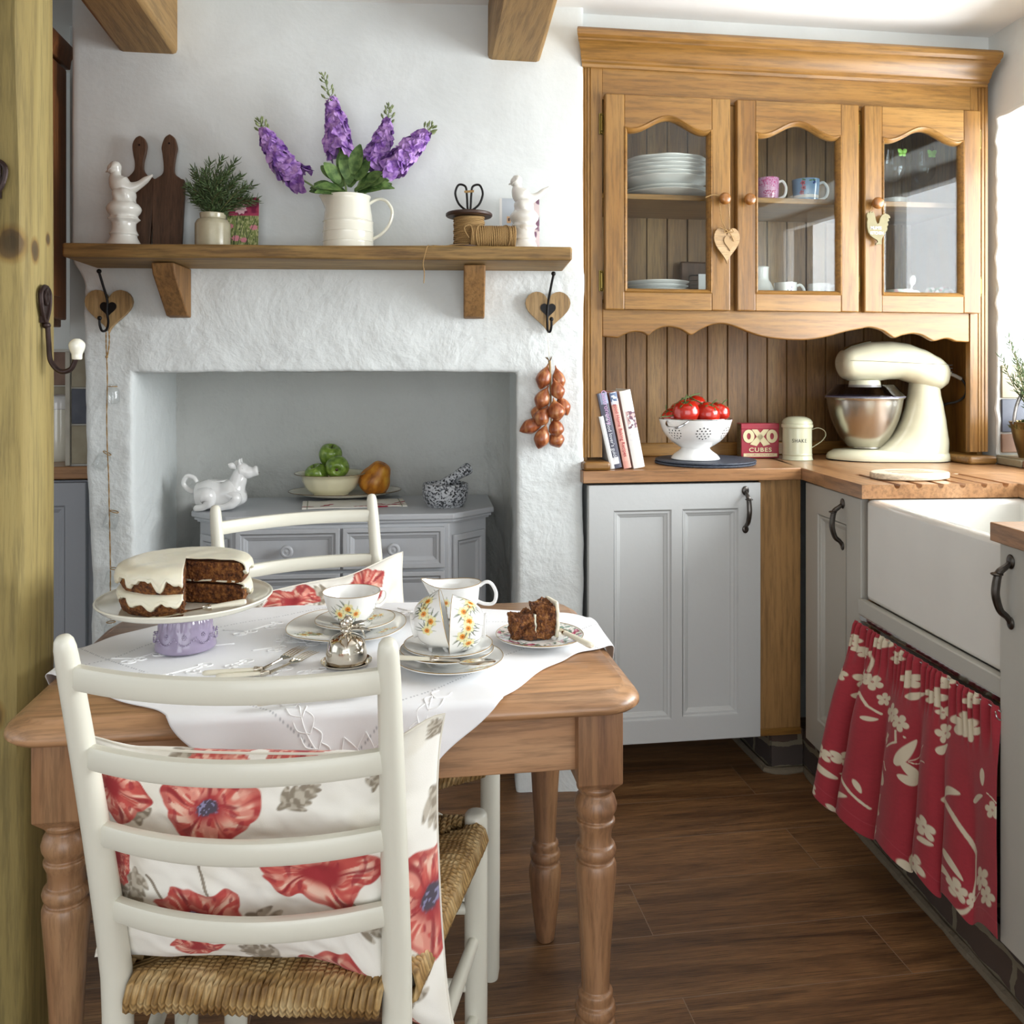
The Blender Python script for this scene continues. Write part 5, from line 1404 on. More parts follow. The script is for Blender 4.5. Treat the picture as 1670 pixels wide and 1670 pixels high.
def teacup(label, loc, rot, angs, group=None, r=.050, h=.058, handle=0.0):
    t = thing('teacup', label, 'teacup', loc, rot=rot, group=group)
    k = r / .050; q = h / .058
    outer = dense(smooth_prof([(.018 * k, .0), (.021 * k, .001), (.0205 * k, .006), (.030 * k, .012 * q), (.040 * k, .026 * q), (.045 * k, .042 * q), (.0495 * k, .0565 * q), (.0502 * k, .058 * q)], 5))
    inner = smooth_prof([(.0492 * k, .0585 * q), (.0480 * k, .056 * q), (.0435 * k, .042 * q), (.038 * k, .027 * q), (.027 * k, .014 * q), (0, .010 * q)], 4)
    def cf(C, th, rr, z):
        for a0 in angs:
            x = (np.mod(th - a0 + PI, 2 * PI) - PI) * .044 * k
            C = spray(C, x, z, 0, h * .58, .0105 * k)
        return C
    mb, C = printed_lathe(outer + inner, 260, cf, len(outer))
    mb.build('cup_body', CHP, t, cols=C, ang=60)
    MB().tube([(.0498 * k * math.cos(a), .0498 * k * math.sin(a), .0586 * q) for a in [2 * PI * i / 64 for i in range(64)]], .0006, 5, closed=True).build('gilt_rim', M['gilt'], t)
    hb = catmull([(.045 * k, 0, .047 * q), (.060 * k, 0, .052 * q), (.073 * k, 0, .046 * q), (.072 * k, 0, .032 * q), (.058 * k, 0, .022 * q), (.042 * k, 0, .024 * q)], 6)
    MB().tube(hb, .0032, 10, M=RZ(handle), flat=(1, .75)).build('cup_handle', M['china'], t)
    return t
def saucer(name, label, loc, r, sprays=(), group=None, rot=None, square=0.0, cat='saucer', h=.016):
    t = thing(name, label, cat, loc, group=group, rot=rot)
    prof = dense(smooth_prof([(0, .004), (.35 * r, .004), (.45 * r, .0065), (.75 * r, h * .7), (.97 * r, h), (r, h + .001)], 5), .0012) + smooth_prof([(r * .995, h - .0015), (.75 * r, h * .55), (.5 * r, .0005), (.42 * r, 0), (.0, .001)], 4)
    n_out = sum(1 for p in prof if 1) - len(smooth_prof([(0, 0)] * 5, 4))
    def wob(a, z): return 1 + square * (abs(math.cos(2 * a)) ** 1.5 - .5) + .008 * math.cos(8 * a) * (1 if square else 0)
    mb = MB(); seg = 200; mb.lathe(prof, seg, wob=wob, cap=False)
    n = len(prof); C = np.zeros((seg, n, 3)) + npc('f3f3ef')
    th = np.linspace(0, 2 * PI, seg, endpoint=False)[:, None] + np.zeros((1, n_out)); rr = np.array([p[0] for p in prof[:n_out]])[None, :] + np.zeros((seg, 1))
    x = rr * np.cos(th); y = rr * np.sin(th); Q = C[:, :n_out]
    for f in sprays: Q = f(Q, x, y, r)
    C[:, :n_out] = Q
    mb.build('plate_body', CHP, t, cols=C.reshape(-1, 3), ang=60)
    MB().tube([(r * wob(a, 0) * math.cos(a), r * wob(a, 0) * math.sin(a), h + .0008) for a in [2 * PI * i / 96 for i in range(96)]], .0006, 5, closed=True).build('gilt_rim', M['gilt'], t)
    return t
def spr(ax, ay, s): return lambda C, x, y, r: spray(C, x, y, ax * r, ay * r, s)
p1 = put(566, 1031)
saucer('tea_plate', 'wavy-edged daffodil plate under the upright teacup', p1, .112, [spr(-.62, .05, .010), spr(.55, .32, .011), spr(.45, -.58, .009), spr(-.4, -.65, .009)], square=.05, cat='plate', rot=(0, 0, R(30)))
c1 = (p1[0] + .006, p1[1] + .006, ZC + .0095)
saucer('saucer', 'daffodil saucer lying on the wavy plate beneath the upright teacup', (p1[0] + .015, p1[1] + .012, ZC + .0065), .075, [spr(.62, .2, .007)], square=.03, rot=(0, 0, .4))
teacup('white teacup with a spray of daffodils standing upright on its plate', (p1[0] + .008, p1[1] + .010, ZC + .0125), (0, 0, 0), [R(-96), R(20), R(150)], 'daffodil teacups', .0545, .062, R(35))
p2 = put(733, 1085)
saucer('saucer', 'widest gilt-rimmed white plate at the bottom of the stack under the tipped cups', p2, .090, [spr(.5, -.6, .008)], 'stacked daffodil saucers', cat='saucer')
saucer('saucer', 'middle daffodil saucer of the stack under the tipped cups', (p2[0] - .004, p2[1] + .002, ZC + .0125), .078, [spr(.3, -.7, .007)], 'stacked daffodil saucers')
saucer('saucer', 'topmost daffodil saucer of the stack, directly beneath the tipped cups', (p2[0] - .002, p2[1] + .002, ZC + .021), .074, [spr(-.3, -.7, .007)], 'stacked daffodil saucers')
zc = ZC + .036
teacup('daffodil teacup tipped on its side, left one of the pair lying mouth to mouth', (p2[0] - .062, p2[1] + .010, zc + .030), (0, R(78), R(-6)), [R(205), R(160), R(255)], 'daffodil teacups', .049, .056, R(-12))
teacup('daffodil teacup tipped on its side, right one of the pair lying mouth to mouth', (p2[0] + .062, p2[1] + .000, zc + .028), (0, R(-88), R(-8)), [R(-45), R(10), R(-100)], 'daffodil teacups', .049, .058, R(95))
sp_ = thing('teaspoon', 'teaspoon with an ivory handle resting across the stacked saucers', 'teaspoon', (0, 0, 0))
a, b = at_z(622, 1071, .742), at_z(702, 1075, .742); e = cutlery_handle(sp_, a, b, .0048)
d = (b - a).normalized()
MB().tube([e, e + d * .012, e + d * .03, e + d * .034 + Vector((0, 0, -.001))], [.003, .0022, .0028, .003], 8).build('neck', M['silver'], sp_)
mb = MB(); mb.ball(e + d * .062 + Vector((0, 0, -.0005)), .030, 20, 10, (1, .52, .10), M=None); mb.build('spoon_bowl', M['silver'], sp_)
# cream jug
jg = thing('cream_jug', 'white daffodil cream jug with a pouring lip behind the tipped teacups', 'jug', put(742, 1004), R(-8))
outer = dense(smooth_prof([(.026, 0), (.029, .001), (.028, .005), (.038, .014), (.046, .028), (.048, .040), (.050, .056), (.053, .064)], 5)); inner = smooth_prof([(.0515, .064), (.048, .054), (.045, .036), (.036, .016), (0, .010)], 4)
prof = outer + inner; mb = MB(); seg = 220; n = len(prof); vs = []
for j in range(seg):
    a = 2 * PI * j / seg
    for r, z in prof:
        lip = max(0, math.cos(a - PI)) ** 6 * ss(.03, .064, z); k = 1 + .30 * lip
        vs.append((r * math.cos(a) * k, r * math.sin(a) * .86 * (1 - .25 * lip * 0), z + .010 * lip + .004 * max(0, math.cos(a)) * ss(.04, .064, z)))
fs = [(j * n + i, ((j + 1) % seg) * n + i, ((j + 1) % seg) * n + i + 1, j * n + i + 1) for j in range(seg) for i in range(n - 1)]
mb.add(vs, fs); C = np.zeros((seg, n, 3)) + npc('f4f4f1')
th = np.linspace(0, 2 * PI, seg, endpoint=False)[:, None] + np.zeros((1, len(outer))); z = np.array([p[1] for p in outer])[None, :] + np.zeros((seg, 1))
Q = C[:, :len(outer)]
for a0 in (R(-125), R(60)): Q = spray(Q, (np.mod(th - a0 + PI, 2 * PI) - PI) * .045, z, 0, .040, .0095)
C[:, :len(outer)] = Q; mb.build('jug_body', CHP, jg, cols=C.reshape(-1, 3), ang=60)
rim = []
for j in range(96):
    a = 2 * PI * j / 96; lip = max(0, math.cos(a - PI)) ** 6; k = 1 + .30 * lip; rim.append((.0525 * math.cos(a) * k, .0525 * math.sin(a) * .86, .0645 + .010 * lip + .004 * max(0, math.cos(a))))
MB().tube(rim, .0007, 5, closed=True).build('gilt_rim', M['gilt'], jg)
MB().tube(catmull([(.049, 0, .060), (.062, 0, .068), (.074, 0, .064), (.083, 0, .045), (.078, 0, .026), (.060, 0, .024), (.044, 0, .030)], 6), .0036, 10, flat=(1, .75)).build('jug_handle', M['china'], jg)
# silver cloche
cd = thing('silver_butter_dish', 'small hammered silver dome with a leafy finial on its own little tray', 'butter dish', put(565, 1082))
MB().lathe(smooth_prof([(0, .002), (.030, .002), (.037, .002), (.041, .005), (.043, .006), (.041, .003), (.03, .0), (0, 0)], 3), 48).build('tray', M['silver'], cd)
mb = MB(); mb.lathe(smooth_prof([(.034, .0045), (.0345, .008), (.034, .018), (.0325, .030), (.028, .041), (.019, .048), (.008, .051), (0, .0515)], 5), 72, wob=lambda a, z: 1 + .014 * noise.noise(Vector((math.cos(a) * 5, math.sin(a) * 5, z * 130))))
mb.build('dome', plain('hammered_silver', 'cfc8ba', .12, metal=1), cd)
mb = MB(); mb.ball((0, 0, .056), .010, 12, 8, (1, 1, .8)); mb.ball((.002, 0, .070), .008, 12, 8, (1, .8, 1.3)); rng = random.Random(11)
for i in range(9):
    a = -.9 + i * .7; d = Vector((math.cos(a) * .8 + .5 * (i % 3 == 0), math.sin(a) * .8, .5 if i < 6 else -.2))
    mb.leaf((0, 0, .056), d, (0, 0, 1), .032 + .014 * (i % 3 == 0), .0075, .3, 5)
mb.ball((-.003, 0, .066), .0075, 10, 8, (1, .8, 1.2)); mb.tube([(.004, 0, .06), (.016, 0, .064), (.026, -.003, .056), (.032, -.004, .044)], [.002, .0018, .0015, .001], 6)
mb.build('leafy_finial', M['silver'], cd, solid=.0008)
# forks
def fork(label, hu, hv, cu_, cv, tu, tv, zl=0.0):
    t = thing('cake_fork', label, 'fork', (0, 0, 0), group=None)
    z = ZC + .006 + zl
    a, b, c = at_z(hu, hv, z), at_z(cu_, cv, z), at_z(tu, tv, z + .003); e = cutlery_handle(t, a, b, .0052)
    d = (c - e).normalized(); L = (c - e).length; s = Vector((-d.y, d.x, 0)).normalized()
    mb = MB(); mb.tube([e, e + d * L * .25, e + d * L * .42], [.003, .002, .0028], 8)
    root = e + d * L * .42
    mb.prism([(0, -.003), (.012, -.0095), (.022, -.0105), (.022, .0105), (.012, .0095), (0, .003)], -.0008, .0008, 'z', Matrix.Translation(root) @ RZ(math.atan2(d.y, d.x)))
    for k in range(4):
        o = s * (-.0092 + .0061 * k); p0 = root + d * .018 + o
        mb.tube([p0, p0 + d * (L * .58 - .018) * .5 + Vector((0, 0, .001)), p0 + d * (L * .58 - .018)], [.0016, .0014, .0005], 6)
    mb.build('fork_head', M['silver'], t, fixn=True)
    return t
fork('cake fork with an ivory handle, the one of the crossed pair nearer the cake stand', 330, 1098, 414, 1092, 497, 1054)
fork('cake fork crossed under its twin, tines pointing at the daffodil plate', 352, 1104, 425, 1098, 514, 1062, -.004)
kf = thing('table_knife', 'knife with an ivory handle half hidden behind the top slat of the near chair', 'knife', (0, 0, 0))
a, b = at_z(418, 1147, ZC + .006), at_z(480, 1140, ZC + .006); e = cutlery_handle(kf, a, b, .0055); d = (b - a).normalized()
MB().prism([(0, -.004), (.09, -.007), (.105, 0), (.09, .006), (0, .005)], -.0006, .0006, 'z', Matrix.Translation(e) @ RZ(math.atan2(d.y, d.x))).build('blade', M['silver'], kf, fixn=True)
# cake slice on the rose plate
def roses(C, x, y, r):
    d = np.hypot(x, y) / r; band = sstep(.52, .60, d) * sstep(.99, .95, d)
    n = vnoise(x / r * 9, y / r * 9, 3); n2 = vnoise(x / r * 16, y / r * 16, 8)
    C = mixc(C, npc('6f9080'), band * (n2 > .55)); C = mixc(C, npc('a8315e'), band * sstep(.60, .72, n)); return mixc(C, npc('e2a3b8'), band * sstep(.76, .86, n))
p3 = put(880, 1044)
saucer('tea_plate', 'rose-bordered tea plate carrying the slice of carrot cake', p3, .080, [roses], cat='plate', h=.012)
sl = thing('cake_slice', 'crumbly slice of carrot cake with white icing on the rose plate', 'cake slice', (p3[0] - .012, p3[1] + .002, ZC + .0075), R(12))
# wedge lying with its cut face to the viewer: x along the slice, icing at +x end
def wedge(x0, x1, z0, z1, w0, w1, nm, seed):
    mb = MB(); nx, ny, nz = 26, 8, 16
    def P(x, s, z):
        w = w0 + (w1 - w0) * (x - x0) / (x1 - x0); p = Vector((x, s * w, z)); p.z = z0 + (z - z0) * (.78 + .22 * ss(-.042, .02, x)); e = noise.noise_vector(p * 60 + Vector((seed, 0, 0))) * .0065 + noise.noise_vector(p * 190) * .0035
        return p + e
    mb.grid(nx, nz, lambda u, v: P(x0 + (x1 - x0) * u, -1, z0 + (z1 - z0) * v)); mb.grid(nx, nz, lambda u, v: P(x1 - (x1 - x0) * u, 1, z0 + (z1 - z0) * v))
    mb.grid(ny, nz, lambda u, v: P(x1, -1 + 2 * u, z0 + (z1 - z0) * v)); mb.grid(ny, nz, lambda u, v: P(x0, 1 - 2 * u, z0 + (z1 - z0) * v))
    mb.grid(nx, ny, lambda u, v: P(x0 + (x1 - x0) * u, -1 + 2 * v, z1)); mb.grid(nx, ny, lambda u, v: P(x0 + (x1 - x0) * u, 1 - 2 * v, z0))
    return mb.build(nm, M['crumb'], sl, ang=80)
# tilted: sponge layers stand upright side by side, leaning
wedge(-.042, -.004, 0, .052, .016, .020, 'sponge_layer', 1); wedge(.000, .036, 0, .060, .018, .022, 'sponge_layer', 2)
MB().grid(10, 16, lambda u, v: (-.002 + .003 * noise.noise(Vector((u * 4, v * 5, 1))), -.018 + .036 * u, .004 + .040 * v)).build('cream_filling', M['icing'], sl, solid=.003)
mb = MB(); mb.grid(12, 18, lambda u, v: (.037 + .004 * math.sin(PI * v) + noise.noise(Vector((u * 5, v * 7, 3))) * .002, -.024 + .048 * u, .0005 + .064 * v)); mb.build('icing', M['icing'], sl, solid=.005)
fk = thing('cake_fork', 'ivory-handled fork resting on the right rim of the rose plate', 'fork', (0, 0, 0))
a, b = at_z(966, 1054, .722), at_z(922, 1032, .726); e = cutlery_handle(fk, a, b, .006); d = (b - a).normalized()
MB().tube([e, e + d * .02, e + d * .035 + Vector((0, 0, -.004))], [.003, .002, .0045], 8).build('fork_head', M['silver'], fk)
# ================================================================ things on the mantel shelf
MZ = 1.5285
def onshelf(u, d=.10):
    p = b_at(u, 400, d); return (p.x, p.y, MZ)
def wax(x): return x
def bird(u, label, d=.105, k=1.0, flip=1):
    t = thing('bird_figurine', label, 'figurine', onshelf(u, d), BA, 'white bird figurines')
    mb = MB()
    mb.lathe([(r * k, z * k) for r, z in smooth_prof([(.0, 0), (.052, 0), (.053, .004), (.043, .014), (.036, .026), (.033, .034), (.0365, .038), (.034, .044), (.031, .052), (.031, .068), (.036, .074), (.040, .078), (.036, .082), (.035, .088), (.042, .098), (.044, .108), (.038, .118), (.031, .124), (.029, .132), (.030, .142), (.028, .152), (.02, .160), (0, .163)], 4)], 40,
             wob=lambda a, z: 1 + (.05 * math.sin(a * 7) if .070 * k < z < .086 * k else (.05 * math.sin(a * 5 + z * 90) if .12 * k < z < .16 * k else .006 * math.sin(a * 5))))
    mb.build('pedestal', M['glaze'], t, ang=70)
    mb = MB()
    P = catmull([(.075, 0, .206), (.058, 0, .193), (.038, 0, .178), (.015, 0, .170), (-.008, 0, .178), (-.020, 0, .196), (-.021, 0, .212), (-.026, 0, .224), (-.036, 0, .226)], 5)
    rr = []
    for i in range(len(P)):
        s = i / (len(P) - 1); rr.append(k * (.004 + .006 * ss(0, .15, s) + .018 * math.exp(-((s - .50) / .17) ** 2) + .011 * math.exp(-((s - .86) / .09) ** 2) - .001))
    rr[-1] = .004
    mb.tube([(p.x * k * flip, p.y, p.z * k - .008 * k) for p in P], rr, 18, flat=(1, .9))
    mb.ball((-.026 * k * flip, 0, .213 * k), .0165 * k, 18, 12)
    mb.tube([(-.038 * k * flip, 0, .209 * k), (-.047 * k * flip, 0, .204 * k)], [.005 * k, .0012], 8)
    mb.build('bird', M['glaze'], t, ang=80)
    return t
m, nt, b_ = new_mat('crackled_white_glaze'); v = coords(nt); nn = N(nt, 'ShaderNodeTexNoise', Scale=22.0, Detail=6.0, Roughness=.6); nt.links.new(v, nn.inputs['Vector'])
r_ = ramp(nt, [(.27, hexc('a08c6a')), (.36, hexc('dedcd4')), (1, hexc('e4e2da'))], nn.outputs['Fac']); nt.links.new(r_.outputs['Color'], b_.inputs['Base Color']); b_.inputs['Roughness'].default_value = .18; b_.inputs['Coat Weight'].default_value = .5
M['glaze'] = m
bird(202, 'white glazed bird on a pedestal in front of the dark paddle boards')
bird(855, 'white glazed bird on a pedestal in front of the lilac postcard', k=.90)
# paddle boards
M['walnut'] = wood('dark_paddle_board', '46301f', '5f4330', '745540', 'z', 1.6, .55, .15, 0, 0, 8)
def paddle(pts, label, d, lean):
    """pts: half outline in photo pixels (du, v) from the centre line"""
    (cu_, base), prof = pts
    c = b_at(cu_, base, d); sc = (c.x * _s + c.y * _c) / FPX
    t = thing('paddle_board', label, 'chopping board', (c.x, c.y, MZ), BA, 'dark wooden paddle boards')
    half = catmull([(a, b, 0) for a, b in prof], 5)
    out = [(p.x * sc, (base - p.y) * sc) for p in half]; pts2 = [(-a, b) for a, b in out] + [(a, b) for a, b in out[::-1]]
    out2 = []
    for q in pts2:
        if not out2 or (abs(q[0] - out2[-1][0]) + abs(q[1] - out2[-1][1])) > 1e-4: out2.append(q)
    MB().prism(out2[::-1], -.006, .006, 'y', RX(R(-lean))).build('board', M['walnut'], t, fixn=True, bevel=.002)
    H = (base - (prof[-1][1] + 16)) * sc
    MB().tube([(0, -.0072, H), (0, -.0064, H)], .0028, 10, M=RX(R(-lean))).build('hanging_hole', M['black_iron'], t)
    return t
paddle(((224, 402), [(20, 402), (23, 340), (25, 285), (16, 278), (8, 268), (7, 255), (10, 240), (11.5, 225), (7, 214), (.0, 209.5)]), 'dark paddle-shaped chopping board partly behind the left bird', .052, 4)
paddle(((273, 402), [(23, 402), (25, 340), (26, 288), (20, 281), (10, 273), (8.5, 260), (11, 240), (12.5, 228), (8, 213), (0, 206.5)]), 'dark paddle-shaped chopping board nearest the rosemary jar', .052, 4)
# rosemary
M['rosemary'] = plain('rosemary_leaf', '4c6138', .6, var=.35, bscale=90)
M['rosem2'] = plain('rosemary_stem', '6a6a44', .7)
def rosemary(parent, tips, base, nleaf=34, L=.024, seed=1, nm='rosemary_sprigs'):
    rng = random.Random(seed); mb = MB(); ms_ = MB()
    for tip in tips:
        tip = Vector(tip); b0 = Vector(base) + Vector((rng.uniform(-.01, .01), rng.uniform(-.01, .01), 0)); mid = b0.lerp(tip, .5) + Vector((rng.uniform(-.012, .012), rng.uniform(-.012, .012), .012))
        P = catmull([b0, mid, tip], 10); ms_.tube(P, [.0018 - .0010 * i / len(P) for i in range(len(P))], 5)
        for i in range(nleaf):
            s = .15 + .85 * i / nleaf; q = s * (len(P) - 1); k = min(len(P) - 2, int(q)); p = P[k].lerp(P[k + 1], q - k); t = (P[k + 1] - P[k]).normalized()
            a = i * 2.4 + rng.uniform(-.4, .4); side = (t.orthogonal().normalized()); side = Matrix.Rotation(a, 3, t) @ side
            d = (t * rng.uniform(.55, 1.0) + side * rng.uniform(.7, 1.0)).normalized(); mb.leaf(p, d, side, L * rng.uniform(.7, 1.15) * (1 - .25 * s), .0021, rng.uniform(-.1, .3), 3, .5)
    ms_.build('stems', M['rosem2'], parent); return mb.build(nm, M['rosemary'], parent, solid=.0004)
rj = thing('stoneware_jar', 'small beige stoneware jar on the mantel shelf holding rosemary', 'jar', onshelf(347, .10))
MB().lathe(smooth_prof([(0, 0), (.044, 0), (.046, .004), (.046, .060), (.045, .070), (.040, .079), (.034, .082), (.033, .086), (.034, .096), (.032, .0965), (.030, .088), (.030, .07), (.0, .06)], 4), 48).build('jar_body', plain('beige_stoneware', 'b5ae94', .22, coat=.5, var=.12, bscale=35), rj, ang=60)
ro = thing('rosemary_bunch', 'bunch of fresh rosemary sprigs standing in the stoneware jar', 'herb', onshelf(347, .10))
def sh_tip(u, v, dy=0):  # tip in the local axes of a thing at the jar
    p = b_at(u, v, .10); o = Vector(ro.location); return (p.x - o.x, dy, p.z - o.z)
tips = [(340, 290, -.05), (395, 305, .02), (320, 300, .03), (355, 275, .05), (380, 280, .05), (405, 310, -.06), (315, 310, -.05), (362, 258, 0), (345, 268, -.02), (372, 268, .02), (383, 262, 0), (315, 275, .01), (322, 290, -.03), (306, 305, 0), (310, 318, .02), (330, 275, .03), (395, 290, -.02), (410, 300, .01), (418, 325, 0), (412, 328, -.03), (335, 305, -.05), (360, 300, -.05), (385, 305, -.04), (352, 285, .04), (322, 330, -.02), (400, 318, .02), (375, 290, -.05), (345, 310, -.06), (330, 325, -.04), (365, 320, -.06)]
rosemary(ro, [sh_tip(*q) for q in tips], (0, 0, .080), 46, .029, 3)
# cards
def card(label, u0, u1, v0, cols, d, lean):
    a, b = b_at(u0, 400, d), b_at(u1, 400, d); w = (b - a).length; t_ = (a.x + b.x) / 2 * _s + (a.y + b.y) / 2 * _c
    h = CAM_H + (VH - v0) * t_ / FPX - MZ
    t = thing('greetings_card', label, 'card', ((a.x + b.x) / 2, (a.y + b.y) / 2, MZ), BA)
    mb = MB(); nu, nv = 140, 200; mb.grid(nu, nv, lambda u, v: ((u - .5) * w, -.001, v * h), M=RX(R(-lean)))
    U, V = np.meshgrid(np.linspace(0, 1, nu + 1), np.linspace(0, 1, nv + 1)); mb.build('printed_face', vcol('card_print_' + str(len(bpy.data.materials)), .35), t, cols=cols(U, V, w, h).reshape(-1, 3))
    MB().box(-w / 2, w / 2, 0, .0012, 0, h, RX(R(-lean))).build('card_sheet', plain('card_stock', 'ecebe6', .7), t)
    return t
def card1(U, V, w, h):
    x, y = U * w * 1000, V * h * 1000; C = np.zeros(U.shape + (3,)) + npc('7d8a4e')
    C = mixc(C, npc('b8b884'), sstep(.5, .8, vnoise(x / 3, y / 5, 1))); C = mixc(C, npc('4c5a30'), sstep(.6, .8, vnoise(x / 2, y / 7, 2)))
    top = V > .66; C = mixc(C, npc('7c1f45'), top * 1.0); C = mixc(C, npc('b04060'), top * sstep(.4, .8, vnoise(x / 12, y / 8, 5)))
    H_ = h * 1000
    for i, (cx, cy, r) in enumerate(((.42, .80, 17), (.10, .47, 10), (.85, .45, 11), (.3, .25, 12), (.55, .22, 10))):
        d = np.hypot(x - cx * w * 1000, (y - cy * H_) * (1 if i == 0 else 1.4)); a = np.arctan2(y - cy * H_, x - cx * w * 1000)
        m = sstep(r, r * .85, d * (1 + .12 * np.cos(a * 9))); C = mixc(C, npc('e8aebb' if i == 0 else 'c97084'), m); C = mixc(C, npc('f6dcdc' if i == 0 else 'e2a0a8'), m * (np.mod(d / r * 4 + a, 1) > .6))
    for i, p in enumerate(([(.3, 0), (.5, .5)], [(.7, 0), (.6, .45)], [(.5, 0), (.9, .6)], [(.2, .0), (.35, .7)])):
        C = mixc(C, npc('39482a'), sstep(1.2, .6, seg_dist(x, y, [(a * w * 1000, b * H_) for a, b in p])))
    return C
card('floral greetings card with a pink rose leaning behind the rosemary jar', 369, 421, 320, card1, .060, 5)
def card2(U, V, w, h):
    C = np.zeros(U.shape + (3,)) + npc('c3cbd2'); C = mixc(C, npc('9aa0ac'), (V < .5) * 1.0); C = mixc(C, npc('b9a0b4'), (V < .25) * 1.0)
    C = mixc(C, npc('d9c9c9'), (U > .55) * 1.0); C = mixc(C, npc('7c5a70'), (U > .6) * sstep(.5, .6, vnoise(U * 9, V * 14, 3))); C = mixc(C, npc('e4b98a'), (np.abs(U - .23) < .05) * (np.abs(V - .62) < .06)); C = mixc(C, npc('5a4a48'), (np.abs(U - .23) < .02) * (np.abs(V - .62) < .03))
    return mixc(C, npc('ecebe6'), (U < .06) * 1.0)
card('lilac and grey picture postcard behind the right bird figurine', 815, 880, 322, card2, .055, 5)
# cream jug with stocks
jw = thing('cream_pitcher', 'ribbed cream pitcher in the middle of the mantel shelf', 'pitcher', onshelf(568, .105), BA)
prof = smooth_prof([(0, 0), (.066, 0), (.068, .004), (.0675, .02), (.0685, .022), (.0675, .026), (.0675, .045), (.0685, .048), (.0675, .052), (.0665, .072), (.068, .076), (.0655, .080), (.063, .100), (.060, .118), (.058, .135), (.060, .143), (.0605, .146), (.058, .1465), (.0555, .138), (.057, .11), (.062, .07), (.06, .012), (0, .008)], 4)
seg = 96; n = len(prof); vs = []
for j in range(seg):
    a = 2 * PI * j / seg; lip = max(0, math.cos(a - PI)) ** 14
    for r, z in prof: k = lip * ss(.105, .146, z); vs.append((r * math.cos(a) * (1 + .30 * k), r * math.sin(a), z + .002 * k))
MB().add(vs, [(j * n + i, ((j + 1) % seg) * n + i, ((j + 1) % seg) * n + i + 1, j * n + i + 1) for j in range(seg) for i in range(n - 1)]).build('pitcher_body', M['cream_china'], jw, ang=50)
MB().tube(catmull([(.057, 0, .128), (.080, 0, .140), (.103, 0, .134), (.118, 0, .108), (.112, 0, .075), (.092, 0, .048), (.064, 0, .030)], 7), .0062, 12, flat=(.7, 1.15)).build('pitcher_handle', M['cream_china'], jw)
def petal_mat(name, c1, c2):
    m, nt, b = new_mat(name); v = coords(nt); n = N(nt, 'ShaderNodeTexNoise', Scale=60.0, Detail=3.0); nt.links.new(v, n.inputs['Vector'])
    r = ramp(nt, [(.35, hexc(c1)), (.65, hexc(c2))], n.outputs['Fac']); nt.links.new(r.outputs['Color'], b.inputs['Base Color']); b.inputs['Roughness'].default_value = .6
    b.inputs['Subsurface Weight'].default_value = .1; b.inputs['Subsurface Radius'].default_value = (.004, .002, .004); return m
M['petal'] = petal_mat('purple_petal', '7c4aa6', 'c79fdc'); M['bud'] = petal_mat('green_bud', '66754a', '8f9a6c'); M['leafg'] = petal_mat('broad_green_leaf', '3c5a2a', '6f8c4c'); M['stemg'] = plain('flower_stem', '7d935c', .6)
JO = Vector(onshelf(568, .105))
def P3(u, v, dd=0):
    p = b_at(u, v, .105 + dd); return p - JO
def stock(label, pts, b0, b1, seed, wmax, dd=0):
    """pts: stem from the pitcher mouth to the tip in photo pixels; b0..b1 the flowered stretch (0..1)"""
    t = thing('stock_flower', label, 'flower', JO, group='purple stocks in the pitcher'); rng = random.Random(seed)
    P = catmull([P3(568, 345, 0)] + [P3(u, v, dd * i / len(pts)) for i, (u, v) in enumerate(pts)], 12)
    MB().tube(P, [.0032 - .0022 * i / len(P) for i in range(len(P))], 8).build('stem', M['stemg'], t)
    def at(s):
        q = s * (len(P) - 1); k = min(len(P) - 2, int(q)); return P[k].lerp(P[k + 1], q - k), (P[k + 1] - P[k]).normalized()
    mb = MB(); nfl = int(21 * (b1 - b0) / .4)
    for i in range(nfl):
        s = b0 + (b1 - b0) * (i + .5) / nfl; p, tg = at(s); a = i * 2.39996; side = Matrix.Rotation(a, 3, tg) @ tg.orthogonal().normalized()
        w = wmax * (1 - .55 * (i / nfl) ** 1.6) ; c = p + side * w * .62 + tg * .002; nrm = (side + tg * .35).normalized()
        u1 = nrm.orthogonal().normalized(); u2 = nrm.cross(u1)
        for ring, (np_, L, up) in enumerate(((6, w * .80, .05), (5, w * .62, .45), (4, w * .38, .9))):
            for k in range(np_):
                b = 2 * PI * k / np_ + rng.uniform(-.3, .3) + ring; d = (u1 * math.cos(b) + u2 * math.sin(b) + nrm * (up + rng.uniform(-.15, .2))).normalized()
                mb.leaf(c, d, nrm, L * rng.uniform(.85, 1.15), L * .5, rng.uniform(.1, .6), 4, rng.uniform(-.3, .4))
    mb.build('blossoms', M['petal'], t)
    mb = MB(); nb = 15
    for i in range(nb):
        s = b1 + (1 - b1) * (i + .3) / nb; p, tg = at(min(.999, s)); a = i * 2.39996; side = Matrix.Rotation(a, 3, tg) @ tg.orthogonal().normalized(); q = 1 - i / nb
        c = p + side * (.005 + .010 * q) + tg * .006; L = .0035 + .0035 * q
        mb.tube([p, c], [.0009, .0009], 5); mb.tube([c - (side + tg) * .001, c + (side * .5 + tg) * L, c + (side * .5 + tg) * L * 1.9], [.0018, L * .55, .0008], 7)
    mb.build('buds', M['bud'], t); return t
stock('purple stock leaning furthest left out of the cream pitcher', [(520, 310), (472, 278), (445, 240), (432, 215), (424, 197)], .30, .80, 1, .042, .02)
stock('tallest purple stock rising from the middle of the pitcher', [(562, 290), (553, 240), (548, 200), (540, 165), (527, 122)], .34, .80, 2, .043, 0)
stock('purple stock behind, second from the right, with a green budded tip', [(590, 290), (612, 255), (625, 225), (632, 200), (635, 174)], .30, .80, 3, .038, -.04)
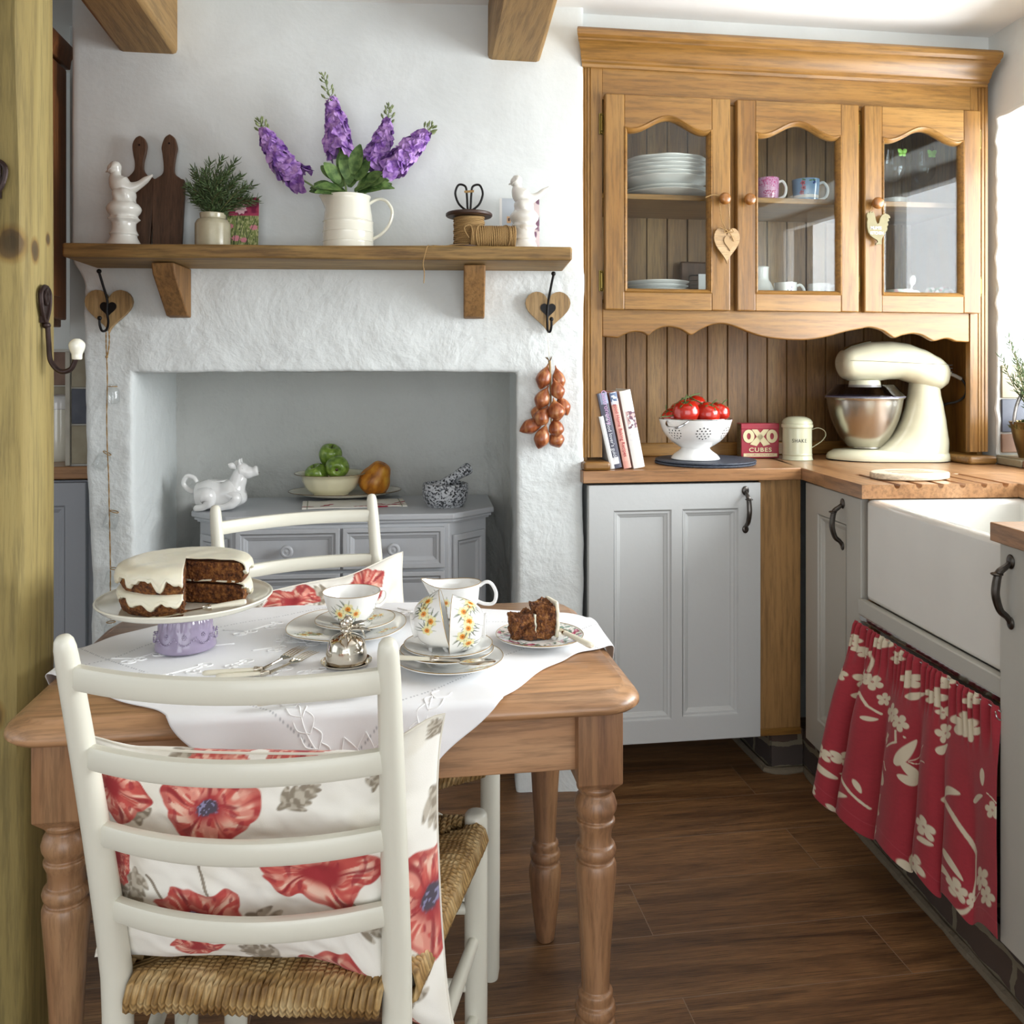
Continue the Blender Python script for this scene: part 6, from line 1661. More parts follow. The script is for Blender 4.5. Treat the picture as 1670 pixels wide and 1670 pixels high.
stock('purple stock leaning furthest right out of the cream pitcher', [(610, 300), (645, 268), (672, 240), (690, 222), (704, 206)], .34, .86, 4, .040, .03)
lv = thing('stock_leaves', 'broad green leaves spilling over the mouth of the cream pitcher', 'leaves', JO); lv['kind'] = 'stuff'
mb = MB(); rng = random.Random(8)
for (u, v, L, du, dv) in ((520, 300, .05, -1, .15), (548, 290, .05, -.3, -1), (560, 262, .06, .15, -1), (585, 240, .06, .25, -1), (540, 305, .055, -.6, .5), (600, 300, .06, .8, .3), (620, 298, .06, 1, .35), (585, 305, .05, .4, .8), (610, 285, .05, .9, -.3), (534, 275, .05, -.7, -.6), (575, 285, .06, .2, -.7), (630, 290, .045, .9, .5), (555, 308, .05, 0, .8), (512, 295, .04, -.9, .3), (592, 262, .05, .5, -.8), (635, 275, .04, .7, -.5)):
    for q in range(2):
        p = P3(u + rng.uniform(-6, 6), v + rng.uniform(-6, 6), rng.uniform(-.02, .05)); b0 = P3(568, 318, 0).lerp(p, .45); mb.leaf(b0, (p - b0) + Vector((du, -.4 * q, -dv)) * .01, (0, -.8, .6), L * 1.35, .016 + rng.uniform(0, .006), rng.uniform(.0, .5), 7, .25)
mb.build('leaf_blades', M['leafg'], lv)
# spools of twine and scissors
def twine_mat():
    m, nt, b = new_mat('jute_twine'); wv = N(nt, 'ShaderNodeTexWave', Scale=160.0, Distortion=2.0); nt.links.new(coords(nt, (1, 1, 1), (.4, .3, 0)), wv.inputs['Vector'])
    r = ramp(nt, [(.2, hexc('7a5c36')), (.8, hexc('b89762'))], wv.outputs['Fac']); nt.links.new(r.outputs['Color'], b.inputs['Base Color']); b.inputs['Roughness'].default_value = .85; return m
M['twine'] = twine_mat(); M['darkwood'] = wood('dark_bobbin_wood', '2e1d15', '452e22', '5a3e2e', 'x', 2, .4)
sp = thing('twine_bobbin', 'large upright wooden bobbin wound with brown twine', 'twine spool', onshelf(765, .125))
mb = MB()
for z0 in (0, .090): mb.lathe([(0, z0), (.060, z0), (.063, z0 + .003), (.063, z0 + .008), (.060, z0 + .011), (0, z0 + .011)], 48)
mb.lathe([(.014, 0), (.014, .104), (.009, .104), (.009, 0)], 20); mb.build('bobbin', M['darkwood'], sp)
hel = [((.040 + .0015 * math.sin(i * 1.7)) * math.cos(i * .35), (.040 + .0015 * math.sin(i * 1.7)) * math.sin(i * .35), .014 + .073 * (i / 560) + .0015 * math.sin(i * .5)) for i in range(561)]
mb = MB(); mb.tube(hel, .0022, 5); mb.lathe([(.039, .012), (.039, .088)], 32, cap=False); mb.build('twine_winding', M['twine'], sp, ang=80)
sp2 = thing('twine_spool', 'spool of twine lying on its side in front of the wooden bobbin', 'twine spool', (onshelf(804, .17)[0], onshelf(804, .17)[1], MZ + .0305), BA)
mb = MB()
for k in range(26):
    x = -.056 + .112 * k / 25; ph = k * .7
    mb.tube([(x + .002 * math.sin(a + ph), .0275 * math.cos(a), .0275 * math.sin(a)) for a in [2 * PI * i / 28 for i in range(28)]], .0026, 5, closed=True)
mb.lathe([(.026, -.058), (.026, .058)], 28, M=RY(PI / 2)); 
for s_ in (-1, 1): mb.tube([(.05 * math.sin(t * s_ * 1.0) * .9, .0300 * math.cos(t * 2.0), .0300 * math.sin(t * 2.0)) for t in [i * 2 * PI / 60 for i in range(60)]], .0018, 5, closed=True)
mb.build('twine_winding', M['twine'], sp2, ang=80)
o = onshelf(804, .17)
MB().tube(catmull([b_at(765, 388, .205), b_at(757, 372, .215), b_at(768, 368, .21), b_at(772, 392, .20)], 8), .0012, 6, M=(Matrix.Translation(sp2.location) @ RZ(BA)).inverted()).build('loose_loop', M['twine'], sp2)
ls = thing('string_end', 'loose end of twine trailing along the shelf and hanging over its edge', 'string', (0, 0, 0))
MB().tube(catmull([b_at(765, 398, .19) , b_at(745, 399, .19), b_at(725, 401, .195), b_at(705, 400.5, .208), b_at(697, 402, .219), b_at(693, 415, .221), b_at(690, 430, .2215), b_at(692, 445, .221), b_at(691, 462, .2215)], 8), .0013, 6).build('twine_strand', M['twine'], ls)
for p_ in ls.children[0].data.vertices:
    if p_.co.z < MZ + .002 and (Vector((p_.co.x - BR(0, .217, 0).x, p_.co.y - BR(0, .217, 0).y)).dot(Vector((BDY, -BDX)))) < 0: p_.co.z = max(p_.co.z, MZ + .001)
scs = thing('scissors', 'old black iron scissors standing handles up in the twine bobbin', 'scissors', (onshelf(765, .125)[0], onshelf(765, .125)[1], MZ + .03), BA)
mb = MB()
for s_ in (-1, 1):
    mb.tube(catmull([(0, .002 * s_, .055), (s_ * .004, .002 * s_, .085), (s_ * .006, 0, .120), (s_ * .010, 0, .143), (s_ * .028, 0, .147), (s_ * .037, 0, .125), (s_ * .030, 0, .100), (s_ * .018, 0, .086), (s_ * .006, 0, .078)], 7), .0030, 8)
mb.build('handles', M['black_iron'], scs)
mb = MB(); mb.prism([(-.005, .082), (.005, .082), (.002, .0), (-.001, .0)], -.002, 0, 'y'); mb.prism([(-.005, .082), (.006, .08), (.001, .0), (-.002, .0)], .0005, .002, 'y'); mb.build('blades', M['pewter'], scs, fixn=True)
mb = MB(); mb.tube([(-.013, -.003, .128), (.013, -.003, .130)], .0032, 8); mb.build('twine_tie', M['twine'], scs)

# ================================================================ hearts and hooks on the breast
M['heartw'] = wood('heart_wood', '8a6a42', 'a98a5c', 'bea078', 'z', 2.0, .55, .15, 0, 0, 6)
def heart_hook(u, v, label, mirror=1):
    p = b_at(u, v, .010); t = thing('heart_hook', label, 'wall hook', (p.x, p.y, p.z), BA, 'wooden heart hooks')
    W_, H_ = .128, .118
    mb = MB(); mb.prism(heart2d(W_, H_)[::-1], -.014, .0, 'y'); mb.build('heart_plaque', M['heartw'], t, fixn=True, bevel=.0045, seg=3)
    mb = MB(); mb.prism([(x, z + .004) for x, z in heart2d(.044, .042)][::-1], -.0165, -.013, 'y'); mb.build('iron_heart', M['black_iron'], t, fixn=True, bevel=.001)
    m_ = mirror
    P = catmull([(m_ * .012, -.045, .102), (m_ * .006, -.036, .070), (0, -.022, .030), (-.002, -.019, 0), (-m_ * .003, -.022, -.030), (-m_ * .003, -.034, -.052), (m_ * .002, -.050, -.056), (m_ * .005, -.058, -.042), (m_ * .005, -.060, -.026)], 6)
    mb = MB(); mb.tube(P, .0034, 8); mb.ball((m_ * .012, -.046, .106), .0065, 12, 8); mb.ball((m_ * .005, -.060, -.022), .006, 12, 8); mb.build('double_hook', M['black_iron'], t)
    return t
heart_hook(180, 508, 'wooden heart with a black iron hook left of the fireplace, holding the strung bottles', -1)
heart_hook(893, 510, 'wooden heart with a black iron hook right of the fireplace, holding the shallots', 1)
# string of little bottles
sb_ = thing('bottle_garland', 'garland of five tiny glass bottles knotted on a jute string', 'garland', (0, 0, 0))
def G(u, v, d=.045): return b_at(u, v, d)
mb = MB()
def rope(pts, r=.0016):
    P = catmull(pts, 6)
    for s_ in (0, PI):
        Q = [p + Vector((math.cos(i * 1.3 + s_), math.sin(i * 1.3 + s_), 0)) * r * .6 for i, p in enumerate(P)]; mb.tube(Q, r * .7, 5)
rope([G(173, 542, .056), G(173, 560), G(174, 582)]); rope([G(178, 542, .056), G(178, 562), G(175, 582)])
rope([G(174, 582), G(175, 625), G(174, 680, .03), G(175, 735, .03), G(177, 775, .03), G(178, 825, .03), G(179, 870, .03), G(180, 925, .03), G(180, 965, .03), G(181, 1010, .03)])
mb.ball(G(174, 582), .004, 10, 8); mb.build('jute_string', M['twine'], sb_)
M['bglass'] = thin_glass('bottle_glass', (.975, .98, .98, 1), 1.3)
def tiny_bottle(u, v, ang, k=1.0):
    p = G(u, v, .032); Mx = Matrix.Translation(p) @ RZ(BA) @ RY(ang) @ TR(0, 0, -.052 * k)
    b = MB().lathe([(r * k, z * k) for r, z in smooth_prof([(.0, 0), (.016, 0), (.018, .003), (.018, .034), (.015, .041), (.0105, .045), (.0105, .050), (.0125, .052), (.0125, .054), (.0095, .054), (.009, .045), (.0135, .040), (.016, .033), (.016, .004), (0, .003)], 3)], 28, M=Mx).build('glass_bottle', M['bglass'], sb_, ang=60)
    MB().tube([tuple(Mx @ Vector((.0112 * k * math.cos(a), .0112 * k * math.sin(a), .048 * k))) for a in [2 * PI * i / 16 for i in range(16)]], .0013, 5, closed=True).build('neck_tie', M['twine'], b)
tiny_bottle(184, 628, 0); tiny_bottle(176, 737, R(-32) * -1 + R(0)); tiny_bottle(187, 832, R(18)); tiny_bottle(187, 925, R(12)); tiny_bottle(181, 1012, 0)
# shallots
sh = thing('shallot_string', 'string of copper-brown shallots hanging beside the dresser', 'shallots', (0, 0, 0))
MB().tube([b_at(893, 543, .055), b_at(894, 560, .05), b_at(896, 582, .04)], .0009, 6).build('white_string', M['ivory'], sh)
def shal_mat():
    m, nt, b = new_mat('shallot_skin'); v = coords(nt, (1, 1, .25)); n = N(nt, 'ShaderNodeTexNoise', Scale=90.0, Detail=4.0); nt.links.new(v, n.inputs['Vector'])
    r = ramp(nt, [(.3, hexc('74371f')), (.5, hexc('a05a34')), (.7, hexc('c08a5a'))], n.outputs['Fac']); nt.links.new(r.outputs['Color'], b.inputs['Base Color']); b.inputs['Roughness'].default_value = .32; b.inputs['Coat Weight'].default_value = .25; return m
M['shal'] = shal_mat()
def shallot(u, v, ang, L, W_, d):
    L *= 1.12; W_ *= 1.22
    """centre pixel, angle of the long axis from straight down, root end last"""
    p = b_at(u, v, d); Mx = Matrix.Translation(p) @ RZ(BA) @ RY(ang) @ TR(0, 0, -L / 2)
    MB().lathe([(r * W_, z * L) for r, z in smooth_prof([(.0, -.02), (.10, .0), (.42, .08), (.95, .30), (1.0, .48), (.80, .70), (.42, .88), (.16, 1.0), (.09, 1.12), (0, 1.14)], 4)], 20, M=Mx).build('shallot', M['shal'], sh)
for a in ((887, 616, R(18), .060, .0175, .03), (911, 618, R(-14), .055, .0150, .026), (909, 636, R(-18), .050, .0165, .045), (885, 650, R(24), .056, .0180, .04), (918, 662, R(-26), .052, .0165, .03), (907, 670, R(-12), .052, .0205, .055), (884, 680, R(28), .050, .0180, .05), (876, 672, R(25), .040, .014, .025), (868, 694, R(66), .068, .0170, .035), (907, 698, R(-8), .048, .0180, .045), (884, 713, R(18), .060, .0175, .05), (907, 716, R(-22), .046, .0185, .03)): shallot(*a)
mb = MB(); rng = random.Random(2)
for i in range(14):
    a = rng.uniform(0, 6.28); mb.leaf(b_at(896, 590, .04), (math.cos(a) * .7, math.sin(a) * .7, 1), (1, 0, 0), .018, .003, .2, 3)
mb.tube([b_at(896, 588, .04), b_at(897, 600, .038), b_at(898, 640, .03), b_at(899, 690, .03)], [.004, .003, .0028, .002], 8); mb.build('braided_stalks', M['twine'], sh)
# ================================================================ things on the sideboard
SZ = .7825
def onsb(u, v): p = at_z(u, v, SZ); return (p.x, p.y, SZ)
def loft(mb, P, rr, seg=20, flat=None, sub=6):
    Q = catmull(P, sub); n = len(P) - 1; R_ = []
    for i in range(len(Q)):
        s = i / (len(Q) - 1) * n; k = min(n - 1, int(s)); f = s - k; f = f * f * (3 - 2 * f); R_.append(rr[k] + (rr[k + 1] - rr[k]) * f)
    return mb.tube(Q, R_, seg, flat=flat)
cw = thing('cow_creamer', 'white china cow jug lying down at the left end of the sideboard', 'cow creamer', onsb(362, 831), R(-4))
mb = MB()
loft(mb, [(-.082, 0, .044), (-.070, 0, .045), (-.040, 0, .046), (.0, 0, .043), (.030, 0, .049), (.050, 0, .054), (.062, 0, .062)], [.010, .038, .046, .041, .045, .040, .020])
loft(mb, [(.036, 0, .060), (.048, 0, .086), (.054, 0, .106), (.062, 0, .118)], [.036, .026, .022, .020])
loft(mb, [(.044, 0, .114), (.058, 0, .119), (.076, 0, .113), (.094, 0, .114), (.104, 0, .118), (.108, 0, .119)], [.006, .024, .020, .015, .0155, .010])
for s in (-1, 1):
    loft(mb, [(.042, s * .016, .128), (.036, s * .032, .137), (.028, s * .040, .142)], [.005, .010, .002], 10)         # ears
    loft(mb, [(.056, s * .010, .136), (.054, s * .014, .148), (.057, s * .012, .155)], [.006, .004, .001], 8)          # horns
    loft(mb, [(.022, s * .026, .050), (.048, s * .034, .040), (.040, s * .038, .022), (.016, s * .038, .013), (-.002, s * .036, .010), (-.008, s * .035, .009)], [.018, .019, .014, .010, .010, .005], 14)
    loft(mb, [(-.056, s * .028, .044), (-.034, s * .038, .046), (-.026, s * .041, .030), (-.044, s * .040, .015), (-.066, s * .036, .010), (-.074, s * .035, .009)], [.026, .027, .017, .011, .010, .005], 14)
    mb.ball((.066, s * .019, .126), .0035, 8, 6)
loft(mb, [(-.078, 0, .054), (-.098, .0, .060), (-.114, 0, .080), (-.104, 0, .102), (-.084, 0, .098), (-.074, 0, .084)], [.007, .0075, .007, .007, .0065, .006], 12)
mb.build('cow_body', M['china'], cw, ang=80)
mb = MB(); mb.tube([(.030 * math.cos(a) - .012, .014 * math.sin(a), .0865 + .003 * math.cos(a) ** 2) for a in [2 * PI * i / 30 for i in range(30)]], .003, 6, closed=True); mb.build('filling_hole_rim', M['china'], cw)
MB().lathe([(0, 0), (.013, 0)], 24, M=TR(-.012, 0, .0868) @ Matrix.Diagonal((2.1, .95, 1, 1))).build('filling_hole', M['black_iron'], cw)
MB().tube([(.098, -.011, .112), (.110, 0, .111), (.098, .011, .112)], .0018, 6).build('mouth', plain('mouth_line', '5d2f2c', .5), cw)
nk = thing('napkin', 'folded white napkin printed with red leaves under the platter on the sideboard', 'napkin', onsb(575, 822), R(4))
NN = 120; vs = []
for j in range(NN + 1):
    for i in range(NN + 1):
        x, y = -.155 + .32 * i / NN, -.085 + .16 * j / NN; vs.append((x, y, .003 + .002 * noise.noise(Vector((x * 20, y * 20, 2)))))
U, V = np.meshgrid(np.linspace(-.155, .165, NN + 1), np.linspace(-.085, .075, NN + 1))
C = np.zeros(U.shape + (3,)) + npc('e8e4da')
for cx, cy, a, L in ((.10, -.06, .2, .06), (.13, -.02, .5, .05), (.05, -.07, -.3, .06), (-.12, -.06, 2.6, .05), (-.10, -.05, .8, .06), (.10, -.05, 2.4, .05), (0, -.07, 0, .05)): C = mixc(C, npc('9c1f34'), leaf_mask(U, V, cx, cy, a, L, .013, .001, .5))
for s in (-.14, .15): C = mixc(C, npc('6a7a5a'), (np.abs(U - s) < .0015) * 1.0)
mb = MB(); mb.v = vs; mb.f = [(j * (NN + 1) + i, j * (NN + 1) + i + 1, (j + 1) * (NN + 1) + i + 1, (j + 1) * (NN + 1) + i) for j in range(NN) for i in range(NN)]
o = mb.build('napkin_cloth', vcol('napkin_print', .85), nk, cols=C.reshape(-1, 3)); md = o.modifiers.new('s', 'SOLIDIFY'); md.thickness = .003; md.offset = -1
pl = onsb(563, 812); PZ = SZ + .0065
pt = thing('platter', 'cream platter with a worn brown rim under the bowl of apples', 'platter', (pl[0], pl[1], PZ), 0)
pp = smooth_prof([(0, .003), (.10, .003), (.135, .006), (.170, .014), (.183, .018), (.184, .0195), (.178, .019), (.14, .011), (.10, .008), (0, .008)], 4)
MB().lathe(pp, 64, M=Matrix.Diagonal((1, .72, 1, 1))).build('platter_body', M['cream_china'], pt, ang=60)
M['worn'] = plain('worn_brown_rim', '6d5838', .5, var=.5, bscale=120)
MB().tube([(.184 * math.cos(a), .184 * .72 * math.sin(a), .0192) for a in [2 * PI * i / 96 for i in range(96)]], .0012, 6, closed=True).build('worn_rim', M['worn'], pt)
bo = thing('fruit_bowl', 'cream enamel bowl with a flared rim holding green apples', 'bowl', (pl[0] - .045, pl[1] - .01, PZ + .0085))
bp_ = smooth_prof([(0, 0), (.052, 0), (.060, .004), (.080, .020), (.092, .042), (.098, .060), (.116, .068), (.119, .070), (.115, .0715), (.098, .065), (.089, .045), (.076, .022), (.055, .008), (0, .006)], 4)
MB().lathe(bp_, 72, wob=lambda a, z: 1 + .010 * math.cos(12 * a) * ss(.01, .03, z) * ss(.062, .05, z)).build('bowl_body', plain('cream_enamel', 'e9e2c0', .15, coat=.6), bo, ang=60)
MB().tube([(.1185 * math.cos(a), .1185 * math.sin(a), .0707) for a in [2 * PI * i / 80 for i in range(80)]], .0012, 6, closed=True).build('worn_rim', M['worn'], bo)
def apple_mat():
    m, nt, b = new_mat('green_apple_skin'); v = coords(nt); n = N(nt, 'ShaderNodeTexNoise', Scale=60.0, Detail=3.0); nt.links.new(v, n.inputs['Vector'])
    r = ramp(nt, [(.35, hexc('5f7c2c')), (.6, hexc('83a040')), (.78, hexc('a8ba66'))], n.outputs['Fac']); nt.links.new(r.outputs['Color'], b.inputs['Base Color']); b.inputs['Roughness'].default_value = .22; b.inputs['Coat Weight'].default_value = .3; return m
M['apple'] = apple_mat()
def apple(label, loc, rot):
    t = thing('green_apple', label, 'apple', loc, rot=rot, group='green apples in the bowl')
    MB().lathe(smooth_prof([(0, .012), (.007, .006), (.016, .001), (.028, .008), (.037, .028), (.038, .042), (.033, .058), (.022, .066), (.012, .065), (.005, .058), (0, .053)], 5), 32, (0, 0, -.035), wob=lambda a, z: 1 + .015 * math.cos(5 * a)).build('apple_body', M['apple'], t)
    MB().tube([(0, 0, .018), (.001, 0, .030), (.004, 0, .038)], .0012, 6).build('stalk', M['darkwood'], t); 
    MB().ball((0, 0, -.028), .005, 8, 5, (1, 1, .4)).build('calyx', M['darkwood'], t)
bz = PZ + .0085
bx_, by_ = pl[0] - .045, pl[1] - .01
apple('green apple topmost on the pile in the cream bowl', (bx_ - .004, by_ + .018, bz + .128), (R(20), R(10), 0))
apple('green apple showing its dimple to the viewer, front of the pile', (bx_ + .022, by_ - .040, bz + .092), (R(-80), R(5), 0))
apple('green apple low at the back left of the bowl, mostly behind the rim', (bx_ - .046, by_ - .012, bz + .066), (R(15), R(-20), 0))
gd = thing('gourd', 'ribbed orange gourd leaning against the cream bowl', 'gourd', (pl[0] + .098, pl[1] - .020, PZ + .054), rot=(R(10), R(28), 0))
def gm():
    m, nt, b = new_mat('orange_gourd_skin'); v = coords(nt, (1, 1, .5)); n = N(nt, 'ShaderNodeTexNoise', Scale=40.0, Detail=5.0); nt.links.new(v, n.inputs['Vector'])
    r = ramp(nt, [(.3, hexc('8a4f14')), (.5, hexc('c27a1e')), (.7, hexc('d9a136'))], n.outputs['Fac']); nt.links.new(r.outputs['Color'], b.inputs['Base Color']); b.inputs['Roughness'].default_value = .4; return m
MB().lathe(smooth_prof([(0, -.046), (.020, -.048), (.044, -.032), (.050, -.008), (.047, .012), (.039, .030), (.034, .044), (.026, .058), (.010, .064), (0, .062)], 5), 64, wob=lambda a, z: 1 + .045 * abs(math.cos(5 * a)) * ss(.07, .0, z)).build('gourd_body', gm(), gd)
# mortar and pestle
def granite():
    m, nt, b = new_mat('speckled_granite'); v = coords(nt); vo = N(nt, 'ShaderNodeTexVoronoi', Scale=210.0); nt.links.new(v, vo.inputs['Vector'])
    r = ramp(nt, [(.0, hexc('c4c7cb')), (.40, hexc('a3a7ac')), (.62, hexc('55585e')), (.8, hexc('25272b'))], None); r.color_ramp.interpolation = 'CONSTANT'
    sx = N(nt, 'ShaderNodeSeparateColor'); nt.links.new(vo.outputs['Color'], sx.inputs[0]); nt.links.new(sx.outputs[0], r.inputs['Fac']); nt.links.new(r.outputs['Color'], b.inputs['Base Color']); b.inputs['Roughness'].default_value = .5; return m
M['granite'] = granite()
mp_ = onsb(726, 825)
mo = thing('mortar', 'speckled grey granite mortar at the right end of the sideboard', 'mortar', mp_)
MB().lathe(smooth_prof([(0, 0), (.050, 0), (.056, .003), (.066, .018), (.071, .040), (.071, .066), (.069, .071), (.062, .071), (.060, .062), (.055, .035), (.035, .018), (0, .014)], 4), 56).build('mortar_bowl', M['granite'], mo, ang=50)
pe = thing('pestle', 'speckled granite pestle leaning out of the mortar', 'pestle', (mp_[0] - .040, mp_[1], SZ + .048), rot=(0, R(60), R(8)))
MB().lathe(smooth_prof([(0, -.012), (.014, -.008), (.018, .008), (.016, .03), (.0145, .07), (.016, .105), (.019, .125), (.015, .140), (0, .143)], 5), 28).build('pestle_body', M['granite'], pe)

# ================================================================ in the dresser
SH1, SH0 = 1.7285, 1.4125
def dsh(u, y, z): p = at_y(u, 300, y); return (p.x, y, z)
def plate_stack(u, y, z, n, r, label, group, h=.017, gap=.0085, kind='dinner_plate', scal=.02, first=None):
    prof = smooth_prof([(0, 0), (.55 * r, 0), (.62 * r, .003), (.80 * r, h * .55), (r, h), (r, h + .0025), (.8 * r, h * .7), (.6 * r, .006), (0, .005)], 3)
    base = None; out = []
    for i in range(n):
        if base is None:
            base = thing(kind, label(i, n), 'plate', dsh(u, y, z), 0, group)
            MB().lathe(prof, 72, wob=lambda a, zz: 1 + scal * math.cos(9 * a) * ss(.5 * h, h, zz)).build('plate_body', M['china'], base, ang=60); o = base
        else: o = copy_tree(base, None, (base.location.x + .003 * math.sin(i * 2.1), y, z + gap * i), i * .35, label(i, n))
        out.append(o)
    return out
plate_stack(1084, 2.62, SH1, 2, .128, lambda i, n: ('lowest' if i == 0 else 'second lowest') + ' white plate of the stack on the upper shelf, left door', 'plain plates under the scalloped stack', .016, .010, scal=0)
dk = MB
t0 = plate_stack(1084, 2.62, SH1 + .026, 6, .133, lambda i, n: ['bottom', 'second', 'third', 'fourth', 'fifth', 'topmost'][i] + ' scalloped white plate of the stack on the upper shelf, counted from below', 'scalloped plates on the upper shelf', .030, .0115, scal=.02)
plate_stack(1070, 2.60, SH0, 4, .098, lambda i, n: ['bottom', 'second', 'third', 'topmost'][i] + ' small white plate of the stack low behind the left glass door', 'small plates on the lower shelf', .022, .0125, scal=0)
# dark books and boards at the back left
bb = thing('dark_tray', 'dark wooden tray with rounded corners standing on edge behind the left glass door', 'tray', dsh(1136, 2.80, SH0))
MB().box(-.055, .065, 0, .012, 0, .155).build('tray_board', M['walnut'], bb, bevel=.008)
gt = thing('grater', 'grey metal rack frame in front of the dark tray behind the left glass door', 'rack', dsh(1142, 2.775, SH0))
mb = MB(); mb.tube([(x, 0, z) for x, z in rrect(.038, .052, .010, 5)], .0022, 6, closed=True, M=TR(0, 0, .055))
for i in range(6): mb.tube([(-.036, 0, .02 + .014 * i), (.036, 0, .02 + .014 * i)], .0012, 5)
mb.build('wire_frame', M['pewter'], gt)
wb = thing('white_card', 'narrow white card standing beside the dark tray low behind the left glass door', 'card', dsh(1150, 2.72, SH0))
MB().box(-.022, .022, 0, .003, 0, .105).build('card_sheet', plain('white_card_stock', 'e9ecef', .6), wb)
# mugs
def mug(name, label, u, y, z, r, h, base, paint, hang=R(-10), group=None, flare=0.0, cat='mug'):
    t = thing(name, label, cat, dsh(u, y, z), R(-8), group)
    outer = dense(smooth_prof([(r * .80, 0), (r * .86, .001), (r * .88, .006), (r * (.97 - flare), h * .3), (r, h * .7), (r * (1 + flare * .5), h)], 5), .0012)
    inner = smooth_prof([(r * .95 * (1 + flare * .5), h), (r * .93, h * .6), (r * .85, .008), (0, .006)], 3)
    def cf(C, th, rr, zz):
        C[:] = npc(base); return paint(C, (np.mod(th + PI / 2 - R(-5) + PI, 2 * PI) - PI) * r, zz)
    mb, C = printed_lathe(outer + inner, 200, cf, len(outer)); mb.build('mug_body', CHP, t, cols=C, ang=60)
    MB().tube(catmull([(r * .96, 0, h * .84), (r * 1.32, 0, h * .88), (r * 1.62, 0, h * .62), (r * 1.48, 0, h * .28), (r * .92, 0, h * .16)], 7), .0042, 10, flat=(1, .8), M=RZ(hang)).build('mug_handle', M['china'], t)
    return t
def p_pink(C, x, z):
    g = ((np.mod(x, .006) < .0012) | (np.mod(z, .006) < .0012)) & (np.abs(x) < .018) & (z < .052); C = mixc(C, npc('f0d8e6'), g * .8)
    m = (np.abs(x) < .02) * sstep(.5, .6, vnoise(x * 500, z * 500, 2)) * (z < .035); C = mixc(C, npc('b02a6a'), m); 
    m2 = sstep(.62, .66, vnoise(x * 380, z * 380, 7)) * (z > .04); C = mixc(C, npc('c8508c'), m2); return C
def p_blue(C, x, z):
    for cx, cz, c in ((-.018, .060, 'c25a70'), (-.016, .045, 'd07888'), (-.022, .030, 'c25a70')):
        d = np.hypot(x - cx, z - cz); a = np.arctan2(z - cz, x - cx); C = mixc(C, npc(c), sstep(.0075, .006, d * (1 + .2 * np.cos(5 * a)))); C = mixc(C, npc('6a2c40'), sstep(.003, .002, d))
    for cx, cz, a in ((.012, .058, .4), (.022, .062, 2.4), (.0, .014, .8), (.004, .016, 2.2)): C = mixc(C, npc('2c4c94'), leaf_mask(x, z, cx, cz, a, .014, .004, .0006))
    for cx, cz, a in ((.0, .066, .2), (-.010, .068, 2.8), (.012, .068, .1)): C = mixc(C, npc('5a8a4a'), leaf_mask(x, z, cx, cz, a, .012, .0025, .0006))
    return C
mug('mug', 'pink patterned mug on the upper shelf behind the middle glass door', 1252, 2.60, SH1, .034, .076, 'd69cc4', p_pink)
mug('mug', 'pale blue mug with birds and flowers on the upper shelf behind the middle glass door', 1314, 2.60, SH1, .041, .075, '8fb4dc', p_blue, flare=.04)
def p_rose(C, x, z):
    for i, (cx, cz, s) in enumerate(((-.006, .014, .011), (.008, .012, .010), (.0, .004, .012))): 
        n = vnoise(x * 420, z * 420, i); m = sstep(s, s * .8, np.hypot(x - cx, z - cz)); C = mixc(C, npc('b01e50'), m); C = mixc(C, npc('e08cae'), m * (n > .62))
    for cx, cz, a, L in ((-.012, .02, 2.4, .012), (-.016, .014, 3.0, .012), (.012, .024, 1.2, .014), (.016, .016, .4, .012), (0, .026, 1.6, .014)): C = mixc(C, npc('3a5040'), leaf_mask(x, z, cx, cz, a, L, .0025, .0006))
    C = mixc(C, npc('5a3a78'), sstep(.0035, .0025, np.hypot(x - .010, z - .036))); C = mixc(C, npc('5a3a78'), sstep(.0035, .0025, np.hypot(x - .012, z - .046))); return C
mug('mug', 'white rose-printed mug low behind the middle glass door, the left of two', 1281, 2.55, SH0, .034, .062, 'f2f0ee', p_rose, group=None)
mug('mug', 'white rose-printed mug low behind the middle glass door, the right of two', 1336, 2.55, SH0, .034, .060, 'f2f0ee', p_rose)
wj = thing('white_jug', 'plain white jug standing at the left edge behind the middle glass door', 'jug', dsh(1240, 2.66, SH0))
MB().lathe(smooth_prof([(0, 0), (.040, 0), (.042, .004), (.042, .045), (.034, .070), (.026, .085), (.026, .118), (.028, .122), (.024, .120), (.022, .09), (.036, .05), (0, .01)], 4), 36).build('jug_body', M['china'], wj)
rb = thing('ramekin', 'red and white ramekin on the upper shelf behind the right glass door', 'ramekin', dsh(1458, 2.66, SH1))
MB().lathe([(0, 0), (.036, 0), (.038, .002), (.038, .022)], 40, cap=False).build('red_band', plain('red_glaze', 'a8222e', .2, coat=.5), rb); MB().lathe(smooth_prof([(.038, .022), (.039, .036), (.036, .037), (.034, .03), (.034, .006), (0, .005)], 3), 40).build('white_rim', M['china'], rb)
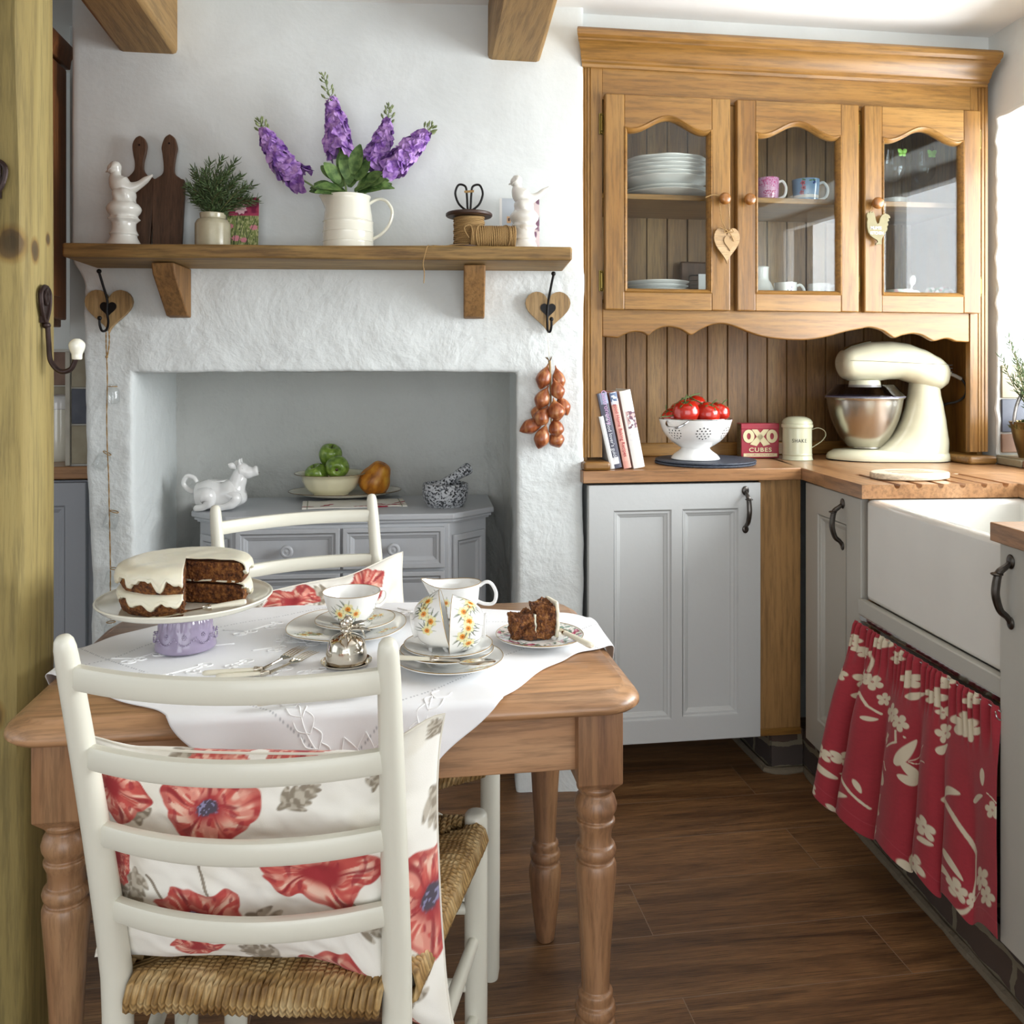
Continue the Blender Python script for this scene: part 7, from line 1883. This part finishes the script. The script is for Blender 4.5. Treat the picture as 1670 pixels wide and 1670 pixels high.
def wineglass(u, label):
    t = thing('wine_glass', label, 'wine glass', dsh(u, 2.58, SH1), 0, 'wine glasses with green butterflies')
    MB().lathe(smooth_prof([(0, .001), (.030, .001), (.031, .002), (.012, .005), (.004, .010), (.0035, .060), (.006, .070), (.020, .078), (.034, .098), (.038, .122), (.036, .150), (.031, .182), (.0302, .182), (.035, .150), (.037, .122), (.033, .099), (.019, .080), (0, .074)], 4), 40).build('glass_body', M['bglass'], t)
    mb = MB(); c = Vector((.006, -.0368, .156))
    for s in (-1, 1):
        mb.leaf(c, (s * .8, -.1, .7), (0, -1, 0), .020, .0075, 0, 5, .1); mb.leaf(c, (s * .8, -.1, -.5), (0, -1, 0), .014, .006, 0, 5, .1)
    mb.build('butterfly', plain('green_butterfly', '7db04a', .5), t, solid=.0005)
wineglass(1457, 'wine glass with a green butterfly behind the right glass door, next to the door stile'); wineglass(1505, 'wine glass with a green butterfly in the middle behind the right glass door')
def p_soft(C, x, z):
    n = vnoise(x * 90, z * 90, 4); C = mixc(C, npc('e8b6bc'), sstep(.5, .6, n)); C = mixc(C, npc('cfe0cc'), sstep(.5, .6, vnoise(x * 110, z * 110, 9)) * .7); return C
mug('breakfast_cup', 'wide cup with soft pink print low behind the right glass door', 1466, 2.56, SH0, .040, .046, 'f0ecea', p_soft, flare=.08, cat='cup')
def p_fl(C, x, z):
    n = vnoise(x * 160, z * 160, 5); C = mixc(C, npc('c0405c'), sstep(.6, .68, n)); C = mixc(C, npc('5a7a5a'), sstep(.62, .7, vnoise(x * 170, z * 170, 11))); return C
mug('mug', 'red floral mug low behind the right glass door', 1528, 2.60, SH0, .034, .058, 'ecebe8', p_fl)
spn = thing('ceramic_spoon', 'white spoon standing in the soft pink cup behind the right glass door', 'spoon', dsh(1482, 2.56, SH0 + .012), rot=(0, R(12), 0))
mb = MB(); mb.tube([(0, 0, 0), (0, 0, .05)], .003, 8); mb.ball((0, 0, .066), .017, 14, 10, (.62, .3, 1)); mb.build('spoon_body', M['china'], spn)

# ================================================================ on the worktop
KZ = .9205
def onk(u, v, z=KZ): p = at_z(u, v, z); return (p.x, p.y, z)
def book(label, x, w, h, dep, lean, col, spine_cols, texts=()):
    t = thing('cookbook', label, 'book', (x, 2.462, KZ), rot=(0, R(-lean), 0), group='cookbooks leaning on the dresser post')
    pages = plain('book_pages', 'e6e0d0', .8, bump=.15, bscale=200)
    MB().box(.003, w - .003, .003, dep, .003, h - .003).build('pages', pages, t)
    nu, nv = 24, 170; mb = MB(); mb.grid(nu, nv, lambda u, v: (w * u, -.0015 - .0022 * math.sin(PI * u), h * v))
    U, V = np.meshgrid(np.linspace(0, 1, nu + 1), np.linspace(0, 1, nv + 1)); C = spine_cols(np.zeros(U.shape + (3,)) + npc(col), U, V)
    mb.build('spine', vcol('spine_print_' + str(len(bpy.data.materials)), .4), t, cols=C.reshape(-1, 3))
    mc = plain('book_cover_' + col, col, .4)
    mb = MB(); mb.box(0, .0025, 0, dep + .002, 0, h); mb.box(w - .0025, w, 0, dep + .002, 0, h); mb.build('cover', mc, t)
    for body, size, zc, colr, xo in texts:
        text_mesh('spine_lettering', body, size, plain('ink_' + colr, colr, .5), t, TR(w / 2 + xo, -.0041, h * zc) @ RX(R(90)) @ RZ(R(-90)), .0002)
    return t
def sp_grey(C, U, V):
    C = mixc(C, npc('b8c4e0'), (V > .85) * (U > .2) * .5); C = mixc(C, npc('e8e8ea'), (np.abs(V - .10) < .045) * (np.abs(U - .5) < .3)); return C
def sp_pink(C, U, V):
    C = mixc(C, npc('dfe4ec'), (V > .84) * 1.0); C = mixc(C, npc('5a6f90'), (V > .88) * (vnoise(U * 4, V * 40, 3) > .5)); return mixc(C, npc('c88a7a'), (V < .10) * .3)
def sp_white(C, U, V):
    m = (np.abs(V - .62) < .11) * (U > .18); C = mixc(C, npc('6d4a5c'), m * (vnoise(U * 7, V * 40, 3) > .45)); C = mixc(C, npc('caa8a4'), m * (vnoise(U * 5, V * 34, 8) > .6)); return mixc(C, npc('d8d6da'), (vnoise(U * 4, V * 30, 5) > .7) * (V < .45) * .6)
# lower left corners walk along the worktop, tops lean to the left
book('slim white book, first of the leaning row, half behind the dresser post', .640, .015, .155, .14, 13, 'e9ecea', lambda C, U, V: C)
book('dark grey cookbook with pale lettering in the leaning row', .646, .028, .222, .15, 12, '4b4c5c', sp_grey, (('Gastronomy', .020, .80, 'c9a0c8', .004), ('the food lover\'s guide', .015, .42, 'd8dae0', 0)))
book('pink cookbook with red lettering in the leaning row', .680, .022, .224, .15, 11.5, 'e2a596', sp_pink, (('good Home Baking Recipes', .014, .50, 'a02434', 0),))
book('thick white cookbook with a photograph on its spine, last of the leaning row', .709, .033, .228, .15, 11, 'e6e5e0', sp_white)
# slates
M['slate'] = plain('blue_black_slate', '3c4350', .55, bump=.5, bscale=120, var=.3)
scp = onk(1145, 754)
for i, (dx, lb) in enumerate(((.0, 'lower round slate board under the colander'), (.003, 'upper round slate board directly beneath the colander'))):
    t = thing('slate_board', lb, 'slate board', (scp[0] + dx, 2.585 + .004 * i, KZ + .0068 * i), R(20 * i), group='round slate boards')
    MB().lathe([(0, 0), (.150, 0), (.153, .003), (.151, .0060), (0, .0062)], 90, wob=lambda a, z: 1 + .010 * noise.noise(Vector((math.cos(a) * 9, math.sin(a) * 9, i * 5 + z * 300)))).build('slate_disc', M['slate'], t, ang=30)
# colander
cz = KZ + .0135
co = thing('colander', 'white enamel colander full of tomatoes standing on the slate boards', 'colander', (scp[0] - .030, 2.585, cz))
M['enamel'] = plain('white_enamel', 'eeeeec', .12, coat=.6)
MB().lathe(smooth_prof([(.071, 0), (.074, .003), (.066, .014), (.050, .026), (.044, .034), (.052, .040), (.078, .058), (.098, .084), (.108, .112), (.111, .124), (.1085, .124), (.105, .112), (.094, .085), (.074, .061), (.045, .044), (0, .040)], 5), 72).build('colander_bowl', M['enamel'], co, ang=60)
MB().tube([(.1105 * math.cos(a), .1105 * math.sin(a), .1245) for a in [2 * PI * i / 80 for i in range(80)]], .0020, 8, closed=True).build('steel_rim', M['steel'], co)
def bowl_pt(a, z):
    pr = [(.044, .034), (.052, .040), (.078, .058), (.098, .084), (.108, .112)]
    for (r0, z0), (r1, z1) in zip(pr[:-1], pr[1:]):
        if z <= z1: f = (z - z0) / (z1 - z0); r = r0 + (r1 - r0) * f; return Vector((r * math.cos(a), r * math.sin(a), z)), Vector(((z1 - z0) * math.cos(a), (z1 - z0) * math.sin(a), -(r1 - r0))).normalized()
mb = MB()
for a0 in (-96, -148, -44, 30, 90, 150):
    for ring, n in ((0, 1), (.011, 6), (.021, 12)):
        for k in range(n):
            q = 2 * PI * k / n; z = .084 + ring * math.sin(q) * .80; a = R(a0) + ring * math.cos(q) / .098; p, nn_ = bowl_pt(a, z)
            mb.lathe([(0, .0014), (.0023, .0014)], 10, M=Matrix.Translation(p) @ nn_.to_track_quat('Z', 'Y').to_matrix().to_4x4())
mb.build('drain_holes', plain('dark_hole', '101014', .9), co)
for s in (R(-140), R(40)):
    MB().tube([(x, y, z) for x, y, z in [tuple(RZ(s) @ Vector(q)) for q in catmull([(.104, -.035, .119), (.117, -.030, .112), (.128, -.016, .103), (.130, 0, .101), (.128, .016, .103), (.117, .030, .112), (.104, .035, .119)], 6)]], .0034, 8).build('side_handle', M['steel'], co)
def tomato(label, dx, dy, dz, r, rot=(0, 0, 0)):
    t = thing('tomato', label, 'tomato', (co.location.x + dx, co.location.y + dy, cz + dz), rot=rot, group='tomatoes in the colander')
    MB().lathe([(a * r, b * r) for a, b in smooth_prof([(0, -.84), (.3, -.86), (.72, -.62), (.98, -.1), (.97, .25), (.74, .68), (.40, .84), (.14, .80), (0, .72)], 5)], 36, wob=lambda a, z: 1 + .012 * math.cos(5 * a)).build('tomato_body', M['tomato'], t)
    mb = MB()
    for k in range(5): a = 2 * PI * k / 5; mb.leaf((0, 0, r * .80), (math.cos(a), math.sin(a), .25), (0, 0, 1), r * .75, r * .09, .35, 5, .1)
    mb.tube(catmull([(0, 0, r * .75), (.002, 0, r * 1.05), (.010, .004, r * 1.35)], 5), .0016, 6); mb.build('calyx', M['rosem2'] if 0 else M['vine'], t, solid=.0004)
M['tomato'] = plain('tomato_skin', 'b02416', .16, coat=.5, var=.12, bscale=14); M['vine'] = plain('tomato_vine', '4d6130', .6)
tomato('large tomato at the front left of the colander', -.046, -.050, .145, .041, (R(20), R(-15), 0))
tomato('tomato at the front centre of the colander', .018, -.055, .140, .038, (R(25), R(15), 0))
tomato('tomato at the right rim of the colander', .070, -.012, .142, .034, (R(10), R(20), 0))
tomato('topmost tomato at the back of the colander, with its green vine', .012, .028, .160, .034, (R(-30), R(20), 0))
tomato('tomato sunk low at the left rim of the colander', -.078, -.006, .128, .030, (R(10), R(-40), 0))
tomato('tomato at the back, barely visible between the others', -.032, .050, .140, .034, (0, 0, 0))
vn = thing('tomato_vine', 'green tomato vine stalks lying over the left tomatoes', 'vine', (co.location.x, co.location.y, cz))
mb = MB()
for P in (((-.075, -.02, .165), (-.055, -.045, .186), (-.030, -.03, .192), (0, 0, .198), (.018, .01, .200)), ((-.030, -.03, .192), (-.022, -.05, .184), (-.002, -.066, .172)), ((-.128, -.06, .133), (-.105, -.055, .134), (-.085, -.05, .138), (-.075, -.045, .150))): mb.tube(catmull(P, 6), .0019, 7)
mb.build('vine_stalk', M['vine'], vn)
# OXO tin
ox = thing('stock_cube_tin', 'red vintage stock cube tin with cream lettering', 'tin', (1.200, 2.700, KZ), R(-6))
RED = plain('tin_red', '9c2438', .4, coat=.2, var=.1, bscale=40); CRM = plain('tin_cream', 'd9cfa4', .5)
MB().box(-.062, .062, 0, .045, .001, .112).build('tin_body', RED, ox, bevel=.002)
MB().box(-.0632, -.0600, .004, .043, .003, .110).build('side_label', plain('tin_side', '6b5a38', .5, var=.6, bscale=200), ox)
mb = MB(); mb.box(-.063, .063, -.001, .046, .094, .1135); mb.build('tin_lid', RED, ox, bevel=.002)
FT = lambda x, z: TR(x, -.0018, z) @ RX(PI / 2)
mb = MB()
for cx in (-.038, .038):
    n = 40; vs = []
    for k in range(n):
        a = 2 * PI * k / n; vs += [(cx + .0185 * math.cos(a), -.0022, .072 + .0215 * math.sin(a)), (cx + .0065 * math.cos(a), -.0022, .072 + .0105 * math.sin(a))]
    mb.add(vs, [(2 * k, (2 * k + 2) % (2 * n), (2 * k + 3) % (2 * n), 2 * k + 1) for k in range(n)])
for s in (-1, 1): mb.prism([(-.018 * s - .010, .094), (-.018 * s + .008, .094), (.022 * s + .010, .046), (.022 * s - .012, .040)] if s > 0 else [(.010, .094), (.028, .094), (-.012, .040), (-.034, .046)], -.0024, -.0018, 'y')
mb.build('big_letters', CRM, ox, fixn=True)
text_mesh('cubes_lettering', 'CUBES', .0185, CRM, ox, FT(0, .0275), .0003, sx=1.25, off=.0004, spacing=1.15)
MB().box(-.055, .055, -.0022, -.0016, .006, .0165).build('label_strip', CRM, ox)
text_mesh('strip_lettering', 'OXO CUBES A MINUTE & GRAVY', .0072, RED, ox, TR(0, -.0024, .0112) @ RX(PI / 2), .0002, sx=.86)
# shaker
sk_ = thing('flour_shaker', 'pale green enamel shaker with a domed lid, lettered SHAKE', 'shaker', (1.305, 2.655, KZ), R(-24))
SHM = plain('pale_green_enamel', 'bfc0a4', .2, coat=.5)
MB().lathe(smooth_prof([(0, 0), (.046, 0), (.047, .003), (.046, .010), (.0455, .014), (.047, .018), (.0455, .022), (.0455, .10), (.0455, .102)], 4), 56).build('shaker_body', SHM, sk_, ang=50)
MB().lathe(smooth_prof([(.0455, .1025), (.049, .103), (.049, .112), (.047, .114), (.047, .120), (.040, .130), (.024, .137), (0, .139)], 4), 56).build('shaker_lid', SHM, sk_, ang=50)
MB().tube(catmull([(.045, 0, .096), (.064, 0, .101), (.082, 0, .094), (.088, 0, .078), (.076, 0, .060), (.060, 0, .048), (.045, 0, .038)], 6), .0028, 8, M=RZ(R(8)), flat=(.5, 1.6)).build('shaker_handle', SHM, sk_)
ink = plain('black_ink', '1c1c1a', .5)
xx = -.0225
for ch, wd in (('S', .0085), ('H', .0105), ('A', .0102), ('K', .0102), ('E', .009)):
    a = -PI / 2 + (xx + wd / 2 + .004) / .0455; text_mesh('lettering', ch, .0165, ink, sk_, Matrix.Translation((.0457 * math.cos(a), .0457 * math.sin(a), .062)) @ RZ(a + PI / 2) @ RX(PI / 2), .0003, sx=.82); xx += wd
# stand mixer
mxo = thing('stand_mixer', 'large cream stand mixer with a steel bowl in the dresser corner', 'stand mixer', (1.585, 2.60, KZ), R(-14))
CRMX = plain('cream_mixer_enamel', 'd6d3b8', .22, coat=.5)
# local x to the right (motor end), bowl at -x
sec = [(-.235, .030), (-.228, .020)]
mb = MB()
def base_outline(n=40):
    out = []
    for k in range(n):
        a = 2 * PI * k / n; x = math.cos(a); y = math.sin(a)
        if x < 0: out.append((-.060 + .130 * x, .095 * y))
        else: out.append((.050 + .132 * abs(x) ** .6, .088 * (1 if y > 0 else -1) * abs(y) ** .75))
    return out
bo_ = base_outline(); vs = []; fs = []; lay = [(.98, 0), (1, .004), (1, .012), (.97, .022), (.88, .032), (.70, .036)]
for k_, z in lay: vs += [((x - 0) * k_ if x < 0 else x * (1 - (1 - k_) * .3), y * k_, z) for x, y in bo_]
n = len(bo_)
for i in range(len(lay) - 1):
    for j in range(n): fs.append((i * n + j, i * n + (j + 1) % n, (i + 1) * n + (j + 1) % n, (i + 1) * n + j))
fs += [tuple(range(n - 1, -1, -1)), tuple((len(lay) - 1) * n + j for j in range(n))]
mb.add(vs, fs).build('mixer_base', CRMX, mxo, ang=60)
MB().prism([(x * 1.0, y * .99) for x, y in bo_], -.0003, .004, 'z').build('rubber_foot', M['black_iron'], mxo)
def curve(pts, t):
    for (a, va), (b, vb) in zip(pts[:-1], pts[1:]):
        if t <= b: f = (t - a) / (b - a); f = f * f * (3 - 2 * f) * .4 + f * .6; return va + (vb - va) * f
    return pts[-1][1]
vs = []; nz = 30; n = 36
for i in range(nz + 1):
    z = .018 + .240 * i / nz
    xl = curve([(.018, -.085), (.035, -.045), (.05, -.018), (.077, .012), (.10, .030), (.135, .047), (.17, .057), (.21, .065), (.26, .070)], z)
    xr = curve([(.018, .178), (.06, .180), (.12, .172), (.17, .164), (.21, .156), (.26, .150)], z); hy = curve([(.018, .085), (.08, .070), (.26, .046)], z)
    cx, hx_ = (xl + xr) / 2, (xr - xl) / 2
    for k in range(n): a = 2 * PI * k / n; c_, s_ = math.cos(a), math.sin(a); vs.append((cx + hx_ * math.copysign(abs(c_) ** .7, c_), hy * math.copysign(abs(s_) ** .8, s_), z))
mb = MB(); mb.add(vs, [(i * n + j, i * n + (j + 1) % n, (i + 1) * n + (j + 1) % n, (i + 1) * n + j) for i in range(nz) for j in range(n)]); mb.build('column', CRMX, mxo, ang=70)
HT = [(-.152, .312), (-.150, .338), (-.140, .352), (-.115, .364), (-.06, .376), (0, .379), (.05, .372), (.10, .354), (.15, .328), (.175, .308), (.186, .285)]
HB = [(-.152, .308), (-.150, .280), (-.140, .260), (-.115, .250), (-.04, .250), (0, .256), (.03, .257), (.06, .248), (.09, .232), (.12, .222), (.15, .222), (.175, .238), (.186, .270)]
vs = []; xs_ = [-.152, -.1505, -.148, -.143, -.135, -.12] + [-.10 + .24 * i / 26 for i in range(27)] + [.15, .16, .168, .175, .180, .184, .186]; n = 40
for x in xs_:
    top, bot = curve(HT, x), curve(HB, x); hy = .072 * min(1, .62 + .38 * min(1, (x + .152) / .02) ** .5) * (1 - .12 * ss(.0, .186, x)) * (max(.12, 1 - ((x - .12) / .068) ** 2) ** .5 if x > .12 else 1)
    cz_, hz = (top + bot) / 2, (top - bot) / 2
    for k in range(n): a = 2 * PI * k / n; c_, s_ = math.cos(a), math.sin(a); vs.append((x, hy * math.copysign(abs(c_) ** .75, c_), cz_ + hz * math.copysign(abs(s_) ** .8, s_)))
ns = len(xs_) - 1
mb = MB(); mb.add(vs, [(i * n + j, i * n + (j + 1) % n, (i + 1) * n + (j + 1) % n, (i + 1) * n + j) for i in range(ns) for j in range(n)] + [tuple(range(n - 1, -1, -1)), tuple(ns * n + j for j in range(n))]); mb.build('mixer_head', CRMX, mxo, ang=70)
seam = []
for x in xs_[4:-4]:
    hy = .072 * (1 - .12 * ss(.0, .186, x)) * (max(.12, 1 - ((x - .12) / .068) ** 2) ** .5 if x > .12 else 1); z = .316 - .012 * ss(-.15, .18, x)
    top, bot = curve(HT, x), curve(HB, x); q = min(1, abs(z - (top + bot) / 2) / ((top - bot) / 2)) ** (1 / .8); seam.append((x, -hy * math.cos(math.asin(min(1, q))) ** .75 - .0004, z))
MB().tube(seam, .0008, 5).build('head_seam', plain('seam_line', '7d7a66', .5), mxo)
MB().tube([(-.142, 0, .350), (-.120, 0, .3625), (-.08, 0, .374), (-.060, 0, .378)], .012, 12, flat=(.35, 2.4)).build('chrome_badge', M['steel'], mxo)
MB().lathe([(0, 0), (.050, 0), (.046, .022), (0, .022)], 36, (-.072, 0, .232)).build('beater_socket', CRMX, mxo)
MB().lathe(smooth_prof([(0, .038), (.045, .038), (.048, .042), (.056, .048), (.080, .080), (.100, .125), (.110, .165), (.115, .194), (.119, .196), (.119, .200), (.113, .199), (.108, .165), (.098, .126), (.078, .082), (.05, .054), (0, .048)], 5), 64, (-.072, 0, 0)).build('mixing_bowl', plain('brushed_steel', 'b9b5ac', .27, metal=1), mxo, ang=60)
gd_ = MB(); gd_.lathe(smooth_prof([(.120, .200), (.121, .203), (.106, .220), (.092, .236), (.088, .240)], 4), 56, (-.072, 0, 0), cap=False); gd_.build('splash_guard', thin_glass('smoky_plastic', (.45, .45, .56, 1), 2.5), mxo)
MB().tube([(-.072 + .1205 * math.cos(a), .1205 * math.sin(a), .202) for a in [2 * PI * i / 64 for i in range(64)]], .0016, 6, closed=True).build('guard_rim', plain('clear_plastic_rim', '77768c', .2), mxo)
for i in range(3): MB().box(.170, .1865, -.028, -.012, .300 - .010 * i, .303 - .010 * i).build('vent_slot', M['black_iron'], mxo)
pc = thing('mixer_cord', 'black and grey power cord looping from the back of the mixer', 'power cord', (1.585, 2.60, KZ), R(-14))
MB().tube(catmull([(.176, 0, .278), (.195, -.002, .272), (.222, -.006, .258)], 6), .0055, 8).build('cord_sleeve', plain('grey_rubber', '8d8d88', .5), pc)
MB().tube(catmull([(.222, -.006, .258), (.236, -.004, .235), (.236, .004, .205), (.215, .015, .185), (.185, .03, .176), (.174, .05, .15), (.172, .09, .06), (.16, .10, .008)], 7), .0038, 8).build('cord_cable', plain('black_rubber', '17181a', .45), pc)
MB().box(.155, .185, .098, .118, .14, .20).build('plug', plain('dark_plug', '1b1b1d', .4), pc, bevel=.003)
# round trivet board
tv = thing('trivet', 'pale wooden oval trivet with cut slots lying on the draining grooves', 'trivet', rloc(.185, -.262, .9212), RRZ + R(8))
MB().prism([(.108 * math.cos(a), .072 * math.sin(a)) for a in [2 * PI * i / 64 for i in range(64)]], 0, .016, 'z').build('trivet_board', wood('pale_board', 'c9b596', 'e0d2b8', 'ece3d0', 'x', 1.5, .4), tv, fixn=True, bevel=.004, seg=3)
for i in range(4): MB().box(-.062 + .006 * abs(i - 1.5), .050, -.030 + .018 * i, -.024 + .018 * i, .0158, .0163).build('slot', plain('slot_shade', '8c7a5e', .8), tv)
# brass pot with rosemary on the sill
bpos = rloc(.700, -.035, .9475)
bp2 = thing('brass_pot', 'aged brass bucket with a hoop handle on the window sill, at the right edge', 'plant pot', bpos, RRZ)
AB = plain('aged_brass_bucket', '7a6540', .38, metal=.85, var=.35, bscale=16)
MB().lathe(smooth_prof([(0, 0), (.046, 0), (.050, .004), (.062, .05), (.072, .098), (.075, .104), (.074, .106), (.069, .10), (.055, .04), (0, .03)], 4), 48).build('bucket', AB, bp2, ang=50)
MB().tube([(.073 * math.cos(a), 0, .10 + .118 * math.sin(a)) for a in [PI * i / 32 for i in range(33)]], .0038, 8, flat=(.5, 1.5)).build('hoop_handle', M['pewter'], bp2)
ms2 = thing('moss', 'green moss filling the top of the brass pot', 'moss', (bpos.x, bpos.y, bpos.z + .085), kind if 0 else 0); ms2['kind'] = 'stuff'
mb = MB(); rng = random.Random(4)
for i in range(520):
    a = rng.uniform(0, 6.28); r = .070 * math.sqrt(rng.random()); z = .022 * (1 - (r / .07) ** 2); d = Vector((math.cos(a) * .6 + rng.uniform(-.5, .5), math.sin(a) * .6 + rng.uniform(-.5, .5), 1)); mb.leaf((r * math.cos(a), r * math.sin(a), z), d, (1, 0, 0), rng.uniform(.008, .016), .0022, .3, 2)
mb.lathe(smooth_prof([(.07, 0), (.05, .014), (0, .022)], 4), 24); mb.build('moss_tuft', plain('moss_green', '5c6a30', .9, var=.5, bscale=60), ms2)
rp2 = thing('rosemary_plant', 'rosemary plant growing from the mossy brass pot on the sill', 'herb', (bpos.x, bpos.y, bpos.z + .09))
rosemary(rp2, [(-.11, -.02, .25), (-.10, -.04, .19), (-.08, .02, .27), (-.12, .0, .21), (-.06, -.01, .20), (-.04, -.03, .24), (0, 0, .27), (.03, .02, .24), (-.08, .0, .15), (-.03, .02, .16), (-.055, -.03, .26), (.05, -.03, .2), (-.02, -.05, .17), (-.09, -.02, .22), (-.045, 0, .11)], (0, 0, .0), 26, .030, 6)

# ================================================================ hangings on the dresser knobs
LW_ = wood('pale_zebra_wood', '96744a', 'b5956a', 'c8aa80', 'x', 3.0, .5, .05, 0, 0, 9)
q = at_y(1185, 401, 2.428)
ht = thing('heart_tag', 'pale wooden heart with a smaller heart tied on, hanging from the left door knob', 'hanging heart', q)
MB().prism(heart2d(.078, .104)[::-1], -.003, .003, 'y').build('large_heart', LW_, ht, fixn=True, bevel=.0012)
MB().prism([(x + .008, z + .006) for x, z in heart2d(.036, .044)][::-1], -.0065, -.0032, 'y').build('small_heart', plain('plain_pale_wood', 'a98a60', .5), ht, fixn=True, bevel=.0008)
K1 = Vector((.969, 2.425, 1.702)) - q
mb = MB()
for s_ in (-1, 1): mb.tube(catmull([(.004 + s_ * .002, -.004, .040), (K1.x * .5 + s_ * .012, -.002, K1.z * .55), (K1.x + s_ * .013, .002, K1.z - .010), (K1.x + s_ * .010, .004, K1.z + .008), (K1.x, .004, K1.z + .013)], 6), .0011, 6)
mb.tube(catmull([(.004, -.008, .040), (-.022, -.008, .052), (-.028, -.006, .050)], 5), .0013, 6); mb.tube(catmull([(.004, -.008, .040), (.012, -.009, .026), (.018, -.009, .012)], 5), .0013, 6)
mb.tube(catmull([(.004, -.008, .040), (.010, -.012, .048), (.016, -.010, .040), (.004, -.008, .038), (-.008, -.011, .046), (-.010, -.009, .036), (.004, -.008, .040)], 5), .0012, 6)
mb.tube(catmull([(K1.x - .010, -.004, K1.z + .006), (K1.x - .035, -.006, K1.z + .010), (K1.x - .058, -.004, K1.z + .002)], 5), .0016, 6)
mb.build('raffia_tie', M['twine'], ht)
q = at_y(1431, 372, 2.428); k = .00181 / 3.553
pts = [(752, 900), (756, 882), (764, 876), (768, 884), (776, 870), (783, 880), (792, 872), (800, 884), (806, 905), (812, 930), (820, 944), (829, 938), (836, 910), (848, 892), (866, 882), (884, 886), (897, 896), (900, 910), (888, 908), (893, 925), (882, 930), (888, 950), (879, 955), (882, 975), (870, 992), (858, 1012), (848, 1030), (846, 1046), (848, 1062), (828, 1064), (808, 1067), (812, 1056), (822, 1050), (816, 1038), (796, 1028), (776, 1014), (762, 995), (755, 965), (754, 935), (758, 918)]
cx0, cz0 = 822, 968
rs_ = thing('rooster_sign', 'grey-green wooden rooster sign lettered MUM S KITCHEN hanging from the right door knob', 'hanging sign', q)
MB().prism([((x - cx0) * k, -(z - cz0) * k) for x, z in pts], -.0028, .0028, 'y').build('rooster_board', plain('sage_painted_wood', '857c58', .6, var=.12, bscale=50), rs_, fixn=True, bevel=.0006)
WP = plain('white_lettering', 'f4f2ea', .6)
text_mesh('lettering', "MUM'S", .0125, WP, rs_, TR(-.0065, -.0031, -.0005) @ RX(PI / 2), .0003, sx=.95, off=.0002)
text_mesh('lettering', "KITCHEN", .0125, WP, rs_, TR(-.0035, -.0031, -.0155) @ RX(PI / 2), .0003, sx=.80, off=.0002)
K3 = Vector((1.414 + .030, 2.43, 1.702)) - q
MB().tube(catmull([(-.026, 0, .046), (-.012, -.002, K3.z + .004), (K3.x, .004, K3.z + .016), (K3.x + .016, .002, K3.z), (.024, 0, .044)], 6), .0009, 6).build('hanging_cord', M['twine'], rs_)
LW, LR, LL = 92, 54, 8
# ================================================================ light
w = bpy.data.worlds.new('sky'); SC.world = w; w.use_nodes = True
bg = w.node_tree.nodes['Background']; bg.inputs['Color'].default_value = hexc('dfe9f5'); bg.inputs['Strength'].default_value = 1.0
def area(name, loc, rot, sx, sy, power, col=(1, 1, 1)):
    l = bpy.data.lights.new(name, 'AREA'); l.shape = 'RECTANGLE'; l.size = sx; l.size_y = sy; l.energy = power; l.color = col
    o = bpy.data.objects.new(name, l); COL.objects.link(o); o.location = loc; o.rotation_euler = rot
    return o
p = rloc(1.12, -.83, 1.46)
area('window_daylight', p, (0, R(90), RRZ), 1.05, 1.8, LW, (.95, .98, 1))
area('rear_fill_light', (0, -2.45, 1.1), (R(90), 0, 0), 3.2, 2.0, LR, (.97, .985, 1))  # added fill from behind the camera, at the made-up rear opening
area('left_fill_light', (-3.25, .3, 1.45), (0, R(-90), 0), 1.2, 2.1, LL, (.95, .98, 1))  # weak added fill at the made-up opening in the unseen left wall
